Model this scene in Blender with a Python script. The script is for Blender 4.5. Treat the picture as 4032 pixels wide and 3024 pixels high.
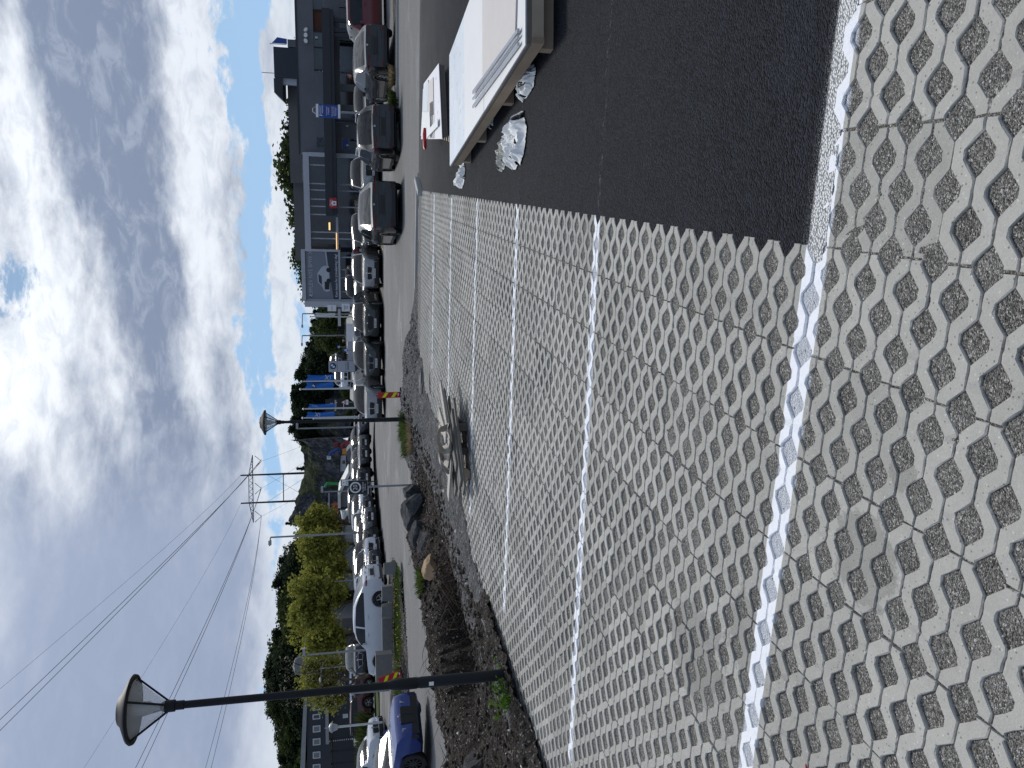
import bpy, math, random
import numpy as np
from mathutils import Vector, Matrix
R = math.radians
random.seed(7); rng = np.random.default_rng(11)
for o in list(bpy.data.objects): bpy.data.objects.remove(o)
S = bpy.context.scene
COL = S.collection

# ------------------------------------------------------------------ camera
CH, PITCH, ROLL, F = 1.686, 0.20772, -0.01476, 3050.0      # eye height, pitch, roll, focal length in pixels of the 4032 px photo
_f = Vector((0, math.cos(PITCH), -math.sin(PITCH))); _u = Vector((0, math.sin(PITCH), math.cos(PITCH))); _r = Vector((1, 0, 0))
RR = _r*math.cos(ROLL) + _u*math.sin(ROLL); UU = -_r*math.sin(ROLL) + _u*math.cos(ROLL)
cam = bpy.data.cameras.new('camera'); co = bpy.data.objects.new('camera', cam); COL.objects.link(co)
cam.sensor_fit = 'HORIZONTAL'; cam.sensor_width = 36; cam.lens = F/4032*36; cam.clip_end = 4000; cam.clip_start = 0.05
M = Matrix.Identity(4)
M.col[0] = (*(-UU), 0); M.col[1] = (*RR, 0); M.col[2] = (*(-_f), 0); M.col[3] = (0, 0, CH, 1)   # the phone was held on its side
co.matrix_world = M; S.camera = co

def ray(V, U): return _f + RR*((U-1512)/F) - UU*((V-2016)/F)
def at(V, U, Y):
    d = ray(V, U); return Vector((0, 0, CH)) + d*(Y/d.y)
def gz(V, U, z=0.0):
    d = ray(V, U); return Vector((0, 0, CH)) + d*((z-CH)/d.z)
def ang(V, U):
    d = ray(V, U).normalized(); return math.atan2(d.x, d.y), math.asin(d.z)

# ------------------------------------------------------------------ node helpers
class NT:
    def __init__(s, tree): s.t = tree; s.n = tree.nodes; s.l = tree.links
    def add(s, typ, **kw):
        n = s.n.new(typ)
        for k, v in kw.items(): setattr(n, k, v)
        return n
    def put(s, sock, v):
        if isinstance(v, bpy.types.NodeSocket): s.l.new(v, sock)
        elif v is not None: sock.default_value = v
    def m(s, op, a, b=None, c=None, clamp=False):
        n = s.add('ShaderNodeMath', operation=op); n.use_clamp = clamp
        s.put(n.inputs[0], a)
        if b is not None: s.put(n.inputs[1], b)
        if c is not None: s.put(n.inputs[2], c)
        return n.outputs[0]
    def vm(s, op, a, b=None):
        n = s.add('ShaderNodeVectorMath', operation=op); s.put(n.inputs[0], a)
        if b is not None: s.put(n.inputs[1], b)
        return n.outputs['Value'] if op in ('DOT_PRODUCT', 'LENGTH') else n.outputs[0]
    def noise(s, vec, scale, detail=4, rough=.55, dist=0, out='Fac', lac=2.0):
        n = s.add('ShaderNodeTexNoise'); s.put(n.inputs['Vector'], vec); n.inputs['Scale'].default_value = scale
        n.inputs['Detail'].default_value = detail; n.inputs['Roughness'].default_value = rough; n.inputs['Distortion'].default_value = dist
        return n.outputs[out]
    def vor(s, vec, scale, feat='F1', out='Distance', rand=1.0):
        n = s.add('ShaderNodeTexVoronoi', feature=feat); s.put(n.inputs['Vector'], vec); n.inputs['Scale'].default_value = scale
        n.inputs['Randomness'].default_value = rand
        return n.outputs[out]
    def ramp(s, fac, stops, interp='LINEAR'):
        n = s.add('ShaderNodeValToRGB'); s.put(n.inputs[0], fac); e = n.color_ramp.elements; n.color_ramp.interpolation = interp
        while len(e) < len(stops): e.new(.5)
        for i, (p, c) in enumerate(stops):
            e[i].position = p; e[i].color = (*c, 1) if isinstance(c, tuple) else (c, c, c, 1)
        return n.outputs[0]
    def mix(s, fac, a, b, mode='MIX'):
        n = s.add('ShaderNodeMix', data_type='RGBA', blend_type=mode); s.put(n.inputs[0], fac)
        s.put(n.inputs[6], (*a, 1) if isinstance(a, tuple) and len(a) == 3 else a); s.put(n.inputs[7], (*b, 1) if isinstance(b, tuple) and len(b) == 3 else b)
        return n.outputs[2]
    def smooth(s, v, a, b):
        n = s.add('ShaderNodeMapRange', interpolation_type='SMOOTHSTEP'); s.put(n.inputs[0], v)
        n.inputs[1].default_value = a; n.inputs[2].default_value = b
        return n.outputs[0]

MATS = {}
def newmat(name):
    m = bpy.data.materials.new(name); m.use_nodes = True; nt = NT(m.node_tree); b = nt.n['Principled BSDF']; MATS[name] = m
    return m, nt, b
def mat(name, col, rough=.6, metal=0, var=.12, scale=3.0, bump=0, bscale=20, coat=0, spec=None, alpha=None):
    """plain procedural material: a base colour with a soft mottling in object space and optional bump"""
    if name in MATS: return MATS[name]
    m, nt, b = newmat(name)
    tc = nt.add('ShaderNodeTexCoord').outputs['Object']
    n = nt.noise(tc, scale, 5, .6)
    k = nt.m('MULTIPLY_ADD', n, 2*var, 1-var)
    c = nt.mix(1.0, (*col,), nt.add('ShaderNodeCombineColor').outputs[0], 'MULTIPLY')
    cc = nt.n[-1] if False else None
    comb = c.node.inputs[7].links[0].from_node
    for i in range(3): nt.put(comb.inputs[i], k)
    nt.put(b.inputs['Base Color'], c)
    b.inputs['Roughness'].default_value = rough; b.inputs['Metallic'].default_value = metal
    if coat: b.inputs['Coat Weight'].default_value = coat; b.inputs['Coat Roughness'].default_value = .04
    if spec is not None: b.inputs['Specular IOR Level'].default_value = spec
    if bump:
        bn = nt.add('ShaderNodeBump'); bn.inputs['Strength'].default_value = 1; bn.inputs['Distance'].default_value = bump
        nt.put(bn.inputs['Height'], nt.noise(tc, bscale, 6, .65)); nt.put(b.inputs['Normal'], bn.outputs[0])
    return m
def emis(name, col, st):
    m, nt, b = newmat(name); b.inputs['Base Color'].default_value = (*col, 1); b.inputs['Emission Color'].default_value = (*col, 1); b.inputs['Emission Strength'].default_value = st
    return m

# ------------------------------------------------------------------ world: clear blue sky with cloud layers, sun behind thin cloud
SUN_EL, SUN_AZ = R(46), R(4)
W = bpy.data.worlds.new('World'); S.world = W; W.use_nodes = True
wt = NT(W.node_tree); bg = wt.n['Background']
sky = wt.add('ShaderNodeTexSky', sky_type='NISHITA'); sky.sun_disc = False; sky.sun_elevation = SUN_EL; sky.sun_rotation = SUN_AZ
sky.air_density = 1.2; sky.dust_density = .6; sky.ozone_density = 1.5
D = wt.add('ShaderNodeTexCoord').outputs['Generated']
sep = wt.add('ShaderNodeSeparateXYZ'); wt.put(sep.inputs[0], D); dx, dy, dz = sep.outputs
az = wt.m('MULTIPLY', wt.m('ARCTAN2', dx, dy), 57.2958)
el = wt.m('MULTIPLY', wt.m('ARCSINE', dz), 57.2958)
zz = wt.m('ADD', wt.m('MAXIMUM', dz, 0.0), 0.16)
cv = wt.add('ShaderNodeCombineXYZ'); wt.put(cv.inputs[0], wt.m('DIVIDE', dx, zz)); wt.put(cv.inputs[1], wt.m('DIVIDE', dy, zz)); cv.inputs[2].default_value = 3.7
pl = cv.outputs[0]
cv2 = wt.add('ShaderNodeCombineXYZ'); wt.put(cv2.inputs[0], wt.m('MULTIPLY', az, .06)); wt.put(cv2.inputs[1], wt.m('MULTIPLY', el, .14)); cv2.inputs[2].default_value = 1.3
an = cv2.outputs[0]
n_pl = wt.noise(pl, 1.6, 8, .58, .5)
n_an = wt.noise(an, 1.15, 9, .58, .35)
n_fine = wt.noise(an, 3.6, 8, .62, .8)
nz = wt.m('ADD', wt.m('MULTIPLY', n_an, .62), wt.m('MULTIPLY', n_fine, .38))
# warp the layout a little so that blobs do not read as blobs
wv = wt.add('ShaderNodeSeparateColor'); wt.put(wv.inputs[0], wt.noise(an, 2.2, 7, .62, 0, 'Color'))
azw = wt.m('ADD', az, wt.m('MULTIPLY', wt.m('SUBTRACT', wv.outputs[0], .5), 11))
elw = wt.m('ADD', el, wt.m('MULTIPLY', wt.m('SUBTRACT', wv.outputs[1], .5), 4.2))
def blob(a0, e0, sa, se, w, tilt=0, p=2):
    a = wt.m('SUBTRACT', azw, a0); e = wt.m('SUBTRACT', elw, e0)
    if tilt: e = wt.m('SUBTRACT', e, wt.m('MULTIPLY', a, tilt))
    r2 = wt.m('ADD', wt.m('POWER', wt.m('ABSOLUTE', wt.m('DIVIDE', a, sa)), p), wt.m('POWER', wt.m('ABSOLUTE', wt.m('DIVIDE', e, se)), p))
    return wt.m('MULTIPLY', wt.m('EXPONENT', wt.m('MULTIPLY', r2, -1)), w)
def total(lst, base):
    acc = base
    for b_ in lst: acc = wt.m('ADD', acc, blob(*b_))
    return acc
# how much cloud there is: a clear strip low in the right half, small holes higher up
cover = total([(20, 6.1, 21, 1.15, -.82, 0, 2), (4.5, 7.0, 5, 1.2, -.65), (6.8, 20.4, 3.2, 1.5, -.46), (23, 13.3, 2.5, .7, -.5), (-6, 5.2, 6, .8, -.45), (-12, 3.3, 8, .6, -.25),
               (3, 2.6, 8, .9, -.30), (12, 2.4, 9, .9, -.1), (17, 4.6, 18, .75, .42), (-14, 14, 16, 8, .9), (16, 15, 13, 6, .9), (3, 12, 9, 5, .7)], .30)
cmask = wt.smooth(wt.m('ADD', cover, wt.m('ADD', wt.m('MULTIPLY', wt.m('SUBTRACT', n_fine, .5), 1.7), wt.m('MULTIPLY', wt.m('SUBTRACT', wt.noise(an, 9, 7, .62, .5), .5), 1.1))), -.02, .34)
# grey undersides of the big clouds
dark = total([(20, 14.9, 12, 3.2, 1.3, .03, 3), (10.5, 13.4, 5, 1.5, .85, .10), (5, 12.2, 4, 1.6, .35), (-17, 14.0, 14, 8.0, .80, 0, 3), (-24, 20, 9, 5, .2), (-1.5, 11.5, 5.5, 2.6, .45), (-12, 7.8, 15, 1.0, .25), (24, 21.8, 5, 1.6, .8),
              (10, 18.8, 8, 1.5, -.55), (19, 19.6, 6, .9, -.35), (0, 20, 5, 3, -.45), (19, 9.6, 18, 1.7, -.40), (0, 3.0, 60, 2.6, -.60), (-10, 5.4, 9, 1.0, -.2)], .31)
puff = wt.noise(an, 2.6, 9, .60, .25); puff2 = wt.noise(an, 7.5, 7, .62, .4)
fluff = wt.m('ADD', wt.m('MULTIPLY', wt.m('SUBTRACT', puff, .5), 2.2), wt.m('MULTIPLY', wt.m('SUBTRACT', puff2, .5), .9))
calm = wt.smooth(az, -1, -12)      # the cloud bank on the left is smooth, the rest is ragged
fl2 = wt.m('MULTIPLY', fluff, wt.m('MULTIPLY_ADD', calm, -.72, 1.0))
dk = wt.smooth(wt.m('ADD', dark, fl2), -.2, 1.15)
white = wt.mix(wt.smooth(el, 0, 10), (.72, .77, .83), (.81, .85, .91))
ccol = wt.mix(dk, white, wt.mix(calm, (.225, .275, .385), (.315, .375, .51)))
ccol = wt.mix(wt.m('MULTIPLY', wt.smooth(wt.noise(an, 6, 6, .65, .6), .46, .66), wt.m('MULTIPLY_ADD', calm, -.34, .42)), ccol, (.46, .53, .64))
# brighter glow where the sun stands behind the cloud
sd = (math.sin(SUN_AZ)*math.cos(SUN_EL), math.cos(SUN_AZ)*math.cos(SUN_EL), math.sin(SUN_EL))
cosg = wt.vm('DOT_PRODUCT', D, sd)
glow = wt.m('POWER', wt.m('MAXIMUM', cosg, 0.0), 9)
ccol = wt.mix(1.0, ccol, wt.mix(glow, (.90, .91, .93), (1.45, 1.42, 1.36)), 'MULTIPLY')
ccol = wt.mix(1.0, ccol, wt.mix(wt.smooth(cosg, .30, .82), (.52, .58, .68), (1, 1, 1)), 'MULTIPLY')   # clouds away from the sun are dimmer
skyc = wt.mix(1.0, sky.outputs[0], (.050, .060, .066), 'MULTIPLY')
skyc = wt.mix(wt.smooth(el, 26, -2), skyc, (.33, .53, .82))
final = wt.mix(cmask, skyc, ccol)
wt.put(bg.inputs['Color'], final); bg.inputs['Strength'].default_value = 1.0

sun = bpy.data.lights.new('sun', 'SUN'); sun.energy = 2.05; sun.angle = R(11); sun.color = (1, .95, .88)
so = bpy.data.objects.new('sun', sun); COL.objects.link(so)
so.rotation_euler = Vector(sd).to_track_quat('Z', 'Y').to_euler()
S.view_settings.view_transform = 'Standard'; S.view_settings.look = 'None'; S.view_settings.exposure = 0.15; S.view_settings.gamma = 1.0
S.render.engine = 'CYCLES'
try: S.cycles.max_bounces = 5; S.cycles.transparent_max_bounces = 8; S.cycles.use_denoising = True
except Exception: pass

# ------------------------------------------------------------------ mesh helpers
class MB:
    def __init__(s): s.v = []; s.f = []
    def add(s, vs, fs):
        k = len(s.v); s.v += [tuple(p) for p in vs]; s.f += [tuple(i+k for i in f) for f in fs]; return s
    def box(s, x0, x1, y0, y1, z0, z1, M=None, top=1.0, topy=None):
        cx, cy = (x0+x1)/2, (y0+y1)/2; ty = top if topy is None else topy
        vs = []
        for z, kx, ky in ((z0, 1, 1), (z1, top, ty)):
            for x, y in ((x0, y0), (x1, y0), (x1, y1), (x0, y1)): vs.append(Vector((cx+(x-cx)*kx, cy+(y-cy)*ky, z)))
        if M is not None: vs = [M @ p for p in vs]
        return s.add(vs, [(0, 3, 2, 1), (4, 5, 6, 7), (0, 1, 5, 4), (1, 2, 6, 5), (2, 3, 7, 6), (3, 0, 4, 7)])
    def tube(s, pts, rad, n=8, cap=True):
        pts = [Vector(p) for p in pts]; m = len(pts)
        if not hasattr(rad, '__len__'): rad = [rad]*m
        ref = Vector((0, 0, 1)); rings = []
        for i, p in enumerate(pts):
            t = (pts[min(i+1, m-1)]-pts[max(i-1, 0)]).normalized()
            a = t.cross(ref if abs(t.z) < .95 else Vector((1, 0, 0))).normalized(); b = t.cross(a)
            rings.append([p+(a*math.cos(2*math.pi*j/n)+b*math.sin(2*math.pi*j/n))*rad[i] for j in range(n)])
        vs = [q for r in rings for q in r]; fs = []
        for i in range(m-1):
            for j in range(n): fs.append((i*n+j, i*n+(j+1) % n, (i+1)*n+(j+1) % n, (i+1)*n+j))
        if cap: fs += [tuple(range(n)), tuple(range((m-1)*n, m*n))[::-1]]
        return s.add(vs, fs)
    def lathe(s, prof, n=24, c=(0, 0, 0), cap=True):
        vs = []; fs = []
        for r, z in prof:
            for j in range(n): vs.append((c[0]+r*math.cos(2*math.pi*j/n), c[1]+r*math.sin(2*math.pi*j/n), c[2]+z))
        for i in range(len(prof)-1):
            for j in range(n): fs.append((i*n+j, i*n+(j+1) % n, (i+1)*n+(j+1) % n, (i+1)*n+j))
        if cap: fs += [tuple(range(n))[::-1], tuple(range((len(prof)-1)*n, len(prof)*n))]
        return s.add(vs, fs)
    def prism(s, poly, h0, h1, M=None):
        """polygon in the xz plane pushed along y from h0 to h1"""
        n = len(poly); vs = [Vector((x, h0, z)) for x, z in poly]+[Vector((x, h1, z)) for x, z in poly]
        if M is not None: vs = [M @ p for p in vs]
        return s.add(vs, [tuple(range(n)), tuple(range(2*n-1, n-1, -1))]+[(i, (i+1) % n+0, (i+1) % n+n, i+n)[::-1] for i in range(n)])
    def slab(s, poly, z0, z1):
        n = len(poly); vs = [(p[0], p[1], z0) for p in poly]+[(p[0], p[1], z1) for p in poly]
        return s.add(vs, [tuple(range(n))[::-1], tuple(range(n, 2*n))]+[(i, (i+1) % n, (i+1) % n+n, i+n) for i in range(n)])
    def build(s, name, m, parent=None, smooth=False, loc=None, sharp=35):
        me = bpy.data.meshes.new(name); me.from_pydata(s.v, [], s.f); me.update()
        return link(name, me, m, parent, smooth, loc, sharp)
def link(name, me, m, parent=None, smooth=False, loc=None, sharp=35):
    if m is not None and not me.materials: me.materials.append(MATS[m] if isinstance(m, str) else m)
    if smooth:
        me.polygons.foreach_set('use_smooth', [True]*len(me.polygons))
        try: me.set_sharp_from_angle(angle=R(sharp))
        except Exception: pass
    o = bpy.data.objects.new(name, me); COL.objects.link(o)
    if parent is not None: o.parent = parent
    if loc is not None: o.location = loc
    return o
def npmesh(name, V, Fq, m, parent=None, smooth=False, k=4):
    me = bpy.data.meshes.new(name); V = np.asarray(V, np.float32); Fq = np.asarray(Fq, np.int32)
    me.vertices.add(len(V)); me.vertices.foreach_set('co', V.ravel())
    me.loops.add(Fq.size); me.loops.foreach_set('vertex_index', Fq.ravel())
    me.polygons.add(len(Fq)); me.polygons.foreach_set('loop_start', np.arange(0, Fq.size, k, dtype=np.int32))
    try: me.polygons.foreach_set('loop_total', np.full(len(Fq), k, np.int32))
    except Exception: pass
    me.update(calc_edges=True); me.validate()
    return link(name, me, m, parent, smooth)
def tag(o, label=None, cat=None, group=None, kind=None):
    if label: o['label'] = label
    if cat: o['category'] = cat
    if group: o['group'] = group
    if kind: o['kind'] = kind
    return o
def empty(name, loc, rz=0, **kw):
    o = bpy.data.objects.new(name, None); COL.objects.link(o); o.location = loc; o.rotation_euler = (0, 0, rz); o.empty_display_size = .2
    return tag(o, **kw)
def kids(o): return [c for c in bpy.data.objects if c.parent == o]
def copy_tree(o, parent=None):
    c = o.copy(); COL.objects.link(c)
    if parent is not None: c.parent = parent
    for ch in kids(o): copy_tree(ch, c)
    return c
def text(name, body, size, m, parent, loc, rot, align='CENTER', depth=.004, sx=1.0):
    cu = bpy.data.curves.new(name, 'FONT'); cu.body = body; cu.size = size; cu.extrude = depth; cu.align_x = align; cu.align_y = 'CENTER'; cu.resolution_u = 3
    t = bpy.data.objects.new('tmp', cu); COL.objects.link(t); bpy.context.view_layer.update()
    me = bpy.data.meshes.new_from_object(t.evaluated_get(bpy.context.evaluated_depsgraph_get())); bpy.data.objects.remove(t)
    o = link(name, me, m, parent); o.location = loc; o.rotation_euler = rot; o.scale = (sx, 1, 1)
    return o

# value noise for shaping
_tab = np.random.default_rng(5).random((256, 256))
def vnoise(x, y):
    xi = np.floor(x).astype(int); yi = np.floor(y).astype(int); fx = x-xi; fy = y-yi
    fx = fx*fx*(3-2*fx); fy = fy*fy*(3-2*fy); g = lambda a, b: _tab[a & 255, b & 255]
    return (g(xi, yi)*(1-fx)+g(xi+1, yi)*fx)*(1-fy)+(g(xi, yi+1)*(1-fx)+g(xi+1, yi+1)*fx)*fy
def fbm(x, y, o=4, g=.5):
    x = np.asarray(x, float); y = np.asarray(y, float); s = 0; a = 1; t = 0
    for i in range(o): s = s+a*vnoise(x*2**i+17*i, y*2**i+31*i); t += a; a *= g
    return s/t
def sstep(t): t = np.clip(t, 0, 1); return t*t*(3-2*t)

# ------------------------------------------------------------------ ground heights; (a, b) = along / away from the edge of the paving
E0 = np.array([0.5177, 2.6467]); AN = .25551
ev = np.array([math.sin(AN), math.cos(AN)]); lv = np.array([-ev[1], ev[0]])
def W2(a, b): return E0 + ev*a + lv*b
def AB(x, y): dx_ = x-E0[0]; dy_ = y-E0[1]; return dx_*ev[0]+dy_*ev[1], dx_*lv[0]+dy_*lv[1]
def zg(x, y):
    x = np.asarray(x, float); y = np.asarray(y, float); a, b = AB(x, y)
    d = np.maximum((b-5.2)/4.0, (a-15.5)/6.5)
    z = -.45*sstep(d)
    left = sstep((-x+1)/6)
    z = z + (.20+.13*left)*sstep((y-32.5)/6) + .12*sstep((y-44)/10)
    return z
def zgf(x, y): return float(zg(x, y))

# ------------------------------------------------------------------ ground materials
def m_asphalt(name, c0, c1, bright=.0, speck=.0, coarse=130, bump=.004, streak=.25, paint=None):
    m, nt, b = newmat(name); P = nt.add('ShaderNodeNewGeometry').outputs['Position']
    v = nt.vor(P, coarse, out='Color'); sc = nt.add('ShaderNodeSeparateColor'); nt.put(sc.inputs[0], v)
    d = nt.vor(P, coarse)
    big = nt.noise(P, .35, 5, .6, .6); mid = nt.noise(P, 6, 4, .6)
    st = nt.add('ShaderNodeMapping'); nt.put(st.inputs[0], P); st.inputs['Scale'].default_value = (.06, .9, 1); st.inputs['Rotation'].default_value = (0, 0, R(-12))
    strk = nt.noise(st.outputs[0], 1.4, 6, .65)
    f = nt.m('ADD', nt.m('MULTIPLY', sc.outputs[0], .45), nt.m('ADD', nt.m('MULTIPLY', mid, .25), nt.m('MULTIPLY', strk, streak)))
    col = nt.ramp(f, [(.2, c0), (.75, c1)])
    if speck: col = nt.mix(nt.m('MULTIPLY', nt.m('GREATER_THAN', sc.outputs[1], 1-speck), .8), col, (.34, .33, .31))
    col = nt.mix(nt.m('MULTIPLY', nt.smooth(big, .5, .75), .5), col, tuple(min(1, c*1.9) for c in c1))
    if paint: col = paint(nt, P, col, d)
    nt.put(b.inputs['Base Color'], col); b.inputs['Roughness'].default_value = .85; b.inputs['Specular IOR Level'].default_value = .22
    bn = nt.add('ShaderNodeBump'); bn.inputs['Strength'].default_value = .9; bn.inputs['Distance'].default_value = bump
    nt.put(bn.inputs['Height'], nt.m('ADD', nt.m('MULTIPLY', d, -1), nt.m('MULTIPLY', sc.outputs[2], .6))); nt.put(b.inputs['Normal'], bn.outputs[0])
    return m
LINES = [(tuple(W2(-.082, 3.0)), tuple(W2(-.112, -1.3)), .064), ((-3.02, 5.98), (1.15, 5.08), .058), ((-2.6, 8.65), (1.81, 7.6), .058), ((-1.9, 11.09), (2.46, 10.06), .058),
         ((-.9, 13.62), (3.12, 12.58), .058), ((.35, 15.98), (3.78, 15.13), .058)]
def linemask(nt, P, lines, soft=.006, wob=.02):
    sp = nt.add('ShaderNodeSeparateXYZ'); nt.put(sp.inputs[0], P); x, y = sp.outputs[0], sp.outputs[1]
    nn = nt.m('MULTIPLY', nt.m('SUBTRACT', nt.noise(P, 9, 5, .7), .5), wob*2)
    acc = None
    for (p, q_, hw) in lines:
        p = np.array(p); q_ = np.array(q_); t = (q_-p); L = np.hypot(*t); t = t/L; n = np.array([-t[1], t[0]])
        dd = nt.m('ABSOLUTE', nt.m('ADD', nt.m('MULTIPLY', x, n[0]), nt.m('MULTIPLY_ADD', y, n[1], -float(n@p))))
        s = nt.m('ADD', nt.m('MULTIPLY', x, t[0]), nt.m('MULTIPLY_ADD', y, t[1], -float(t@p)))
        dd = nt.m('ADD', dd, nn)
        mk = nt.smooth(dd, hw+soft, hw-soft)
        e_ = nt.m('MULTIPLY', nt.smooth(s, -.02, .02), nt.smooth(s, L+.02, L-.02))
        mk = nt.m('MULTIPLY', mk, e_); acc = mk if acc is None else nt.m('MAXIMUM', acc, mk)
    return acc

# paving stone
m, nt, b = newmat('concrete_paver'); P = nt.add('ShaderNodeNewGeometry').outputs['Position']; oi = nt.add('ShaderNodeObjectInfo').outputs['Random']
nb = nt.noise(P, 5, 5, .6); nf = nt.noise(P, 160, 4, .7); nm = nt.noise(P, 32, 5, .7)
f = nt.m('ADD', nt.m('MULTIPLY', oi, .22), nt.m('ADD', nt.m('MULTIPLY', nb, .30), nt.m('ADD', nt.m('MULTIPLY', nf, .44), nt.m('MULTIPLY', nm, .2))))
col = nt.ramp(f, [(.28, (.205, .200, .182)), (.5, (.33, .324, .30)), (.76, (.45, .44, .408))])
spots = nt.vor(P, 95, out='Color'); ss = nt.add('ShaderNodeSeparateColor'); nt.put(ss.inputs[0], spots); sd_ = nt.vor(P, 95)
col = nt.mix(nt.m('MULTIPLY', nt.m('MULTIPLY', nt.m('GREATER_THAN', ss.outputs[0], .86), nt.smooth(sd_, .42, .2)), .75), col, (.12, .115, .10))
col = nt.mix(nt.m('MULTIPLY', nt.m('MULTIPLY', nt.m('GREATER_THAN', ss.outputs[1], .93), nt.smooth(sd_, .4, .2)), .7), col, (.60, .59, .56))
# sand trodden over the stones in patches
sp = nt.add('ShaderNodeSeparateXYZ'); nt.put(sp.inputs[0], P)
def spot(nt, sp, x0, y0, r, w):
    dx_ = nt.m('SUBTRACT', sp.outputs[0], x0); dy_ = nt.m('SUBTRACT', sp.outputs[1], y0)
    return nt.m('MULTIPLY', nt.m('EXPONENT', nt.m('MULTIPLY', nt.m('ADD', nt.m('POWER', nt.m('ABSOLUTE', dx_), 2), nt.m('POWER', nt.m('ABSOLUTE', dy_), 2)), -1/r**2)), w)
def sandmask(nt, sp, P):
    base = nt.m('ADD', nt.m('ADD', spot(nt, sp, -.60, 2.30, .15, .8), spot(nt, sp, -1.35, 3.65, .24, .8)), nt.m('ADD', spot(nt, sp, -.30, 2.12, .07, .6), spot(nt, sp, -1.1, 3.1, .18, .62)))
    return nt.smooth(nt.m('ADD', nt.m('ADD', base, nt.m('MULTIPLY', nt.noise(P, 1.1, 3, .6), .5)), nt.m('MULTIPLY', nt.noise(P, 11, 7, .72), .95)), .97, 1.01)
sm = sandmask(nt, sp, P)
sandc = nt.ramp(nt.noise(P, 190, 3, .7), [(.35, (.10, .097, .088)), (.55, (.20, .194, .18)), (.72, (.33, .32, .30))])
col = nt.mix(nt.m('MULTIPLY', sm, .5), col, sandc)
pm = linemask(nt, P, LINES, .003, .005)
ptex = nt.ramp(nt.noise(P, 60, 5, .7), [(.25, (.70, .72, .76)), (.5, (.82, .84, .88))])
worn = nt.smooth(nt.noise(P, 26, 5, .75), .25, .40)
col = nt.mix(nt.m('MULTIPLY', pm, nt.m('MULTIPLY_ADD', worn, .3, .7)), col, ptex)
nt.put(b.inputs['Base Color'], col); b.inputs['Roughness'].default_value = .88; b.inputs['Specular IOR Level'].default_value = .3
bn = nt.add('ShaderNodeBump'); bn.inputs['Strength'].default_value = .8; bn.inputs['Distance'].default_value = .0016
nt.put(bn.inputs['Height'], nt.m('ADD', nf, nt.m('MULTIPLY', nm, .8))); nt.put(b.inputs['Normal'], bn.outputs[0])

# gravel in the openings
m, nt, b = newmat('infill_gravel'); P = nt.add('ShaderNodeNewGeometry').outputs['Position']
v = nt.vor(P, 210, out='Color'); sc = nt.add('ShaderNodeSeparateColor'); nt.put(sc.inputs[0], v); d = nt.vor(P, 210); v2 = nt.vor(P, 90, out='Color'); sc2 = nt.add('ShaderNodeSeparateColor'); nt.put(sc2.inputs[0], v2); d2 = nt.vor(P, 90)
col = nt.ramp(nt.m('ADD', nt.m('MULTIPLY', sc.outputs[0], .6), nt.m('MULTIPLY', nt.noise(P, 8, 4, .6), .4)), [(.2, (.055, .053, .048)), (.5, (.165, .160, .148)), (.8, (.32, .31, .29))])
col = nt.mix(nt.m('MULTIPLY', nt.m('GREATER_THAN', sc.outputs[1], .92), .9), col, (.50, .485, .455))
col = nt.mix(nt.m('MULTIPLY', nt.m('MULTIPLY', nt.m('GREATER_THAN', sc2.outputs[1], .945), nt.smooth(d2, .5, .35)), .9), col, (.55, .53, .49))
pm = linemask(nt, P, LINES, .012, .012)
col = nt.mix(nt.m('MULTIPLY', pm, nt.m('MULTIPLY_ADD', nt.smooth(nt.noise(P, 150, 3, .7), .4, .6), .32, .68)), col, (.70, .735, .80))
nt.put(b.inputs['Base Color'], col); b.inputs['Roughness'].default_value = .95; b.inputs['Specular IOR Level'].default_value = .25
bn = nt.add('ShaderNodeBump'); bn.inputs['Strength'].default_value = 1; bn.inputs['Distance'].default_value = .006
nt.put(bn.inputs['Height'], nt.m('ADD', nt.m('MULTIPLY', d, -1.2), nt.m('ADD', nt.m('MULTIPLY', d2, -1), nt.m('MULTIPLY', nt.noise(P, 25, 4, .6), 2)))); nt.put(b.inputs['Normal'], bn.outputs[0])

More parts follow.
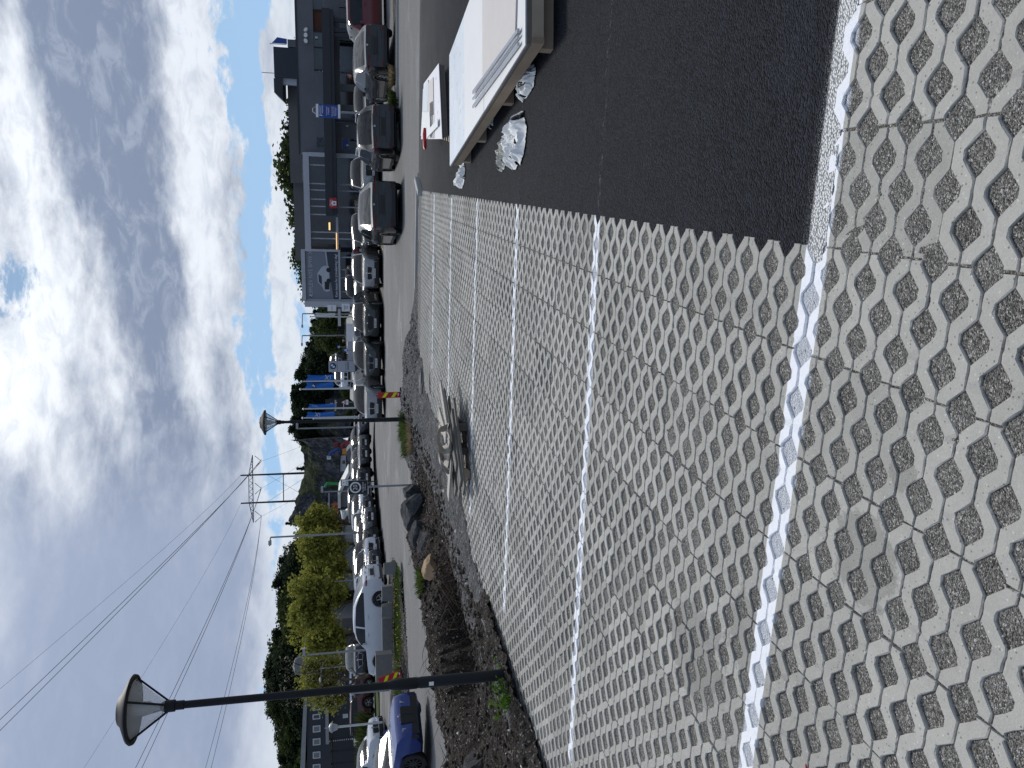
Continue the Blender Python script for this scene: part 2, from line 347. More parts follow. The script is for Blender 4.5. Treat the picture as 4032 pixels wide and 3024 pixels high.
def edge_paint(nt, P, col, d):
    # wide, speckled stroke of white sprayed over the asphalt along the paving edge, plus faint ends of the other lines
    pm = linemask(nt, P, [(tuple(W2(-.10, .07)), tuple(W2(-.10, -1.6)), .058)], .012, .012)
    chip = nt.smooth(nt.m('ADD', d, nt.m('MULTIPLY', nt.noise(P, 40, 4, .7), .25)), .78, .55)
    halo = linemask(nt, P, [(tuple(W2(-.075, .07)), tuple(W2(-.075, -1.6)), .05)], .05, .01)
    gr = nt.smooth(nt.noise(P, 190, 3, .7), .5, .66)
    mk = nt.m('MAXIMUM', nt.m('MULTIPLY', pm, nt.m('MULTIPLY_ADD', chip, .5, .5)), nt.m('MULTIPLY', nt.m('MULTIPLY', halo, gr), .55))
    fl = linemask(nt, P, [((1.15, 5.08), (2.6, 4.70), .03), ((1.81, 7.6), (3.0, 7.25), .03), ((2.46, 10.06), (3.6, 9.75), .03)], .02, .02)
    mk = nt.m('MAXIMUM', mk, nt.m('MULTIPLY', fl, nt.m('MULTIPLY', nt.smooth(nt.noise(P, 20, 4, .7), .5, .7), .12)))
    sp_ = nt.add('ShaderNodeSeparateXYZ'); nt.put(sp_.inputs[0], P)
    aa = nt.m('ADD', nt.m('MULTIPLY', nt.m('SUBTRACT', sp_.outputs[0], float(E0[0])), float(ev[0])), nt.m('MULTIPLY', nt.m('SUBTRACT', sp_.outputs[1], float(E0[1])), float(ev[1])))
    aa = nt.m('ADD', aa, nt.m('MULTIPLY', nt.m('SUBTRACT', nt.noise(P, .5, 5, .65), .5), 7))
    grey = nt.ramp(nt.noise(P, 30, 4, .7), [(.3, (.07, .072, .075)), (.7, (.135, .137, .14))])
    col = nt.mix(nt.m('MULTIPLY', nt.smooth(aa, 9, 20), .92), col, grey)     # dust carried in from the old road, plus grazing sheen mixed into the colour
    return nt.mix(mk, col, (.80, .81, .80))
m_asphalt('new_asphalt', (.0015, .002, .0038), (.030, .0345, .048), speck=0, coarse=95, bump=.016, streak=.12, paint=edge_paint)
m_asphalt('old_asphalt', (.085, .087, .09), (.165, .167, .168), speck=.02, coarse=60, bump=.002, streak=.45)
m_asphalt('far_ground', (.10, .10, .10), (.17, .168, .16), speck=0, coarse=20, bump=.002, streak=.4)

def m_soil(name, c0, c1, c2, sc_, bump, chips=.05):
    m, nt, b = newmat(name); P = nt.add('ShaderNodeNewGeometry').outputs['Position']
    n1 = nt.noise(P, sc_, 7, .7, .4); v = nt.vor(P, sc_*9, out='Color'); s_ = nt.add('ShaderNodeSeparateColor'); nt.put(s_.inputs[0], v); d = nt.vor(P, sc_*9)
    col = nt.ramp(nt.m('ADD', nt.m('MULTIPLY', n1, .7), nt.m('MULTIPLY', s_.outputs[0], .3)), [(.3, c0), (.5, c1), (.72, c2)])
    col = nt.mix(nt.m('MULTIPLY', nt.m('GREATER_THAN', s_.outputs[1], 1-chips), .8), col, (.33, .31, .28))
    nt.put(b.inputs['Base Color'], col); b.inputs['Roughness'].default_value = .95; b.inputs['Specular IOR Level'].default_value = .2
    bn = nt.add('ShaderNodeBump'); bn.inputs['Strength'].default_value = 1; bn.inputs['Distance'].default_value = bump
    nt.put(bn.inputs['Height'], nt.m('ADD', nt.m('MULTIPLY', n1, 2), nt.m('MULTIPLY', d, -.5))); nt.put(b.inputs['Normal'], bn.outputs[0])
m_soil('dark_soil', (.012, .0095, .008), (.032, .026, .021), (.080, .068, .056), 5, .05, .03)
m_soil('fine_gravel', (.07, .068, .065), (.125, .122, .118), (.20, .197, .19), 7, .03, .05)
m_soil('rubble_gravel', (.035, .036, .039), (.085, .087, .091), (.17, .173, .178), 3.5, .05, .04)
m_soil('verge_soil', (.022, .018, .014), (.062, .052, .043), (.14, .128, .112), 4, .05, .06)
m_soil('moss_grass', (.03, .045, .012), (.055, .085, .02), (.10, .13, .04), 6, .03, .01)

# ------------------------------------------------------------------ ground sheets
def sheet(name, xs, ys, zf, m, kind='structure', keep=None):
    X, Y = np.meshgrid(xs, ys); Z = zf(X, Y); V = np.stack([X, Y, Z], -1).reshape(-1, 3); nx, ny = len(xs), len(ys)
    i, j = np.meshgrid(np.arange(nx-1), np.arange(ny-1)); a = (j*nx+i).ravel(); Fq = np.stack([a, a+1, a+nx+1, a+nx], -1)
    if keep is not None:
        cx = X[:-1, :-1].ravel()+(xs[1]-xs[0])/2; cy = Y[:-1, :-1].ravel()+(ys[1]-ys[0])/2; Fq = Fq[keep(cx, cy)]
    return tag(npmesh(name, V, Fq, m, smooth=True), kind=kind)
def absheet(name, as_, bs, zf, m, kind='structure', keep=None):
    A, B = np.meshgrid(as_, bs); X = E0[0]+ev[0]*A+lv[0]*B; Y = E0[1]+ev[1]*A+lv[1]*B; Z = zf(A, B, X, Y); V = np.stack([X, Y, Z], -1).reshape(-1, 3)
    nx, ny = len(as_), len(bs); i, j = np.meshgrid(np.arange(nx-1), np.arange(ny-1)); a = (j*nx+i).ravel(); Fq = np.stack([a, a+nx, a+nx+1, a+1], -1)
    if keep is not None: Fq = Fq[keep(((A[:-1, :-1]+A[1:, 1:])/2).ravel(), ((B[:-1, :-1]+B[1:, 1:])/2).ravel())]
    return tag(npmesh(name, V, Fq, m, smooth=True), kind=kind)
xs = np.concatenate([-np.geomspace(900, 60, 14), np.linspace(-55, 55, 56), np.geomspace(60, 900, 14)])
ys = np.concatenate([[-60, -30, -12], np.linspace(-6, 75, 60), np.geomspace(82, 1200, 18)])
sheet('ground', xs, ys, lambda X, Y: zg(X, Y)-.12-.5*sstep((20-Y)/4)*0, 'far_ground')
def roadz(X, Y):
    a, b = AB(X, Y); ins = sstep((16.8-a)/.4)*sstep((9.3-b)/.4)
    return zg(X, Y) - .14*ins
sheet('road', np.linspace(-48, 48, 97), np.linspace(8, 74, 133), roadz, 'old_asphalt')
as_ = np.concatenate([[-.150], np.linspace(.2, 19.2, 60)])
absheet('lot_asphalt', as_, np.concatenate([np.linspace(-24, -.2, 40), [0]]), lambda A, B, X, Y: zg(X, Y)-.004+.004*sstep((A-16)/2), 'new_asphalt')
vs = []; fs = []
for k in range(-1, 82):
    for a_, b_ in ((.2*k, -.002), (.2*k+.2, -.002), (.2*k+.15, .05), (.2*k+.1, .068), (.2*k+.05, .05)): p_ = W2(max(a_, -.14), b_); vs.append((p_[0], p_[1], zgf(*p_)-.0035))
    n_ = len(vs); fs.append((n_-5, n_-4, n_-3, n_-2, n_-1))
me = bpy.data.meshes.new('asphalt_edge'); me.from_pydata(vs, [], fs); me.update(); me.materials.append(MATS['new_asphalt']); o = bpy.data.objects.new('asphalt_edge', me); COL.objects.link(o); o['kind'] = 'structure'
absheet('paving_gravel', np.linspace(-2.6, 16.3, 190), np.linspace(-3.6, 5.4, 90), lambda A, B, X, Y: -.0065-.004*fbm(A*9, B*9, 3), 'infill_gravel',
        keep=lambda A, B: ~((B < .02) & (A > -.09)))

# loose light chips lying on the gravel near the camera
n = 9000; ca = rng.uniform(-1.7, 4.5, n); cb = rng.uniform(-2.2, 4.2, n)*1.0
P2 = E0+ca[:, None]*ev+cb[:, None]*lv; ok = (P2[:, 1] > 1.4) & ~((cb < 0) & (ca > -.12)) & (np.abs(P2[:, 0]) < P2[:, 1]*.62+.3)
P2 = P2[ok]; n = len(P2); s_ = rng.uniform(.0018, .0052, n)*(1+P2[:, 1]*.08)
dirs = np.array([[1, 0, 0], [0, 1, 0], [-1, 0, 0], [0, -1, 0], [0, 0, .8], [0, 0, -.8]], float)
V = P2[:, None, :].repeat(6, 1); V = np.concatenate([V, np.full((n, 6, 1), -.0075)], -1)+dirs[None]*s_[:, None, None]*rng.uniform(.5, 1.3, (n, 6, 1))
T = np.array([[0, 1, 4], [1, 2, 4], [2, 3, 4], [3, 0, 4], [1, 0, 5], [2, 1, 5], [3, 2, 5], [0, 3, 5]])
mat('chip_stone', (.50, .48, .44), .8, var=.45, scale=40)
tag(npmesh('gravel_chips', V.reshape(-1, 3), (T[None]+np.arange(n)[:, None, None]*6).reshape(-1, 3), 'chip_stone', k=3), 'light stone chips scattered in the gravel of the grass pavers', 'gravel', kind='stuff')

# ------------------------------------------------------------------ paving stones
def paver_mesh():
    """60 x 40 cm grass paver: six wavy bars joined at their touching flats, chamfered tops, grooves between"""
    B_ = [0, .014, .036, .064, .086, .1]; L_ = [.0028, .0028, .0028, .031, .053, .053]; R_ = [.047, .047, .069, .0972, .0972, .0972]
    prof = []
    for per in range(4):
        seq = range(6) if per % 2 == 0 else range(5, -1, -1)
        for k_, i in enumerate(seq):
            bb = per*.1+(B_[i] if per % 2 == 0 else .1-B_[i])
            if prof and abs(prof[-1][0]-bb) < 1e-6: continue
            prof.append((bb, L_[i], R_[i]))
    vs, fs = [], []
    G = .0022
    for k in range(6):
        pr = []
        for bb, l_, r_ in prof:
            # bar k: touches its left line at b=.1,.3 when k is even, at b=0,.2,.4 when k is odd
            if k % 2 == 1: lo, hi = l_, r_
            else: lo, hi = .1-r_, .1-l_
            bb = min(max(bb, G), .4-G); pr.append((bb, lo+.1*k, hi+.1*k))
        c = .0035; rows = []
        for i, (bb, lo, hi) in enumerate(pr):
            bt = min(max(bb, G+c), .4-G-c)
            rows.append([(lo, bb, -.06), (lo, bb, -c), (lo+c, bt, 0), (hi-c, bt, 0), (hi, bb, -c), (hi, bb, -.06)])
        base = len(vs)
        for r in rows: vs += r
        for i in range(len(rows)-1):
            for j in range(5): fs.append((base+i*6+j, base+(i+1)*6+j, base+(i+1)*6+j+1, base+i*6+j+1))
        fs.append(tuple(base+j for j in range(6))); e_ = base+(len(rows)-1)*6; fs.append(tuple(e_+j for j in range(5, -1, -1)))
    vs += [(x, y, z) for z in (-.06, -.035) for x, y in ((.004, .004), (.596, .004), (.596, .396), (.004, .396))]
    b0 = len(vs)-8; fs += [(b0+4, b0+5, b0+6, b0+7), (b0, b0+1, b0+5, b0+4), (b0+1, b0+2, b0+6, b0+5), (b0+2, b0+3, b0+7, b0+6), (b0+3, b0, b0+4, b0+7)]
    me = bpy.data.meshes.new('paving_stone'); me.from_pydata(vs, [], fs); me.update(); me.materials.append(MATS['concrete_paver']); return me
pme = paver_mesh()
pvar = []
for k in range(6):        # cast stones are never quite alike: slightly rounded, wavering and here and there chipped edges
    mm = pme.copy(); r5 = np.random.default_rng(40+k); nv = len(mm.vertices); co = np.zeros(nv*3, np.float32); mm.vertices.foreach_get('co', co); co = co.reshape(-1, 3)
    topv = co[:, 2] > -.01; co[topv, :2] += r5.normal(0, .0009, (topv.sum(), 2)); co[topv, 2] += r5.normal(0, .0006, topv.sum())
    for _ in range(5):
        c5 = co[r5.choice(np.where(topv)[0]), :2]; dd = np.hypot(*(co[:, :2]-c5).T); near = topv & (dd < .012); co[near, 2] -= r5.uniform(.002, .006)
    mm.vertices.foreach_set('co', co.ravel()); mm.update(); pvar.append(mm)
cells = []
for i in range(-5, 26):
    for j in range(-9, 13):
        if j < 0 and i >= 0: continue
        a0, b0 = -.1+.6*i, .4*j
        if j >= 11 and i > 14: continue
        c = W2(a0+.3, b0+.2); d = Vector((c[0], c[1], -CH)); dep = d.dot(_f)
        pts = [W2(a0+s, b0+t) for s in (0, .6) for t in (0, .4)]
        if max(p_[1] for p_ in pts) < 1.2: continue
        vis = False
        for p_ in pts:
            dd = Vector((p_[0], p_[1], -CH)); dp = dd.dot(_f)
            if dp > .2 and abs(dd.dot(RR)/dp*F) < 1512+60 and dd.dot(UU)/dp*F > -2016-60: vis = True
        if vis: cells.append((d.length, a0, b0))
cells.sort()
rotz = math.atan2(ev[1], ev[0])
first = None
for k, (dist, a0, b0) in enumerate(cells[:300]):
    o = bpy.data.objects.new('paving_stone', pvar[int(rng.integers(0, 6))]); COL.objects.link(o)
    p_ = W2(a0, b0)+rng.normal(0, .0006, 2); o.location = (p_[0], p_[1], float(rng.normal(0, .0018)))
    o.rotation_euler = (float(rng.normal(0, .004)), float(rng.normal(0, .004)), rotz+float(rng.normal(0, .0016)))
    mid = W2(a0+.3, b0+.2); nl = 9
    for pp, qq, hw_ in LINES:
        pp = np.array(pp); qq = np.array(qq); t_ = (qq-pp)/np.hypot(*(qq-pp)); nl = min(nl, abs(float((mid-pp) @ np.array([-t_[1], t_[0]]))) if -.3 < (mid-pp) @ t_ < np.hypot(*(qq-pp))+.3 else 9)
    tag(o, 'concrete grass paver crossed by a white painted bay line' if nl < .22 else 'plain grey concrete grass paver with wavy bars around diamond gravel openings', 'paving stone', 'grass paving stones under the white lines' if nl < .22 else 'grass paving stones of the parking bays')
if len(cells) > 300:
    bv = np.array([v_.co[:] for v_ in pme.vertices]); Vs = []; Fs = []; k = 0
    polys = [tuple(p_.vertices) for p_ in pme.polygons]
    for dist, a0, b0 in cells[300:]:
        p_ = W2(a0, b0); c_, s_2 = math.cos(rotz), math.sin(rotz)
        X = bv[:, 0]*c_-bv[:, 1]*s_2+p_[0]; Y = bv[:, 0]*s_2+bv[:, 1]*c_+p_[1]
        Vs += list(zip(X, Y, bv[:, 2])); Fs += [tuple(i+k for i in f_) for f_ in polys]; k += len(bv)
    me = bpy.data.meshes.new('paving_stone'); me.from_pydata(Vs, [], Fs); me.update()
    tag(link('paving_stones_far', me, 'concrete_paver'), 'farthest rows of the same grey grass pavers by the gravel mound', 'paving', kind='stuff')
print('pavers', len(cells))

# ------------------------------------------------------------------ soil bank, gravel bed and mound between paving and road
def bedge(a): return 4.93-.55*sstep((a-7.2)/1.8)-.5*sstep((a-13.8)/1.5)
def gz_gravel(A, B, X, Y):
    nA = fbm(A*1.3, B*1.3, 5, .55)-.5; nf_ = fbm(A*7, B*7, 4, .6)-.5
    z = .022+.03*nA+.03*nf_
    e = (B-bedge(A)+.16*(fbm(A*2.2+9, B*.6, 3)-.5)*2)
    z = z-.09*sstep(-e/.12)+.03*sstep(e/.5)
    z = z-.45*sstep((B-5.45-.5*sstep((A-4)/3)+.5*nA)/.5)*sstep((17.0+1.5*nA-A)/1.2)
    def bump(a0, b0, ra, rb, h): return h*np.exp(-((A-a0)/ra)**2-((B-b0)/rb)**2)
    z = z+bump(19.3, 6.1, 1.5, 1.5, .24)+bump(20.3, 7.4, 1.3, 1.2, .26)+bump(18.2, 4.2, 1.3, 1.2, .20)+bump(16.8, 5.3, 2.2, 1.2, .10)+bump(15.2, 6.5, 1.8, 1.3, .08)
    edge = np.maximum.reduce([(A-20.6-.4*np.sin(B))/1.6, (B-8.4-.3*np.sin(A*2))/1.1, (A-17.2-1.4*sstep((B-1)/2))/1.0*(B < 3)])
    z = z+(zg(X, Y)+.0)*sstep((A-16)/3)*.75-.55*sstep(edge)
    z = z+.05*nA*sstep((A-12)/2)*3+.05*nf_*sstep((A-12)/2)
    return z
absheet('gravel_mound', np.arange(4.2, 23.5, .075), np.arange(-.4, 10.2, .075), gz_gravel, 'rubble_gravel', kind='structure',
        keep=lambda A, B: (B > bedge(A)-.45) | (A > 15.2))
def gz_dirt(A, B, X, Y):
    n1 = fbm(A*.9+3, B*.9, 5, .55)-.5; n2 = fbm(A*4+7, B*4, 5, .62)-.5; n3 = fbm(A*14, B*14, 3, .6)-.5
    lo = 5.40-.50*sstep((6.8-A)/1.2)+.45*sstep((A-9)/3)
    z = .05+.15*n1+.24*n2+.06*n3
    z = z-.12*sstep(-(B-lo-.5*n1)/.35)-.05
    z = z-.06*(B-6)*.8
    berm = np.exp(-((B-(8.1+.25*np.sin(A*.9)))/.8)**2)*sstep((A-3.5)/3)*(1-sstep((A-14.8)/1.6)); z = z+.40*berm
    end = 9.1-.9*sstep((6.5-A)/2.2)-.9*sstep((3-A)/2)+.25*(fbm(A*1.1, B*0, 3)-.5)
    z = z-.62*sstep((B-end+.35)/.8)
    pr = np.sqrt(((A-8.3)/2.0)**2+((B-6.75-.12*(A-8))/1.0)**2)+.35*n1+.12*n2
    z = z-.75*sstep((1.10-pr)/.30)
    z = z-.5*sstep((A-17.6)/1.0)-.12*sstep((1.2-A)/1.5)
    return z
absheet('soil_bank', np.arange(-1.5, 18.9, .045), np.arange(4.75, 10.4, .045), gz_dirt, 'dark_soil', kind='structure', keep=lambda A, B: B > bedge(A)-.1)
def zbank(x, y):
    a, b = AB(x, y); a = np.array([a]); b = np.array([b]); X = np.array([x]); Y = np.array([y])
    return float(max(gz_dirt(a, b, X, Y)[0], gz_gravel(a, b, X, Y)[0], zgf(x, y)-.14))

# crumbs of soil and stone on the bank (uncountable)
def scatter(name, n, afun, size, m, label, cat, kind='stuff', zoff=0):
    Vs = []; A, B = afun(n); X = E0[0]+ev[0]*A+lv[0]*B; Y = E0[1]+ev[1]*A+lv[1]*B
    Z = np.maximum(gz_dirt(A, B, X, Y)*(B > 4.9)+(-9)*(B <= 4.9), gz_gravel(A, B, X, Y)); s_ = size[0]+(size[1]-size[0])*rng.random(len(A))**2.5
    Cn = np.stack([X, Y, Z+zoff], -1); Vv = Cn[:, None]+dirs[None]*s_[:, None, None]*rng.uniform(.45, 1.3, (len(A), 6, 3))+rng.normal(0, .15, (len(A), 6, 3))*s_[:, None, None]
    return tag(npmesh(name, Vv.reshape(-1, 3), (T[None]+np.arange(len(A))[:, None, None]*6).reshape(-1, 3), m, k=3), label, cat, kind=kind)
mat('soil_crumb', (.030, .022, .017), .95, var=.6, scale=9); mat('rubble_stone', (.11, .113, .118), .85, var=.4, scale=6); mat('white_scrap', (.62, .60, .56), .8, var=.15)
scatter('soil_crumbs', 9000, lambda n: (rng.uniform(1, 17.5, n), rng.uniform(5.3, 9.4, n)), (.008, .07), 'soil_crumb', 'loose crumbs and clods of dark soil on the dug-up bank', 'soil')
scatter('rubble_stones', 7000, lambda n: (rng.uniform(15.5, 21.8, n), rng.uniform(3.2, 8.6, n)), (.008, .05), 'rubble_stone', 'crushed grey stones covering the gravel mound', 'gravel')
scatter('bank_stones', 2600, lambda n: (rng.uniform(2.5, 13, n), 4.9+3.5*rng.random(n)**1.7), (.006, .028), 'rubble_stone', 'small grey stones strewn over the strip of soil', 'gravel')
scatter('pale_scraps', 90, lambda n: (rng.uniform(2, 12.5, n), rng.uniform(5.1, 8.9, n)), (.012, .045), 'white_scrap', 'small pale scraps and chips lying on the dark soil', 'debris')
# roots and twigs
mb = MB()
for _ in range(520):
    a_, b_ = rng.uniform(3, 17), rng.uniform(5.7, 9.1); p_ = W2(a_, b_); z0 = zbank(p_[0], p_[1]); th = rng.uniform(0, 6.28); L = rng.uniform(.08, .5)
    q0 = Vector((p_[0], p_[1], z0-.01)); up = rng.uniform(0, .5)**2*2; dvec = Vector((math.cos(th), math.sin(th), up*1.3))
    q1 = q0+dvec*L*.5+Vector(rng.normal(0, .03, 3)); q2 = q0+dvec*L+Vector(rng.normal(0, .07, 3)); q2.z = min(q2.z, z0+.28)
    mb.tube([q0, q1, q2], [.006, .004, .0015], 4, False)
mat('root_bark', (.075, .052, .036), .9, var=.5)
tag(mb.build('roots', 'root_bark'), 'tangle of thin roots and twigs sticking out of the dark soil', 'roots', kind='stuff')

# ------------------------------------------------------------------ common paints
mat('lamp_black', (.012, .015, .018), .6, 0, var=.2, scale=8, spec=.25); mat('dark_metal', (.03, .032, .036), .5, .4)
mat('galv', (.30, .31, .32), .45, .7, var=.15, scale=6); mat('white_paint', (.72, .73, .74), .45, var=.05); mat('pole_white', (.62, .63, .62), .5, var=.08)
mat('sign_blue', (.012, .06, .30), .4, var=.08); mat('sign_black', (.008, .009, .011), .4); mat('sign_red', (.42, .012, .016), .4, var=.12); mat('sign_yellow', (.72, .78, .0), .4)
mat('sign_white', (.84, .85, .86), .5, var=.04); mat('rubber', (.012, .012, .013), .75, var=.2); mat('plastic_dark', (.022, .023, .025), .55); mat('wood_dark', (.13, .12, .105), .85, var=.4, scale=5, bump=.002)
mat('wood_beam', (.30, .225, .155), .8, var=.28, scale=4, bump=.001); mat('wood_pale', (.42, .34, .25), .8, var=.2, scale=5); mat('concrete', (.30, .305, .31), .85, var=.22, scale=2.5, bump=.004, bscale=30)
mat('concrete_wall', (.15, .158, .172), .85, var=.30, scale=.5, bump=.004, bscale=8); mat('kerb_stone', (.36, .365, .36), .8, var=.2, scale=5, bump=.003)
mat('white_frame', (.46, .48, .52), .5, var=.08); mat('cladding_dark', (.026, .032, .042), .55, var=.15); mat('canopy_dark', (.022, .027, .036), .5, var=.12)
def glassmat(name, col, rough=.06):
    m, nt, b = newmat(name); P = nt.add('ShaderNodeTexCoord').outputs['Object']
    c = nt.ramp(nt.noise(P, 1.3, 4, .6, 1.0), [(.35, tuple(x*.45 for x in col)), (.65, col)])
    nt.put(b.inputs['Base Color'], c); b.inputs['Roughness'].default_value = rough; b.inputs['Specular IOR Level'].default_value = .75
glassmat('window_dark', (.020, .024, .032)); glassmat('window_mid', (.06, .075, .085)); glassmat('car_glass', (.016, .020, .024), .05); MATS['car_glass'].node_tree.nodes['Principled BSDF'].inputs['Specular IOR Level'].default_value = .42

# ------------------------------------------------------------------ lamp posts
m, nt, b = newmat('lamp_glass'); b.inputs['Base Color'].default_value = (.75, .78, .80, 1); b.inputs['Transmission Weight'].default_value = 0; b.inputs['Alpha'].default_value = .38; b.inputs['Roughness'].default_value = .15
mat('lamp_frost', (.50, .53, .56), .5); mat('shade_inner', (.20, .21, .235), .6, var=.06)
def lamp_post(h=4.30, sticker=True):
    root = empty('lamp_post', (0, 0, 0))
    h0 = h-.52
    mb = MB(); mb.lathe([(.060, 0), (.060, 1.02), (.055, 1.03), (.055, 1.05), (.060, 1.06), (.060, 1.22), (.053, 1.30), (.040, 1.36)], 20); mb.build('post_base', 'lamp_black', root, True)
    mb = MB(); mb.lathe([(.040, 1.34), (.037, h0)], 18); mb.build('post', 'lamp_black', root, True)
    mb = MB(); mb.lathe([(.045, h0-.10), (.045, h0-.02), (.058, h0-.015), (.060, h0+.07), (.048, h0+.10), (.035, h0+.12)], 20)
    for k in range(4):
        t = k*math.pi/2+.6
        mb.tube([(.05*math.cos(t), .05*math.sin(t), h0+.05), (.31*math.cos(t), .31*math.sin(t), h0+.385)], .011, 6)
    mb.build('lamp_holder', 'lamp_black', root, True)
    mb = MB(); mb.lathe([(.055, h0+.08), (.285, h0+.38)], 32, cap=False); mb.build('lamp_glass', 'lamp_glass', root, True)
    mb = MB(); mb.lathe([(.028, h0+.12), (.030, h0+.17), (.065, h0+.23), (.068, h0+.38)], 16); mb.build('bulb_cover', 'lamp_frost', root, True)
    mb = MB(); mb.lathe([(.29, h0+.365), (.33, h0+.365), (.336, h0+.385), (.32, h0+.405), (.17, h0+.475), (.14, h0+.505), (.03, h0+.52), (.012, h0+.535)], 40, cap=False)
    sh = mb.build('lamp_shade', 'lamp_black', root, True)
    mb = MB(); mb.lathe([(.29, h0+.366), (.16, h0+.42), (.001, h0+.43)], 32, cap=False); mb.build('reflector', 'shade_inner', sh, True)
    return root
pb = gz(2012, 370, -.02); ht = at(460, 229, pb.y-.0).z
LS = .86
L1 = lamp_post(ht+.03); tag(L1, 'tall black lamp post with wide disc shade beside the paving, nearest the camera', 'lamp post', 'black lamp posts along the soil bank')
L1.location = (pb.x, pb.y, -.04)
L1s = copy_tree(L1); L1s['label'] = 'black lamp post with disc shade behind the gravel mound, farther one of the two'
dt = ray(1022, 1362); yl = (ht+.01-CH)/dt.z*dt.y; pf = at(1588, 1373, yl); L1s.location = (pf.x, pf.y, -.02)
mb = MB().box(-.02, .02, -.0625, -.060, .88, .93); mb.build('sticker', 'sign_white', L1)

# ------------------------------------------------------------------ big stack of sheets on timber
mat('sheet_white', (.66, .67, .68), .55, var=.08, scale=2); mat('sheet_pink', (.52, .49, .475), .6, var=.07, scale=5); mat('sheet_edge', (.22, .19, .165), .8, var=.3, scale=30); mat('steel_profile', (.42, .44, .48), .25, .85, var=.2)
m, nt, b = newmat('sheet_print'); P = nt.add('ShaderNodeTexCoord').outputs['Object']
mp = nt.add('ShaderNodeMapping'); nt.put(mp.inputs[0], P); mp.inputs['Scale'].default_value = (1, .55, 1)
vv = nt.vor(mp.outputs[0], 7, rand=.25); ring = nt.m('MULTIPLY', nt.smooth(vv, .22, .27), nt.smooth(vv, .36, .31))
col = nt.mix(nt.m('MULTIPLY', ring, nt.m('MULTIPLY', nt.smooth(nt.noise(P, 5, 4), .4, .62), .5)), nt.ramp(nt.noise(P, 2, 5, .6), [(.3, (.50, .56, .63)), (.7, (.63, .68, .72))]), (.30, .36, .46))
nt.put(b.inputs['Base Color'], col); b.inputs['Roughness'].default_value = .5
zt = .27
pA, pB, pD = gz(1770.6, 2369.6, zt), gz(1768, 2787, zt), gz(2069, 2851, zt)
yd = (pD-pA).normalized(); xd = Vector((-yd.y, yd.x, 0)); LL = (pD-pA).length
rz_ = math.atan2(-yd.x, yd.y)*1.0
# local frame: origin at the near-left corner D, +y towards A (away), +x to the right
rot = math.atan2((pA-pD).y, (pA-pD).x)-math.pi/2
st = empty('sheet_stack', (pD.x, pD.y, 0), rot, label='long stack of white building sheets on timber beams, on the asphalt at the right', cat='stack of sheets')
Wd = 1.50
mb = MB().box(.0, Wd, 3.3, LL, zt-.014, zt-.002); mb.build('printed_sheet', 'sheet_print', st)
mb = MB().box(0, Wd, 1.95, 3.296, zt-.014, zt-.001); mb.build('white_sheet', 'sheet_white', st)
mb = MB().box(0, Wd, .02, 1.946, zt-.014, zt-.003); mb.build('white_sheet', 'sheet_white', st)
mb = MB().add([(.14, .35, zt-.002), (Wd+.5, .10, zt-.002), (Wd+.5, 1.93, zt-.002), (.30, 1.95, zt-.002), (.14, .35, zt+.012), (Wd+.5, .10, zt+.012), (Wd+.5, 1.93, zt+.012), (.30, 1.95, zt+.012)],
    [(0, 3, 2, 1), (4, 5, 6, 7), (0, 1, 5, 4), (1, 2, 6, 5), (2, 3, 7, 6), (3, 0, 4, 7)]); mb.build('pink_sheet', 'sheet_pink', st)
mb = MB()
for k, (x0, w_) in enumerate(((.055, .03), (.095, .02), (.12, .035))):
    mb.box(-w_/2, w_/2, 0, 2.35, 0, .018, Matrix.Translation((x0+.02*k, .16, zt+.013)) @ Matrix.Rotation(R(-3.5-.6*k), 4, 'Z'))
mb.build('steel_profiles', 'steel_profile', st)
mb = MB()
for k in range(3): mb.box(.01*k, Wd-.01*k, .02+.006*k, LL-.015*k, zt-.016-.013*(k+1), zt-.016-.013*k-.002)
mb.build('sheets_below', 'sheet_edge', st)
mb = MB().box(.012, .06, .0, LL-.03, zt-.155, zt-.056); mb.build('beam', 'wood_beam', st)
mb = MB().box(.9, .948, .1, LL-.03, zt-.155, zt-.056); mb.build('beam', 'wood_beam', st)
for yy in (.15, 1.7, 3.3, 4.5):
    mb = MB().box(.03, 1.3, yy, yy+.1, 0.0, zt-.156); mb.build('bearer', 'wood_beam' if yy < 3 else 'wood_pale', st)
mb = MB(); mb.box(.02, .7, .02, .07, zt-.155, zt-.058); mb.build('end_block', 'wood_pale', st)

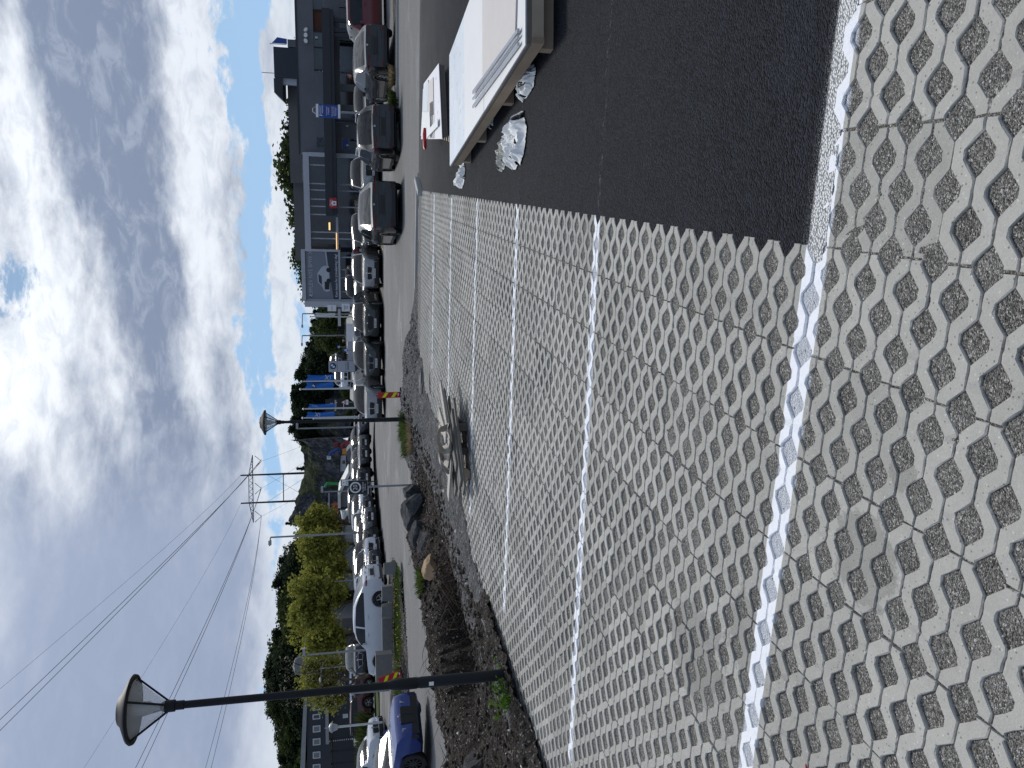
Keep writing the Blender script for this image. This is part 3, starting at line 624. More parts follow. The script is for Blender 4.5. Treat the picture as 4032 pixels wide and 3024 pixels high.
# crumpled plastic
def crumple(name, loc, sx, sy, h, seed, m, label, cat='plastic sheet', n=44, group=None):
    r2 = np.random.default_rng(seed); X, Y = np.meshgrid(np.linspace(-1, 1, n), np.linspace(-1, 1, n))
    ph = r2.uniform(0, 50, 4); rad = 1+.38*(fbm(np.cos(np.arctan2(Y, X))*1.6+ph[0], np.sin(np.arctan2(Y, X))*1.6+ph[1], 3)-.5)*2
    rr = np.maximum(abs(X), abs(Y)); k = rr/np.maximum(np.sqrt(X**2+Y**2), 1e-6); x = X*k*rad; y = Y*k*rad
    wx_ = X+.35*fbm(X*2+ph[0], Y*2, 2); wy_ = Y+.35*fbm(X*2, Y*2+ph[1], 2)
    r1 = 1-np.abs(2*fbm(wx_*1.5+ph[2], wy_*1.5+ph[3], 2)-1)*2.2; r2_ = 1-np.abs(2*fbm(wx_*3.6+ph[3], wy_*3.1+ph[0], 3, .5)-1)*2.4
    z = h*(.50*np.clip(r1, 0, 1)+.28*np.clip(r2_, 0, 1)+.1)*sstep((1.05-rr)*3)+.003+.03*h*r2.random(X.shape)
    x = x+.30*(fbm(X*2.2+ph[1], Y*2.2, 4)-.5); y = y+.30*(fbm(X*2.2, Y*2.2+ph[2], 4)-.5)
    V = np.stack([x*sx, y*sy, z], -1).reshape(-1, 3); i, j = np.meshgrid(np.arange(n-1), np.arange(n-1)); a = (j*n+i).ravel(); Fq = np.stack([a, a+1, a+n+1, a+n], -1)
    keep = (fbm(X[:-1, :-1].ravel()*3+ph[0], Y[:-1, :-1].ravel()*3, 3) > .33); o = npmesh(name, V, Fq[keep], m, smooth=True); o.location = loc
    return tag(o, label, cat, group)
mat('plastic_film', (.80, .81, .80), .9, var=.10, scale=9, spec=.08); mat('film_dirty', (.46, .46, .41), .65, var=.25, scale=9)
p_ = gz(2040, 2475, 0); crumple('plastic_film', (p_.x, p_.y, 0), .27, .34, .16, 3, 'plastic_film', 'large crumpled white plastic film on the asphalt in front of the sheet stack')
p_ = gz(1985, 2420, 0); crumple('plastic_film', (p_.x, p_.y, 0), .16, .20, .09, 13, 'film_dirty', 'dirty grey end of torn film just left of the large crumpled film')
p_ = gz(1822, 2330, 0); crumple('plastic_film', (p_.x, p_.y, 0), .17, .30, .13, 5, 'plastic_film', 'crumpled white film at the far left corner of the sheet stack')
p_ = gz(1938, 2560, 0); crumple('plastic_film', (p_.x, p_.y, 0), .12, .16, .09, 8, 'plastic_film', 'small torn film under the middle of the sheet stack')
p_ = gz(2085, 2690, 0); tornf = crumple('plastic_film', (p_.x+.02, p_.y, 0), .13, .30, .12, 9, 'plastic_film', 'torn white film with dark letters tucked under the near end of the stack')
text('lettering', 'BO', .13, 'plastic_dark', tornf, (0, -.10, .10), (R(35), 0, R(8)), depth=.001)

# second stack on a pallet
z2 = .22
qL, qN, qF, qG = gz(1741, 2480, z2), gz(1728, 2773, z2), gz(1659, 2478, z2), gz(1669, 2693, z2)
s2 = empty('pallet_of_boards', (qL.x, qL.y, 0), 0, label='low stack of printed white insulation boards on a dark pallet, behind the long stack', cat='pallet of boards')
cL, cN, cG, cF = [Vector((v_.x-qL.x, v_.y-qL.y)) for v_ in (qL, qN, qG, qF)]
def bil(s_, t_): return cL*(1-s_)*(1-t_)+cN*s_*(1-t_)+cG*s_*t_+cF*(1-s_)*t_
def quad(s0, s1, t0, t1): return [bil(s0, t0), bil(s1, t0), bil(s1, t1), bil(s0, t1)]
mb = MB()
for k in range(5): mb.slab(quad(.006*k, 1-.004*k, .004*(k % 2), .99), z2-.018*(k+1), z2-.018*k-.003)
mb.build('board_layers', 'sheet_edge', s2)
m, nt, b = newmat('board_print'); P = nt.add('ShaderNodeTexCoord').outputs['Object']
mp = nt.add('ShaderNodeMapping'); nt.put(mp.inputs[0], P); mp.inputs['Scale'].default_value = (1, .5, 1); vv = nt.vor(mp.outputs[0], 6, rand=.8)
nt.put(b.inputs['Base Color'], nt.mix(nt.m('MULTIPLY', nt.smooth(vv, .2, .15), nt.smooth(nt.noise(P, 1.7, 2), .45, .55)), (.68, .68, .71), (.22, .32, .62))); b.inputs['Roughness'].default_value = .5
MB().slab(quad(-.01, 1.005, -.005, 1), z2-.002, z2+.004).build('top_board', 'board_print', s2)
MB().slab(quad(.35, .9, .30, .62), z2+.005, z2+.016).build('loose_board', 'sheet_pink', s2)
MB().slab([bil(.02, .42), bil(.42, .50), bil(.50, .95), bil(.05, .97)], z2+.005, z2+.022).build('loose_board', 'sheet_white', s2)
MB().slab([bil(.45, .62), bil(.95, .60), bil(.90, .98), bil(.52, .96)], z2+.005, z2+.018).build('loose_board', 'sheet_print', s2)
for t_ in (.30, .36, .42): MB().slab([bil(.0, t_), bil(.55, t_+.02), bil(.55, t_+.035), bil(.0, t_+.015)], z2+.023, z2+.03).build('trim_strip', 'plastic_dark', s2)
MB().slab([bil(.16, .06), bil(.26, .05), bil(.12, .55), bil(.0, .60)], z2+.031, z2+.04).build('cream_strip', 'sheet_white', s2)
mb = MB()
for t_ in (.04, .48, .88): mb.slab(quad(.04, .9, t_, t_+.09), .02, z2-.095)
for s_ in (.04, .45, .82): mb.slab(quad(s_, s_+.08, .04, .94), 0, .019)
mb.build('pallet_base', 'wood_dark', s2)
mb = MB()
for k in range(5): mb.slab([bil(-.05+.01*k, .10+.05*k), bil(.05, .10+.05*k), bil(.05, .13+.05*k), bil(-.05+.01*k, .13+.05*k)], .02+.014*k, .033+.014*k)
mb.build('slats', 'wood_pale', s2)
mb = MB(); mb.tube([(0, 0, 0), (.06, .0, .005), (.30, .02, .005), (.42, .03, 0)], [.02, .035, .035, .022], 8)
ex = mb.build('tool_case', 'sign_red', None, True); p_ = gz(1668, 2468, z2+.07); ex.location = (p_.x-.15, p_.y, z2+.045); ex.scale = (.95, 1, 1)
tag(ex, 'long red plastic tool lying across the left end of the printed boards', 'tool')

# ------------------------------------------------------------------ pallet with weathered planks and webbing straps
pc = gz(1842, 1140, 0); pr = gz(1841, 1335, 0); u3 = (pr-pc).normalized(); rot3 = math.atan2(u3.y, u3.x)
pal = empty('wooden_pallet', (pc.x, pc.y, 0.002), rot3, label='dark weathered wooden pallet standing on the paving near the soil', cat='pallet')
pw, pd = .80, 1.2
for xx in (0, .35, .70):
    mb = MB()
    for yy in (0, .5, 1.05): mb.box(xx, xx+.1, yy, yy+.145, .022, .10)
    mb.box(xx, xx+.1, 0, pd, 0, .022); mb.box(xx, xx+.1, 0, pd, .10, .122); mb.build('runner', 'wood_dark', pal)
mb = MB()
for k in range(5): mb.box(0, pw, .0+k*.27, .1+k*.27, .122, .144)
mb.build('deck_boards', 'wood_dark', pal)
mat('plank_grey', (.135, .128, .115), .85, var=.45, scale=5, bump=.002); mat('plank_pale', (.34, .32, .28), .75, var=.25, scale=4)
def plank(V0, U0, V1, U1, z, w_, th, m, label):
    a_, b_ = gz(V0, U0, z), gz(V1, U1, z); d_ = b_-a_; L = d_.length
    mb = MB().box(0, L, -w_/2, w_/2, 0, th); o = mb.build('plank', m); o.location = a_; o.rotation_euler = (0, 0, math.atan2(d_.y, d_.x))
    return tag(o, label, 'plank', 'planks piled on the pallet')
plank(1833, 1090, 1790, 1440, .146, .22, .03, 'plank_grey', 'lowest near grey plank on the dark pallet')
plank(1815, 1075, 1770, 1450, .146, .20, .03, 'plank_grey', 'lowest grey plank at the back of the pallet pile')
plank(1820, 1120, 1783, 1400, .178, .18, .03, 'plank_grey', 'second layer grey plank along the near side of the pile')
plank(1800, 1085, 1763, 1385, .178, .2, .03, 'wood_dark', 'dark plank in the second layer of the pile')
plank(1802, 1180, 1752, 1480, .21, .16, .028, 'plank_grey', 'grey plank whose right end sticks out under the pale one')
plank(1770, 1065, 1780, 1220, .24, .20, .028, 'plank_pale', 'short pale board at the left end of the pile')
plank(1776, 1270, 1738, 1515, .24, .15, .028, 'plank_pale', 'pale plank pointing far out to the right of the pile')
plank(1762, 1300, 1734, 1400, .27, .18, .03, 'plank_pale', 'short pale block on top of the right half of the pile')
# wood blocks under the planks
mat('strap_web', (.36, .335, .30), .8, var=.12, scale=8)
mb = MB()
def ribbon(mb, pts, w_):
    pts = [Vector(p) for p in pts]; cp = []
    for i in range(len(pts)-1):
        p0, p1, p2, p3 = pts[max(i-1, 0)], pts[i], pts[i+1], pts[min(i+2, len(pts)-1)]
        for t in np.linspace(0, 1, 7)[:-1 if i < len(pts)-2 else None]:
            cp.append(.5*((2*p1)+(p2-p0)*t+(2*p0-5*p1+4*p2-p3)*t*t+(-p0+3*p1-3*p2+p3)*t**3))
    vs = []; fs = []
    for i, p in enumerate(cp):
        t = (cp[min(i+1, len(cp)-1)]-cp[max(i-1, 0)]).normalized(); s_ = t.cross(Vector((0.25, .55, .8))).normalized()
        if i and s_.dot(last) < 0: s_ = -s_
        last = s_; up = t.cross(s_)*.002
        vs += [p-s_*w_/2-up, p+s_*w_/2-up, p+s_*w_/2+up, p-s_*w_/2+up]
    for i in range(len(cp)-1):
        for j in range(4): fs.append((i*4+j, i*4+(j+1) % 4, i*4+4+(j+1) % 4, i*4+4+j))
    mb.add(vs, fs)
zq = .26
def sp_(V, U, z): return gz(V, U, z)
ribbon(mb, [sp_(1772, 1190, zq), sp_(1744, 1215, zq+.04), sp_(1728, 1280, zq+.16), sp_(1732, 1330, zq+.14), sp_(1755, 1330, zq+.05), sp_(1775, 1290, zq), sp_(1778, 1250, zq)], .09)
ribbon(mb, [sp_(1773, 1240, zq), sp_(1742, 1250, zq+.1), sp_(1725, 1290, zq+.2), sp_(1728, 1325, zq+.18), sp_(1762, 1345, zq+.03)], .08)
ribbon(mb, [sp_(1750, 1095, zq), sp_(1735, 1110, zq+.05), sp_(1732, 1160, zq+.10), sp_(1752, 1175, zq+.03), sp_(1768, 1150, zq)], .09)
ribbon(mb, [sp_(1770, 1160, zq), sp_(1735, 1200, zq+.12), sp_(1730, 1250, zq+.10), sp_(1760, 1262, zq+.02), sp_(1774, 1225, zq), sp_(1765, 1180, zq+.02)], .08)
ribbon(mb, [sp_(1768, 1300, zq), sp_(1730, 1340, zq+.06), sp_(1735, 1360, zq+.04), sp_(1765, 1345, zq)], .08)
tag(mb.build('webbing_strap', 'strap_web', None, True), 'heap of beige webbing straps looped on top of the planks', 'strap')
mb = MB(); mb.lathe([(.075, 0), (.085, .04), (.085, .30), (.07, .33)], 14); lg = mb.build('log', 'wood_pale', None, True)
p_ = gz(1845, 1125, 0); lg.location = (p_.x+.05, p_.y+.05, .085); lg.rotation_euler = (R(90), 0, R(20)); tag(lg, 'short round log with a cut end under the left end of the planks', 'log')

# ------------------------------------------------------------------ boulders
def boulder_mesh(name, seed, sub=4):
    import bmesh
    bm = bmesh.new(); bmesh.ops.create_icosphere(bm, subdivisions=sub, radius=1); r2 = np.random.default_rng(seed)
    pl_ = [(Vector(r2.normal(0, 1, 3)).normalized(), r2.uniform(.50, .78)) for _ in range(14)]
    for v in bm.verts:
        for n_, d_ in pl_:
            k = v.co.dot(n_)
            if k > d_: v.co -= n_*(k-d_)
        f_ = float(fbm(np.array([v.co.x*1.7+seed+v.co.z]), np.array([v.co.y*1.7+v.co.z*1.3]), 4)[0])-.5
        f2_ = float(fbm(np.array([v.co.x*5+seed+v.co.z*3]), np.array([v.co.y*5+v.co.z*4]), 3)[0])-.5
        v.co *= 1+.30*f_+.12*f2_
    me = bpy.data.meshes.new(name); bm.to_mesh(me); bm.free(); return me
m, nt, b = newmat('boulder'); P = nt.add('ShaderNodeTexCoord').outputs['Object']; n1 = nt.noise(P, 2.2, 8, .68, .6); n2 = nt.noise(P, 14, 5, .7)
nt.put(b.inputs['Base Color'], nt.ramp(nt.m('ADD', nt.m('MULTIPLY', n1, .65), nt.m('MULTIPLY', n2, .35)), [(.34, (.022, .025, .029)), (.5, (.075, .081, .089)), (.66, (.20, .205, .21))])); b.inputs['Roughness'].default_value = .9
bn = nt.add('ShaderNodeBump'); bn.inputs['Distance'].default_value = .16; nt.put(bn.inputs['Height'], nt.m('ADD', n1, nt.m('MULTIPLY', n2, .6))); nt.put(b.inputs['Normal'], bn.outputs[0])
m, nt, b = newmat('boulder_tan'); P = nt.add('ShaderNodeTexCoord').outputs['Object']; n1 = nt.noise(P, 2.2, 8, .68, .6)
nt.put(b.inputs['Base Color'], nt.ramp(n1, [(.32, (.11, .105, .095)), (.5, (.22, .21, .19)), (.7, (.34, .32, .29))])); b.inputs['Roughness'].default_value = .9
bn = nt.add('ShaderNodeBump'); bn.inputs['Distance'].default_value = .05; nt.put(bn.inputs['Height'], n1); nt.put(b.inputs['Normal'], bn.outputs[0])
def boulder(V0, V1, U0, U1, Y, seed, m, label, dz=0, deep=.9):
    c = at((V0+V1)/2, (U0+U1)/2, Y); wx = abs(at(V0, U1, Y).x-at(V0, U0, Y).x)/2; hz = abs(at(V0, U0, Y).z-at(V1, U0, Y).z)/2
    me = boulder_mesh('boulder', seed); o = link('boulder', me, m, None, True, sharp=20); o.location = c; o.scale = (wx*1.38, max(wx, hz)*deep*1.2, hz*1.38); o.rotation_euler = (0, 0, seed*.0)
    return tag(o, label, 'boulder', 'boulders on the soil bank')
boulder(1580, 1668, 1050, 1108, 18.6, 4, 'boulder', 'dark boulder at the right end of the row, next to the speed sign post')
boulder(1590, 1682, 955, 1062, 18.0, 9, 'boulder', 'largest dark boulder, second in the row from the speed sign')
boulder(1616, 1684, 880, 975, 17.3, 12, 'boulder', 'jagged dark boulder in the middle of the row beside the road')
boulder(1652, 1704, 815, 925, 16.4, 21, 'boulder', 'long low brown-grey boulder touching the pale stump')
boulder(1832, 1940, 70, 190, 10.9, 31, 'boulder_tan', 'pale tan pointed boulder by the road at the left')
boulder(1856, 1990, -60, 80, 10.1, 17, 'boulder', 'square grey boulder nearest the camera on the left bank')
boulder(1650, 1668, 1480, 1560, 16.6, 3, 'rubble_stone', 'flat grey stone on the edge of the gravel mound')
# stump
mat('stump_wood', (.34, .23, .13), .85, var=.45, scale=7, bump=.01)
c = at(1694, 800, 15.3); me = boulder_mesh('stump', 55); stp = link('tree_stump', me, 'stump_wood', None, True, sharp=30); stp.location = c+Vector((0, 0, .02)); stp.scale = (.30, .26, .17); stp.rotation_euler = (.3, .1, .5)
tag(stp, 'pale orange broken tree stump lying on the bank left of the boulders', 'tree stump')
# hanging root mass beside the pit
mb = MB(); pz = W2(9.9, 6.7)
for k in range(70):
    t0 = Vector((pz[0]+rng.normal(0, .35), pz[1]+rng.normal(0, .18), .12+rng.normal(0, .05)))
    mb.tube([t0, t0+Vector((rng.normal(0, .12), rng.normal(0, .1), -.12)), t0+Vector((rng.normal(0, .2), rng.normal(0, .15), -.30))], [.014, .01, .003], 4, False)
tag(mb.build('root_mass', 'root_bark', None, True), 'clump of thick dark roots hanging at the far side of the dug pit', 'roots', kind='stuff')

# ------------------------------------------------------------------ grass tufts and leafy shoots
def leafmat(name, c0, c1):
    m, nt, b = newmat(name); P = nt.add('ShaderNodeTexCoord').outputs['Object']; oi = nt.add('ShaderNodeNewGeometry').outputs['Random Per Island']
    nt.put(b.inputs['Base Color'], nt.ramp(nt.m('ADD', nt.m('MULTIPLY', nt.noise(P, .8, 3), .5), nt.m('MULTIPLY', oi, .5)), [(.25, c0), (.75, c1)])); b.inputs['Roughness'].default_value = .85; b.inputs['Specular IOR Level'].default_value = .1
    t = nt.add('ShaderNodeBsdfTranslucent'); nt.put(t.inputs[0], b.inputs['Base Color'].links[0].from_socket)
    mx = nt.add('ShaderNodeMixShader'); mx.inputs[0].default_value = .3; nt.put(mx.inputs[1], b.outputs[0]); nt.put(mx.inputs[2], t.outputs[0]); nt.put(nt.n['Material Output'].inputs[0], mx.outputs[0])
leafmat('grass_green', (.035, .06, .012), (.12, .17, .04)); leafmat('grass_dry', (.16, .125, .075), (.30, .25, .16)); leafmat('leaf_fresh', (.05, .12, .012), (.14, .28, .03))
leafmat('leaf_spring', (.17, .185, .03), (.43, .42, .10)); leafmat('leaf_dark', (.012, .022, .012), (.040, .058, .028)); leafmat('leaf_olive', (.03, .045, .015), (.085, .11, .035)); leafmat('shrub_green', (.035, .06, .02), (.09, .12, .04))
def blades(name, loc, r, h, n, m, label, cat='grass tuft', lean=.5, w_=.006):
    Vs = []; 
    for _ in range(n):
        th = rng.uniform(0, 6.28); rr = r*math.sqrt(rng.random()); b0 = np.array([rr*math.cos(th), rr*math.sin(th), 0]); d_ = np.array([math.cos(th)*lean*rng.uniform(.3, 1.2), math.sin(th)*lean*rng.uniform(.3, 1.2), 1]); hh = h*rng.uniform(.5, 1.1)
        s_ = np.array([-math.sin(th+rng.normal(0, 1)), math.cos(th), 0])*w_
        mid = b0+d_*hh*.55; tip = b0+d_*hh*np.array([1.5, 1.5, .95]); Vs += [b0-s_, b0+s_, mid+s_*.8, mid-s_*.8, mid-s_*.8, mid+s_*.8, tip+s_*.1, tip-s_*.1]
    V = np.array(Vs); o = npmesh(name, V, np.arange(len(V)).reshape(-1, 4), m); o.location = loc; return tag(o, label, cat)
def zb(p): return zbank(p.x, p.y)
for (V_, U_, Y_, r_, h_, n_, m_, lb) in [(1600, 1345, 21.6, .32, .30, 420, 'grass_green', 'green grass tuft at the foot of the farther lamp post'), (1606, 1290, 20.6, .34, .34, 520, 'grass_green', 'green grass tuft left of the farther lamp post'),
        (1640, 1300, 19.2, .4, .2, 300, 'grass_dry', 'dry yellow grass below the green tufts on the bank'), (1702, 738, 15.6, .22, .24, 300, 'grass_green', 'green grass tuft behind the pale tree stump')]:
    p_ = at(V_, U_, Y_); z_ = zbank(p_.x, p_.y)-.02; blades('grass_tuft', (p_.x, p_.y, max(z_, p_.z-.15)), r_, h_, n_, m_, lb, w_=.011)
def shoots(name, loc, r, h, n, m, label):
    root = empty(name, loc, label=label, cat='shrub'); mb = MB(); Vs = []
    for _ in range(n):
        th = rng.uniform(0, 6.28); e_ = Vector((math.cos(th)*r*rng.uniform(.3, 1), math.sin(th)*r*rng.uniform(.3, 1), h*rng.uniform(.4, 1))); mb.tube([(0, 0, 0), e_*.6+Vector((0, 0, .02)), e_], [.005, .004, .002], 4)
        for k in range(9):
            c_ = e_*rng.uniform(.45, 1.05)+Vector(rng.normal(0, .025, 3)); a_ = Vector(rng.normal(0, 1, 3)).normalized(); b_ = a_.cross(Vector(rng.normal(0, 1, 3))).normalized(); s_ = rng.uniform(.016, .034)
            Vs += [c_-a_*s_, c_+b_*s_*.6, c_+a_*s_, c_-b_*s_*.6]
    mb.build('stems', 'root_bark', root); V = np.array([v[:] for v in Vs]); npmesh('leaves', V, np.arange(len(V)).reshape(-1, 4), m, root); return root
p_ = gz(2012, 300, 0); shoots('leafy_shrub', (p_.x-.02, p_.y-.05, -.05), .26, .30, 26, 'leaf_fresh', 'small bright green leafy shrub left of the near lamp post base')
p_ = gz(1992, 400, 0); shoots('leafy_shrub', (p_.x, p_.y+.05, -.06), .09, .16, 6, 'leaf_fresh', 'tiny green sprout right of the near lamp post base')
mb = MB(); mb.lathe([(.011, 0), (.010, .05), (.004, .09)], 8); rc = mb.build('red_pen', 'sign_red', None, True); p_ = gz(3187, 3, .0); rc.location = (p_.x-.035, p_.y, .008); rc.rotation_euler = (0, R(90), R(15)); rc.scale = (.5, .5, .5); tag(rc, 'small red plastic piece lying on the paving at the left edge of the picture', 'plastic piece')

# ------------------------------------------------------------------ kerbs and road markings
def kerb(name, pts, w_, h, label=None, kind=None, parent=None):
    vs, fs = [], []; pts = [Vector(p) for p in pts]
    for i, p in enumerate(pts):
        t = (pts[min(i+1, len(pts)-1)]-pts[max(i-1, 0)]); t.z = 0; t.normalize(); n_ = Vector((-t.y, t.x, 0))
        z0 = zgf(p.x, p.y)
        for s_, zz_ in ((-.5, -.15), (-.5, h-.015), (-.4, h), (.4, h), (.5, h-.015), (.5, -.15)): q_ = p+n_*w_*s_; vs.append((q_.x, q_.y, z0+zz_))
    for i in range(len(pts)-1):
        for j in range(5): fs.append((i*6+j, i*6+6+j, i*6+7+j, i*6+1+j))
    fs += [tuple(range(6)), tuple(range(len(vs)-6, len(vs)))[::-1]]
    o = MB().add(vs, fs).build(name, 'kerb_stone'); return tag(o, label, 'kerb' if label else None, kind=kind)
def arc(pts, n=6):
    out = []
    P_ = [Vector(p) for p in pts]
    for i in range(len(P_)-1):
        p0, p1, p2, p3 = P_[max(i-1, 0)], P_[i], P_[i+1], P_[min(i+2, len(P_)-1)]
        for t in np.linspace(0, 1, n, endpoint=False): out.append(.5*((2*p1)+(p2-p0)*t+(2*p0-5*p1+4*p2-p3)*t*t+(-p0+3*p1-3*p2+p3)*t**3))
    out.append(P_[-1]); return out
kp = [gz(V_, U_, z_) for V_, U_, z_ in ((1662, 2262, 0), (1650, 2300, 0), (1637, 2318, -.03), (1627, 2300, -.08), (1619, 2240, -.12), (1613, 2120, -.14), (1610, 2000, -.14), (1607, 1890, -.14))]
kerb('kerb', arc([(p.x, p.y, 0) for p in kp]), .13, .10, 'rounded light concrete kerb around the end of the parking bays')
p0 = gz(1566, 3100, -.42); p1 = gz(1566, 2520, -.42); p2 = gz(1572, 2470, -.42)
kerb('kerb', arc([(p0.x, p0.y, 0), ((p0.x+p1.x)/2, (p0.y+p1.y)/2, 0), (p1.x, p1.y, 0), (p2.x-.2, p2.y+.3, 0), (p2.x-.3, p2.y+1.6, 0)]), .14, .10, 'long concrete kerb in front of the planted strip by the dark cars')
p0 = at(1571, 1112, 24.5); kerb('kerb', [(p0.x-1.0, 23.8, 0), (p0.x+.4, 24.6, 0)], .16, .13, 'short white kerb piece behind the boulders beside the speed sign')
mb = MB()
xs_ = np.linspace(p1.x-1, 16.5, 20)
absx = []
sheet('planted_strip', np.linspace(p1.x-.2, 17.5, 40), np.linspace(p1.y+.05, p1.y+1.5, 8), lambda X, Y: zg(X, Y)+.03+.04*fbm(X*3, Y*3, 3), 'verge_soil')
def strip(Vc, Uc, L, w_, dirx):
    a_ = None
mk = MB()
def dash(V0, U0, V1, U1, w_=.10, zz_=-.40):
    a_ = gz(V0, U0, zz_); b_ = gz(V1, U1, zz_); t = (b_-a_); t.z = 0; t.normalize(); n_ = Vector((-t.y, t.x, 0))*w_/2; m_ = 6; vs = []; fs = []
    for i in range(m_+1):
        p = a_.lerp(b_, i/m_); 
        for s_ in (-1, 1): q_ = p+n_*s_; vs.append((q_.x, q_.y, float(roadz(q_.x, q_.y))+.010))
    for i in range(m_): fs.append((2*i, 2*i+1, 2*i+3, 2*i+2))
    mk.add(vs, fs)
for d_ in ((1524, 1985, 1525, 1922), (1528, 1620, 1530, 1565), (1531, 1510, 1532, 1462), (1535, 1245, 1536, 1215), (1540, 1160, 1541, 1062), (1575, 1755, 1577, 1678)): dash(*d_)
mat('road_paint', (.52, .53, .53), .7, var=.25, scale=3)
o = mk.build('road_markings', 'road_paint'); tag(o, kind='structure')
mk = MB(); mat('road_paint_yellow', (.50, .40, .16), .7, var=.3, scale=3)
for d_ in ((1500, 2052, 1505, 2040), (1500, 1885, 1503, 1850), (1498, 1700, 1502, 1690)): dash(*d_, w_=.09, zz_=-.2)
tag(mk.build('bay_markings', 'road_paint_yellow'), kind='structure')
# verge across the road at the left: soil, grass, concrete blocks
def verge(X, Y): return zg(X, Y)+.035+.16*sstep((Y-(32.2-.25*(X+12)))/2.2)*sstep((45-Y)/3)+.06*(fbm(X*1.5, Y*1.5, 4)-.5)*2
va = [at(1605, u_, 1) for u_ in (0, 250, 600, 840)]
def keepv(cx, cy):
    u_ = cx/cy
    return (cx < -7.4) & (cy > np.where(cx > -12, 30.4+.72*(cx+11.9), 30.3+.25*(cx+11.9))) & (cy < 36.5)
sheet('verge', np.linspace(-24, -7, 110), np.linspace(28, 38, 70), lambda X, Y: verge(X, Y)-.35*sstep((X+8.6)/1.0), 'verge_soil', keep=keepv)
mat('block_concrete', (.17, .172, .165), .9, var=.3, scale=5, bump=.01)
def cblock(V0, V1, U0, U1, Y, d_, label, rz=0, top=1.0):
    a_ = at((V0+V1)/2, (U0+U1)/2, Y); w_ = abs(at(V0, U1, Y).x-at(V0, U0, Y).x); h = abs(at(V0, U0, Y).z-at(V1, U0, Y).z)
    root = MB().box(-w_/2, w_/2, -.03, d_, -h/2-.15, h/2, None, top).build('concrete_block', 'block_concrete'); root.location = (a_.x, Y, a_.z); root.rotation_euler = (0, 0, rz)
    return tag(root, label, 'concrete block', 'concrete blocks edging the car park')
cblock(1512, 1545, 812, 762, 33.5, .5, 'tilted concrete block behind the dark car fronts, farthest right', .3, .85)
cblock(1504, 1532, 716, 655, 34, .5, 'broken concrete block under the tail of the white coupe', .1, .9)
cblock(1503, 1530, 640, 590, 34.2, .4, 'cracked leaning concrete block below the rear wheel of the white coupe', -.12, .8)
cblock(1505, 1530, 588, 450, 34.6, .4, 'long low concrete edging below the doors of the white coupe')
cblock(1480, 1530, 447, 335, 32.6, .5, 'big dark rectangular concrete block behind the leaning barrier board', .02, 1)
n = 1500; gx = rng.uniform(-19, -8, n); gy = 30.2+rng.uniform(-.2, 3.2, n)+.55*np.maximum(gx+11.9, 0); c_ = np.stack([gx, gy, verge(gx, gy)+.01], -1); s_ = .015+.07*rng.random(n)**3; V = (c_[:, None]+dirs[None]*s_[:, None, None]*rng.uniform(.5, 1.3, (n, 6, 1))).reshape(-1, 3)
tag(npmesh('verge_stones', V, (T[None]+np.arange(n)[:, None, None]*6).reshape(-1, 3), 'rubble_stone', k=3), 'stones and rubble lying in the bare soil of the verge', 'gravel', kind='stuff')
Vs = []; n = 5200
gx = rng.uniform(-19, -7.6, n); gy = 33.6+rng.normal(0, .5, n)-.10*(gx+10); gzv = verge(gx, gy); th = rng.uniform(0, 6.28, n); hh = rng.uniform(.05, .16, n)
b0 = np.stack([gx, gy, gzv-.01], -1); sd2 = np.stack([np.cos(th), np.sin(th), th*0], -1)*.02; tip = b0+np.stack([rng.normal(0, .04, n), rng.normal(0, .04, n), hh], -1)
V = np.stack([b0-sd2, b0+sd2, tip+sd2*.2, tip-sd2*.2], 1).reshape(-1, 3); tag(npmesh('verge_grass', V, np.arange(4*n).reshape(-1, 4), 'grass_green'), 'short green grass on the verge in front of the concrete blocks', 'grass', kind='stuff')
n = 60; gx = rng.uniform(-18, -8.5, n); gy = 33.4+rng.normal(0, .35, n)-.10*(gx+10); c_ = np.stack([gx, gy, verge(gx, gy)+.12], -1); V = (c_[:, None]+dirs[None]*.028).reshape(-1, 3)
mat('dandelion', (.80, .62, .02), .7); tag(npmesh('dandelions', V, (T[None]+np.arange(n)[:, None, None]*6).reshape(-1, 3), 'dandelion', k=3), 'yellow dandelion heads dotted over the verge grass', 'flowers', kind='stuff')
sheet('lawn', np.linspace(-34, -14, 30), np.linspace(52, 61, 12), lambda X, Y: zg(X, Y)+.03+.08*fbm(X, Y, 2), 'moss_grass')

# ------------------------------------------------------------------ barrier boards
def board(loc, tilt, rz, label, foot=True):
    root = empty('barrier_board', loc, rz, label=label, cat='barrier board', group='red and yellow barrier boards')
    root.rotation_euler = (0, tilt, rz)
    MB().box(-.115, .115, -.02, .02, .06, .98).build('board', 'sign_red', root)
    mb = MB()
    for z0 in (.33, .70): mb.prism([(-.095, z0-.115+.08), (-.095, z0+.08+.02), (.095, z0-.06+.02), (.095, z0-.255+.08)], -.026, -.0205)
    mb.build('yellow_stripes', 'sign_yellow', root)
    MB().box(-.035, .06, -.025, -.0205, .11, .15).build('sticker', 'sign_white', root)
    mb = MB(); mb.box(-.10, .10, -.38, .38, 0, .06, None, .8, .9) if foot else mb.box(-.3, .3, -.1, .1, 0, .06, None, .9); mb.build('foot', 'rubber', root)
    return root
p_ = at(1567, 1470, 32.5); board((p_.x, p_.y, zgf(p_.x, p_.y)+.0), R(-1), .0, 'upright barrier board on the road in front of the silver car', False).scale = (1.05, 1, 1.0)
p_ = at(1583, 375, 31.5); bb_ = board((p_.x, p_.y, p_.z-.02), R(-14), .1, 'leaning barrier board beside the dark concrete block', False); bb_.scale = (1.0, 1, 1.0)

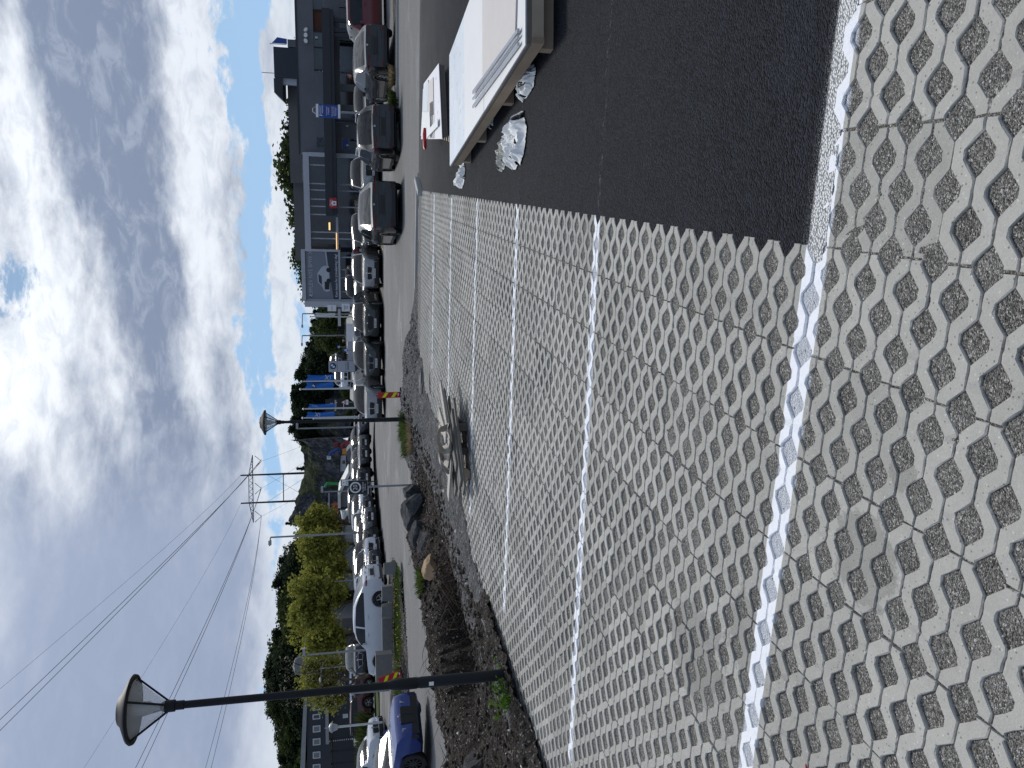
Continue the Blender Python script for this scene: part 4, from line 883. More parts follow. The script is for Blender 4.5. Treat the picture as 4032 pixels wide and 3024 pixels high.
# ------------------------------------------------------------------ signs
def zat(V, U, Y): return at(V, U, Y).z
Y = 22.5; c = at(1410, 1101, Y); gr = zbank(c.x, c.y)
sg = empty('speed_sign', (c.x+.03, Y, gr), label='black private sign with white ring and number 20 on a grey post', cat='sign')
w_, h_ = .385, .52; zc = c.z-gr
MB().box(-w_/2, w_/2, -.012, 0, zc-h_/2, zc+h_/2).build('panel', 'sign_black', sg)
mb = MB(); mb.box(-w_/2-.01, w_/2+.01, -.016, -.0125, zc-h_/2-.01, zc-h_/2); mb.box(-w_/2-.01, w_/2+.01, -.016, -.0125, zc+h_/2, zc+h_/2+.01); mb.box(-w_/2-.01, -w_/2, -.016, -.0125, zc-h_/2, zc+h_/2); mb.box(w_/2, w_/2+.01, -.016, -.0125, zc-h_/2, zc+h_/2); mb.build('frame', 'galv', sg)
mb = MB(); nn = 36; vs = []
for i in range(nn):
    t = 2*math.pi*i/nn
    for r_ in (.118, .160): vs.append((r_*math.cos(t), -.0145, zc+.075+r_*math.sin(t)))
mb.add(vs, [(2*i, 2*i+1, (2*i+3) % (2*nn), (2*i+2) % (2*nn)) for i in range(nn)]); mb.build('ring', 'sign_white', sg)
text('number', '20', .17, 'sign_white', sg, (0, -.015, zc+.075), (R(90), 0, 0), depth=.001, sx=.95)
text('lettering', 'Fartsgrense\n20 km/t', .062, 'sign_white', sg, (0, -.015, zc-.165), (R(90), 0, 0), depth=.001)
MB().tube([(0, .03, -.05), (0, .03, zc-h_/2+.1)], .03, 10).build('post', 'galv', sg, True)

Y = 32.5; c = at(1292, 2594, Y); b0 = at(1552, 2570, Y)
sg = empty('parking_sign', (b0.x, Y, zgf(b0.x, Y)), label='blue and white reserved parking sign on a grey post in the planted strip', cat='sign'); gr = zgf(b0.x, Y); zc = c.z-gr
cx_ = -.0; ww, hh = .52, .95
MB().box(cx_-ww/2, cx_+ww/2, -.05, 0, zc-hh/2, zc+hh/2).build('panel', 'sign_blue', sg)
mb = MB(); mb.box(cx_-ww/2-.01, cx_+ww/2+.01, -.056, -.0505, zc+hh/2-.09, zc+hh/2+.01); mb.box(cx_-ww/2-.01, cx_+ww/2+.03, -.056, -.0505, zc-hh/2-.01, zc-hh/2+.08); mb.build('white_bands', 'sign_white', sg)
text('letter', 'P', .20, 'sign_white', sg, (cx_-.17, -.052, zc+.27), (R(90), 0, 0), depth=.002)
text('heading', 'RESERVERT\nPARKERING', .085, 'sign_white', sg, (cx_+.06, -.052, zc+.27), (R(90), 0, 0), depth=.002, sx=.75)
text('lettering', 'Kontrollavgift\nav kjøretøy\n\nKun for kunder\nog ansatte ved\nforretningen', .072, 'sign_white', sg, (cx_, -.052, zc-.12), (R(90), 0, 0), depth=.002, sx=.9)
mb = MB().prism([(-.06, zc-.055), (.14, zc-.03), (.14, zc-.05), (-.06, zc-.08)], -.053, -.0505); mb.build('red_stroke', 'sign_red', sg)
MB().tube([(.02, .04, -.05), (.02, .04, zc)], .045, 10).build('post', 'galv', sg, True)
MB().tube([(-.10, .04, zc+hh/2), (-.02, .04, zc+hh/2+.12), (.1, .04, zc+hh/2+.12), (.18, .04, zc+hh/2)], .035, 8).build('bracket', 'galv', sg, True)

def square_sign(V0, V1, U0, U1, Y, Vb, label, kindp='walk'):
    c = at((V0+V1)/2, (U0+U1)/2, Y); s_ = abs(at(V0, U1, Y).x-at(V0, U0, Y).x); g_ = zgf(c.x, Y); hz = zat(Vb, U0, Y)
    r_ = empty('crossing_sign', (c.x, Y, hz), label=label, cat='sign', group='blue pedestrian crossing signs'); z_ = c.z-hz
    MB().box(-s_/2, s_/2, -.02, 0, z_-s_/2, z_+s_/2).build('panel', 'sign_blue', r_)
    mb = MB().prism([(-s_*.38, z_-s_*.32), (s_*.38, z_-s_*.32), (0, z_+s_*.38)], -.025, -.0205); mb.build('white_triangle', 'sign_white', r_)
    mb = MB(); mb.prism([(-s_*.10, z_-s_*.28), (-s_*.05, z_-s_*.28), (s_*.03, z_+s_*.12), (-s_*.02, z_+s_*.12)], -.030, -.0255); mb.prism([(s_*.06, z_-s_*.28), (s_*.11, z_-s_*.28), (s_*.03, z_+s_*.05), (-s_*.01, z_+s_*.05)], -.0305, -.0255)
    mb.build('walking_figure', 'sign_blue', r_); MB().tube([(0, .03, 0), (0, .03, z_+s_*.3)], .03, 8).build('post', 'galv', r_, True)
square_sign(1327, 1340, 1664, 1652, 72, 1385, 'smallest blue pedestrian crossing sign, by the light sloping road')
square_sign(1352, 1369, 1653, 1637, 58, 1390, 'larger blue pedestrian crossing sign just above the parked cars')
square_sign(1333, 1346, 1505, 1496, 66, 1388, 'blue pedestrian crossing sign half behind the second flagpole')
Y = 52; c = at(1352, 1440, Y); hz = zat(1390, 1440, Y); r_ = empty('warning_sign', (c.x, Y, hz), label='red bordered white triangular speed bump warning sign with white plate below', cat='sign'); z_ = c.z-hz
MB().prism([(-.17, z_-.12), (.17, z_-.12), (0, z_+.17)], -.02, 0).build('triangle', 'sign_red', r_); MB().prism([(-.115, z_-.09), (.115, z_-.09), (0, z_+.105)], -.026, -.0205).build('white_field', 'sign_white', r_)
MB().prism([(-.05, z_-.075), (.05, z_-.075), (.025, z_-.04), (-.025, z_-.04)], -.030, -.0265).build('bump_symbol', 'sign_black', r_); MB().box(-.16, .16, -.02, 0, z_-.32, z_-.15).build('lower_plate', 'sign_white', r_)
text('lettering', 'Fartshumper\n60 m', .06, 'dark_metal', r_, (0, -.022, z_-.235), (R(90), 0, 0), depth=.001, sx=.8)
MB().tube([(0, .03, 0), (0, .03, z_+.1)], .028, 8).build('post', 'galv', r_, True)
Y = 75; c = at(1322, 1428, Y); r_ = empty('dark_sign', (c.x, Y, c.z), label='dark square shop sign with white letters in front of the rock', cat='sign')
MB().box(-.6, .6, -.08, 0, -.95, .95).build('panel', 'sign_black', r_); text('lettering', 'TESS\nhovedlager', .32, 'sign_white', r_, (0, -.09, .2), (R(90), 0, 0), depth=.004, sx=.75)
MB().box(-.4, .4, -.09, -.085, -.75, -.70).build('underline', 'sign_white', r_); MB().box(-.3, .3, .01, .1, -3, -.96).build('leg', 'dark_metal', r_)
Y = 40; c = at(1362, 1124, Y); r_ = empty('direction_sign', (c.x, Y, c.z), .0, label='white information board with arrow and two words, behind the speed sign', cat='sign')
MB().box(-.15, .15, -.05, 0, -.24, .21).build('panel', 'sign_white', r_); mb = MB(); mb.box(-.165, .165, -.045, .01, .212, .26); mb.box(-.165, -.151, -.045, .01, -.24, .211); mb.box(.151, .165, -.045, .01, -.24, .211); mb.build('frame', 'sign_black', r_)
text('lettering', '↑' if False else 'Ny bil\nBruktbil', .085, 'dark_metal', r_, (0, -.053, -.06), (R(90), 0, 0), depth=.001, sx=.9); mb = MB(); mb.prism([(-.008, .06), (.008, .06), (.008, .12), (-.008, .12)], -.053, -.0505); mb.prism([(-.03, .12), (.03, .12), (0, .16)], -.0535, -.0508); mb.build('arrow', 'sign_black', r_)
MB().tube([(0, .03, -1.6), (0, .03, 0)], .03, 8).build('post', 'dark_metal', r_, True)

# ------------------------------------------------------------------ street lights
def street_light(V0, V1, U0, U1, Y, arm, label, head='box'):
    t_ = at(V0, U0, Y); b_ = at(V1, U1, Y); h = t_.z-b_.z; k = h/6
    r_ = empty('street_light', (b_.x, Y, b_.z-.5), label=label, cat='street light', group='slim street lights behind the car park')
    MB().tube([(0, 0, 0), (0, 0, h+.5)], [.075*max(1, Y/70), .05*max(1, Y/70)], 8).build('pole', 'galv', r_, True)
    if abs(arm) > .01: MB().tube([(0, 0, h+.5), (arm, -.1, h+.55)], .04*max(1, Y/70), 6).build('arm', 'galv', r_, True)
    s_ = 1 if arm >= 0 else -1; x = arm
    mb = MB(); mb.box(x-.32*s_ if s_ < 0 else x-.05, x+.05 if s_ < 0 else x+.42, -.16, .16, h+.46, h+.62, None, .8) if head == 'box' else mb.lathe([(.05, 0), (.22, .05), (.20, .12), (.02, .2)], 14, (x, 0, h+.5)); mb.build('lamp_head', 'galv' if head == 'box' else 'pole_white', r_)
    return r_
street_light(1191, 1385, 1790, 1788, 75, -1.35, 'tall thin street light with a long bare arm to the left, near the billboard')
street_light(1190, 1385, 1706, 1703, 75, -1.0, 'thin street light rising from the sloping road')
street_light(1172, 1390, 1336, 1342, 60, .0, 'straight grey pole with a small box lamp in front of the rock')
street_light(1270, 1390, 1085, 1092, 60, -.0, 'short street light beside the white gabled house')
street_light(1065, 1386, 911, 925, 48, -.5, 'tall street light in front of the yellow green trees')
street_light(1290, 1392, 733, 738, 60, 0, 'short grey pole between the two large yellow green trees')
street_light(1200, 1440, 452, 465, 46, -.0, 'grey pole behind the nose of the white coupe')
street_light(1265, 1400, 395, 405, 62, -.9, 'twin white lamp on a green post by the small yellow tree', 'disc')
street_light(1390, 1500, 315, 305, 40, 0, 'thick slanting light grey post beside the parked estate car')
Y = 36; b_ = at(1480, 177, Y); t_ = at(1332, 165, Y); h = t_.z-b_.z
r_ = empty('park_lantern', (b_.x, Y, b_.z-.3), label='old fashioned lantern on a light grey post behind the blue car', cat='lantern')
MB().tube([(0, 0, 0), (0, 0, h+.3)], .05, 10).build('post', 'pole_white', r_, True)
MB().lathe([(.05, h+.3), (.12, h+.34), (.20, h+.55), (.20, h+.56)], 6, cap=False).build('lantern_glass', 'lamp_frost', r_)
MB().lathe([(.26, h+.56), (.20, h+.66), (.05, h+.72), (.03, h+.86), (.0, h+.92)], 8).build('lantern_roof', 'galv', r_)

# ------------------------------------------------------------------ flags
mat('flag_blue', (.02, .16, .55), .7, var=.25, scale=1.2); mat('flag_white', (.62, .64, .67), .8, var=.1)
def roundel(r, parent, loc, rot):
    root = parent; n_ = 40
    mb = MB(); vs = [(0, 0, 0)]+[(r*math.cos(2*math.pi*i/n_), r*math.sin(2*math.pi*i/n_), 0) for i in range(n_)]; mb.add(vs, [(0, i+1, (i+1) % n_+1) for i in range(n_)]); o = mb.build('badge_ring', 'sign_black', root); o.location = loc; o.rotation_euler = rot
    for k, mm in ((0, 'sign_white'), (1, 'badge_blue')):
        mb = MB()
        for q_ in (k, k+2):
            vs = [(0, 0, .006)]+[(r*.64*math.cos(math.pi/2*q_+math.pi/2*i/10), r*.64*math.sin(math.pi/2*q_+math.pi/2*i/10), .006) for i in range(11)]; mb.add(vs, [(0, i+1, i+2) for i in range(10)])
        mb.build('badge_quarter', mm, o)
    text('badge_letters', 'B  M  W', r*.36, 'sign_white', o, (0, r*.80, .006), (0, 0, 0), depth=.001, sx=.8)
    return o
mat('badge_blue', (.02, .16, .55), .4)
def flag(Vt, Vb, Ut, Ub, F0, F1, Uw, Y, label, kindf):
    t_ = at(Vt, Ut, Y); b_ = at(Vb, Ub, Y); x = (t_.x+b_.x)/2
    r_ = empty('flagpole', (x, Y, b_.z-.6), label=label, cat='flag', group='flags in front of the dealership'); h = t_.z-b_.z+.6
    MB().tube([(0, 0, 0), (0, 0, h)], [.07, .045], 8).build('pole', 'pole_white', r_, True); MB().lathe([(.0, 0), (.09, .05), (.09, .1), (0, .16)], 10, (0, 0, h)).build('finial', 'pole_white', r_, True)
    z1 = zat(F0, Ut, Y)-(b_.z-.6); z0 = zat(F1, Ut, Y)-(b_.z-.6); wf = at(F1, Uw, Y).x-x; n_ = 14; m_ = 22; vs = []
    for j in range(m_+1):
        for i in range(n_+1):
            s_ = i/n_; t = j/m_; top = z1-(.35*s_*abs(wf)); z_ = z0+(top-z0)*t; vs.append((s_*wf*(1-.12*math.sin(t*3)), .10*math.sin(s_*7+t*4)*s_+.02, z_+.04*math.sin(s_*9)))
    mb = MB().add(vs, [(j*(n_+1)+i, j*(n_+1)+i+1, (j+1)*(n_+1)+i+1, (j+1)*(n_+1)+i) for j in range(m_) for i in range(n_)]); f_ = mb.build('flag', 'flag_white' if kindf == 'w' else 'flag_blue', r_, True); f_.location.x = .05 if wf > 0 else -.05
    if kindf in 'XYZ':
        text('lettering', {'X': 'iX', 'Y': 'iX', 'Z': 'THE iX'}[kindf], abs(wf)*(1.15 if kindf != 'Z' else .5), 'flag_white', r_, (wf*.5+.05, -.16, z0+(.22 if kindf == 'X' else .6 if kindf == 'Y' else .75)*(z1-z0)), (R(90), R(-80 if kindf == 'X' else -80), 0), depth=.004)
    if kindf == 'B': roundel(abs(wf)*.34, r_, (wf*.42+.05, -.16, z1-.3*(z1-z0)), (R(90), 0, 0))
flag(1192, 1388, 1521, 1526, 1206, 1315, 1547, 58, 'blue flag with large white X mark, first of four from the white pylon', 'X')
flag(1187, 1388, 1490, 1496, 1202, 1314, 1517, 58, 'blue flag with round blue and white badge, second from the white pylon', 'B')
flag(1199, 1388, 1413, 1419, 1214, 1320, 1433, 58, 'blue flag with folded white lettering, third from the white pylon', 'Z')
flag(1196, 1388, 1378, 1383, 1206, 1318, 1401, 58, 'blue flag with small white X mark, fourth and nearest the lamp post', 'Y')
flag(1238, 1388, 1376, 1378, 1250, 1290, 1387, 72, 'limp white flag just left of the fourth blue flag', 'w')
flag(1225, 1390, 1778, 1776, 1240, 1320, 1790, 66, 'limp white flag beside the billboard', 'w')

# ------------------------------------------------------------------ cars
def paint(name, col, metal=.35, rough=.3):
    m, nt, b = newmat(name); P = nt.add('ShaderNodeTexCoord').outputs['Object']; n_ = nt.noise(P, 2.5, 4, .6)
    nt.put(b.inputs['Base Color'], nt.mix(nt.m('MULTIPLY', nt.smooth(n_, .5, .8), .12), (*col,), (.10, .095, .085))); b.inputs['Metallic'].default_value = metal; b.inputs['Roughness'].default_value = rough
    b.inputs['Coat Weight'].default_value = .8; b.inputs['Coat Roughness'].default_value = .05; b.inputs['Specular IOR Level'].default_value = .3; return m
paint('paint_black', (.004, .005, .006), .1); paint('paint_darkgrey', (.012, .0135, .015), .2); paint('paint_grey', (.085, .09, .088), .5); paint('paint_silver', (.25, .255, .26), .6); paint('paint_white', (.62, .64, .68), .0, .25)
paint('paint_red', (.11, .008, .014), .3); paint('paint_maroon', (.085, .022, .022), .3); paint('paint_blue', (.001, .022, .17), .25, .3); paint('paint_paleblue', (.38, .45, .50), .3); paint('paint_navy', (.010, .014, .026)); paint('paint_olive', (.028, .032, .030), .4)
mat('tyre', (.014, .014, .015), .8, var=.2); mat('rim_silver', (.42, .43, .45), .3, .8); mat('rim_dark', (.03, .03, .033), .35, .6); mat('chrome', (.75, .76, .78), .12, 1.0); mat('grille_black', (.008, .008, .009), .5, var=.2)
mat('plate_white', (.62, .63, .64), .5); mat('head_lamp', (.42, .46, .50), .12, .2, var=.3, scale=9); mat('tail_lamp', (.16, .004, .006), .2, var=.25); mat('interior', (.05, .05, .052), .8)

def car_meshes(L, Wd, H, hood0, hood1, cowl, wtop, rtop, rbase, boot, belt, rf=.34, clear=.19, fo=.86, ro=.92, blackhull=True):
    """x forward; returns body and glass meshes plus sizes. fo / ro = front / rear overhang."""
    w = Wd/2; xF, xR = L/2, -L/2; wf, wr_ = xF-fo, xR+ro; ra = rf+.065
    st = set([xF, xF-.05, xF-.16, xF-.34, cowl, (cowl*2+wtop)/3, (cowl+wtop*2)/3, wtop, (wtop+rtop)/2, rtop, rbase, xR+.22, xR+.08, xR, (cowl+xF-.34)/2, -.05, -.13, (rtop+rbase)/2])
    for c_ in (wf, wr_):
        for d_ in (-ra-.03, -ra, -ra*.92, -ra*.75, -ra*.4, 0, ra*.4, ra*.75, ra*.92, ra, ra+.03): st.add(c_+d_)
    xs_ = sorted(st, reverse=True); out = []
    for x in xs_:
        if out and abs(out[-1]-x) < .012: continue
        out.append(x)
    xs_ = out
    def lerp(a, b, t): return a+(b-a)*max(0, min(1, t))
    def top(x):
        if x > cowl: t = (x-cowl)/(xF-cowl); return hood1+(hood0-hood1)*t**1.6 - (.22 if x > xF-.03 else .09 if x > xF-.10 else .0)
        if x > wtop: t = (cowl-x)/(cowl-wtop); return hood1+(H-.03-hood1)*math.sin(t*math.pi/2)**.92
        if x > rtop: t = (wtop-x)/(wtop-rtop); return H-.03+.03*math.sin(t*math.pi)-.02*t
        if x > rbase: t = (rtop-x)/(rtop-rbase); return lerp(H-.05, boot, t**1.25)
        t = (rbase-x)/(rbase-xR); return boot-.03*t-(.16 if x < xR+.03 else .03 if x < xR+.1 else 0)
    def width(x):
        k = 1.0
        if x > xF-.75: k = 1-.20*((x-(xF-.75))/.75)**2.2
        if x < xR+.6: k = 1-.13*(((xR+.6)-x)/.6)**2
        return w*k
    V = []; nr = 13
    for x in xs_:
        tz = top(x); ww = width(x); zl = clear; ar = 0
        for c_ in (wf, wr_):
            if abs(x-c_) < ra: zl = max(zl, rf+math.sqrt(ra**2-(x-c_)**2)); ar = 1
        zlo = clear+(.10 if x > xF-.1 or x < xR+.1 else 0); be = min(belt+.05*max(0, (wtop-x))/2, tz-.035); g = max(0, min(1, (tz-be-.05)/(H-belt-.05)))
        zl = min(zl, be-.16); zl = max(zl, zlo); roofw = ww*lerp(.90, .70, g); 
        pts = [(0, zlo), (ww*.70, zlo), (ww*.71, zl if ar else zlo+.01), (ww*.985, zl if ar else zlo+.03), (ww*.995, zl+.02 if ar else zlo+.08), (ww, max(zl+.05, zlo+(be-zlo)*.50)), (ww*.985, max(zl+.08, zlo+(be-zlo)*.82)), (ww*.94, be),
               (lerp(ww*.92, roofw*1.04+.0, .96 if g > 0 else .3), be+(tz-be)*.80), (roofw*.96, be+(tz-be)*.93), (roofw*.80, be+(tz-be)*.985), (roofw*.40, tz+.012), (0, tz+.018)]
        V += [(x, y, z) for y, z in pts]
    faces = []; glass = []
    n_ = len(xs_)
    for i in range(n_-1):
        xm = (xs_[i]+xs_[i+1])/2
        for j in range(nr-1):
            f_ = (i*nr+j, i*nr+j+1, (i+1)*nr+j+1, (i+1)*nr+j); isg = False
            if j in (10, 11) and wtop < xm < cowl-.02: isg = True
            if j == 9 and wtop < xm < cowl-.1: isg = True
            if j in (10, 11) and rbase < xm < rtop: isg = True
            if j == 7 and (rbase+.30 < xm < cowl-.32) and not (-.13 <= xm <= -.05): isg = True
            (glass if isg else faces).append(f_)
    def mirror(fl):
        k = len(V); out = list(fl)+[tuple((q+k) for q in f_[::-1]) for f_ in fl]; return out
    VV = V+[(x, -y, z) for x, y, z in V]
    caps = [tuple(range(nr)), tuple(range((n_-1)*nr, n_*nr))[::-1]]
    def mk(name, fl):
        me = bpy.data.meshes.new(name); me.from_pydata(VV, [], mirror(fl)); me.update()
        import bmesh
        bm = bmesh.new(); bm.from_mesh(me); bmesh.ops.remove_doubles(bm, verts=bm.verts, dist=.0005); bmesh.ops.delete(bm, geom=[v for v in bm.verts if not v.link_faces], context='VERTS'); bmesh.ops.recalc_face_normals(bm, faces=bm.faces); bm.to_mesh(me); bm.free()
        me.polygons.foreach_set('use_smooth', [True]*len(me.polygons))
        try: me.set_sharp_from_angle(angle=R(32))
        except Exception: pass
        return me
    return dict(body=mk('body', faces+caps), glass=mk('windows', glass), L=L, w=w, H=H, wf=wf, wr=wr_, rf=rf, belt=belt, hood0=hood0, boot=boot, clear=clear, xF=xF, xR=xR, cowl=cowl, rtop=rtop, rbase=rbase, top=top, wtop=wtop)
STY = {
 'suv': car_meshes(4.75, 1.90, 1.68, .98, 1.10, 1.05, .30, -1.55, -2.15, 1.12, 1.10, .36, .22),
 'suv_coupe': car_meshes(4.90, 2.0, 1.68, .96, 1.08, 1.05, .25, -1.05, -2.12, 1.20, 1.12, .37, .22),
 'big_suv': car_meshes(4.95, 2.0, 1.76, 1.02, 1.15, 1.10, .35, -1.75, -2.25, 1.18, 1.15, .38, .24),
 'sedan': car_meshes(4.70, 1.83, 1.44, .80, .95, .95, .15, -1.0, -1.72, 1.02, .95, .33, .17),
 'hatch': car_meshes(4.30, 1.80, 1.47, .84, .98, 1.0, .25, -1.30, -1.95, 1.02, .97, .33, .18),
 'estate': car_meshes(4.75, 1.82, 1.49, .82, .96, .95, .15, -1.75, -2.20, 1.0, .95, .33, .18),
 'van': car_meshes(4.9, 1.95, 1.95, 1.10, 1.22, 1.55, .90, -2.25, -2.38, 1.25, 1.15, .34, .22),
 'sports': car_meshes(4.80, 1.90, 1.40, .78, .92, .80, -.05, -.85, -1.75, .98, .92, .36, .13, .82, .95),
}
def wheel_mesh(rf, spokes, name='wheel'):
    mb = MB(); prof = [(rf*.66, .0), (rf*.66, .20), (rf*.80, .215), (rf*.97, .20), (rf, .17), (rf, .05), (rf*.97, .02), (rf*.80, 0), (rf*.66, 0)]
    n = 26; vs = []; fs = []
    for r_, z in prof:
        for j in range(n): t = 2*math.pi*j/n; vs.append((r_*math.cos(t), z-.1075, r_*math.sin(t)))
    for i in range(len(prof)-1):
        for j in range(n): fs.append((i*n+j, i*n+(j+1) % n, (i+1)*n+(j+1) % n, (i+1)*n+j))
    t_ = MB().add(vs, fs)
    r = MB(); rr = rf*.665; n = 26
    vs = []; 
    for r_, z in ((rr, .075), (rr*.9, .095), (rr*.88, .04), (.0, .03)):
        for j in range(n): t = 2*math.pi*j/n; vs.append((r_*math.cos(t), z, r_*math.sin(t)))
    r.add(vs, [(i*n+j, i*n+(j+1) % n, (i+1)*n+(j+1) % n, (i+1)*n+j) for i in (0,) for j in range(n)])
    for k in range(spokes):
        t = 2*math.pi*k/spokes; c_, s_ = math.cos(t), math.sin(t)
        M_ = Matrix(((c_, 0, -s_, 0), (0, 1, 0, 0), (s_, 0, c_, 0), (0, 0, 0, 1)))
        r.box(.03, rr*.93, .055, .085, -.022, .022, M_)
    r.box(-.05, .05, .05, .09, -.05, .05)
    d = MB(); vs = [(0, .03, 0)]+[(rr*math.cos(2*math.pi*j/n), .03, rr*math.sin(2*math.pi*j/n)) for j in range(n)]; d.add(vs, [(0, j+1, (j+1) % n+1) for j in range(n)])
    return t_, r, d
WH = {}
def build_wheel_protos(rf, spokes, rimm):
    t_, r, d = wheel_mesh(rf, spokes); o = t_.build('tyre', 'tyre', None, True); me1 = o.data; bpy.data.objects.remove(o)
    o = r.build('rim', rimm, None, False); me2 = o.data; bpy.data.objects.remove(o); o = d.build('brake_disc', 'grille_black', None); me3 = o.data; bpy.data.objects.remove(o)
    return me1, me2, me3
def mobj(name, me, parent, m=None):
    if m is not None:
        me = me.copy(); me.materials.clear(); me.materials.append(MATS[m])
    o = bpy.data.objects.new(name, me); COL.objects.link(o); o.parent = parent; return o
def rbox(mb, x0, x1, y0, y1, z0, z1, M=None, c=.02):
    mb.box(x0, x1, y0, y1, z0, z1, M)
_pl = {}
def make_car(style, paintm, rimm='rim_silver', spokes=5, grille='kidney', plate=True, ptext=None, chromeg=True, detail=True, roofrails=False, windows='car_glass', name='car'):
    s = STY[style]; root = empty(name, (0, 0, 0)); w = s['w']
    mobj('body', s['body'], root, paintm); mobj('windows', s['glass'], root, windows)
    kw = (round(s['rf'], 3), spokes, rimm)
    if kw not in WH: WH[kw] = build_wheel_protos(*kw)
    for x in (s['wf'], s['wr']):
        for sd_ in (1, -1):
            e = mobj('wheel', WH[kw][0], root); e.location = (x, sd_*(w-.115), s['rf']); e.rotation_euler = (0, 0, 0 if sd_ > 0 else math.pi)
            mobj('rim', WH[kw][1], e); mobj('brake_disc', WH[kw][2], e)
    mb = MB(); mb.box(s['xR']+.3, s['xF']-.3, -w*.68, w*.68, s['clear']-.04, s['clear']+.02); mb.build('underbody', 'plastic_dark', root)
    xF, xR, h0 = s['xF'], s['xR'], s['hood0']
    # front: lower intake, grille, lamps
    mb = MB(); mb.box(xF-.09, xF+.012, -w*.66, w*.66, s['clear']+.06, s['clear']+.24); mb.box(xF-.14, xF+.006, -w*.79, -w*.70, s['clear']+.08, s['clear']+.28); mb.box(xF-.14, xF+.006, w*.70, w*.79, s['clear']+.08, s['clear']+.28); mb.build('lower_intake', 'grille_black', root)
    gz0, gz1 = h0-.40, h0-.14
    if grille == 'tall': gz0 = s['clear']+.14
    for sd_ in (1, -1):
        if grille in ('kidney', 'tall'):
            yw = .36 if grille == 'kidney' else .27
            def kid(g_, xo): return [(sd_*(.02-g_), gz0+.03-g_), (sd_*(.02-g_), gz1-g_*0+g_), (sd_*(yw-.03+g_), gz1+g_), (sd_*(yw+g_), gz1-.06), (sd_*(yw-.02+g_), gz0+.05), (sd_*(yw-.08), gz0-g_)]
            mb = MB()
            for g_, x0, x1 in ((.018, xF-.06, xF+.016),):
                pp = kid(g_, 0); n_ = len(pp); mb.add([(x0, y, z) for y, z in pp]+[(x1, y, z) for y, z in pp], [tuple(range(n_)), tuple(range(n_, 2*n_))[::-1]]+[(i, (i+1) % n_, (i+1) % n_+n_, i+n_) for i in range(n_)])
            mb.build('grille_frame', 'chrome' if chromeg else 'grille_black', root)
            mb = MB(); pp = kid(0, 0); mb.add([(xF-.05, y, z) for y, z in pp]+[(xF+.020, y, z) for y, z in pp], [tuple(range(n_)), tuple(range(n_, 2*n_))[::-1]]+[(i, (i+1) % n_, (i+1) % n_+n_, i+n_) for i in range(n_)]); mb.build('grille', 'grille_black', root)
        elif sd_ > 0:
            mb = MB().box(xF-.06, xF+.014, -w*.5, w*.5, gz0+.06, gz1-.02); mb.build('grille', 'grille_black', root)
        mb = MB(); y0, y1 = sd_*w*.44, sd_*w*.80
        vs = [(xF-.02, y0, gz1-.10), (xF-.02, y0, gz1-.0), (xF-.26, y1*1.05, gz1+.05), (xF-.22, y1*1.06, gz1-.09), (xF+.008, y0, gz1-.10), (xF+.006, y0, gz1-.0), (xF-.12, y1*1.03, gz1+.03), (xF-.10, y1*1.045, gz1-.08)]
        mb.add(vs, [(4, 5, 6, 7), (0, 1, 5, 4), (1, 2, 6, 5), (2, 3, 7, 6), (3, 0, 4, 7), (0, 3, 2, 1)]); mb.build('headlight', 'head_lamp', root)
    # rear lamps, bumper
    for sd_ in (1, -1):
        zt_ = s['boot']-.22; y0, y1 = sd_*w*.42, sd_*w*.90
        mb = MB(); mb.add([(xR-.012, y0, zt_+.03), (xR-.012, y0, zt_+.07), (xR+.03, y1*.95, zt_+.11), (xR+.03, y1*.95, zt_+.03), (xR+.26, y1*1.10, zt_+.11), (xR+.22, y1*1.09, zt_+.05)], [(0, 1, 2, 3), (3, 2, 4, 5)]); mb.build('tail_light', 'tail_lamp', root)
        mb = MB(); mb.box(xR-.012, xR+.1, min(sd_*w*.62, sd_*w*.82), max(sd_*w*.62, sd_*w*.82), s['clear']+.22, s['clear']+.26); mb.build('reflector', 'tail_lamp', root)
    mb = MB(); mb.box(xR-.015, xR+.14, -w*.80, w*.80, s['clear']+.06, s['clear']+.20); mb.build('rear_bumper', 'plastic_dark', root)
    mb = MB(); mb.box(xR-.018, xR+.05, -w*.36, w*.36, s['boot']-.50, s['boot']-.34); mb.build('plate_recess', 'plastic_dark', root)
    if plate:
        mb = MB(); mb.box(xF+.022, xF+.030, -.26, .26, s['clear']+.18, s['clear']+.30); p1_ = mb.build('number_plate', 'plate_white', root)
        if ptext: text('plate_number', ptext, .11, 'sign_black', p1_, (xF+.032, 0, s['clear']+.24), (R(90), 0, R(90)), depth=.001)
    for xx, zz_, s_ in ((xF+.004, h0-.09, 1), (xR-.004, s['boot']-.10, -1)):
        mb = MB(); mb.tube([(xx-.03*s_, 0, zz_), (xx+.012*s_, 0, zz_)], .045, 10); mb.build('badge', 'chrome', root, True)
    mb = MB(); mb.box(xR-.02, xR+.02, -w*.62, w*.62, s['boot']-.53, s['boot']-.515); mb.box(xR-.02, xR+.02, -w*.42, w*.42, s['boot']-.29, s['boot']-.28); mb.build('tailgate_lines', 'grille_black', root)
    # mirrors, sills, door line, handles
    for sd_ in (1, -1):
        mb = MB(); mb.box(s['cowl']-.42, s['cowl']-.28, min(sd_*(w*.97), sd_*(w+.14)), max(sd_*(w*.97), sd_*(w+.14)), s['belt']+.0, s['belt']+.13, None, .8); mb.build('wing_mirror', paintm, root)
        mb = MB(); mb.box(s['wr']+.45, s['wf']-.45, min(sd_*w*.9, sd_*(w+.006)), max(sd_*w*.9, sd_*(w+.006)), s['clear']-.02, s['clear']+.09); mb.build('sill', 'plastic_dark', root)
        if detail:
            for x in (.15, -.75): MB().box(x, x+.2, min(sd_*(w*.96), sd_*(w+.012)), max(sd_*(w*.96), sd_*(w+.012)), s['belt']-.13, s['belt']-.105).build('door_handle', paintm, root)
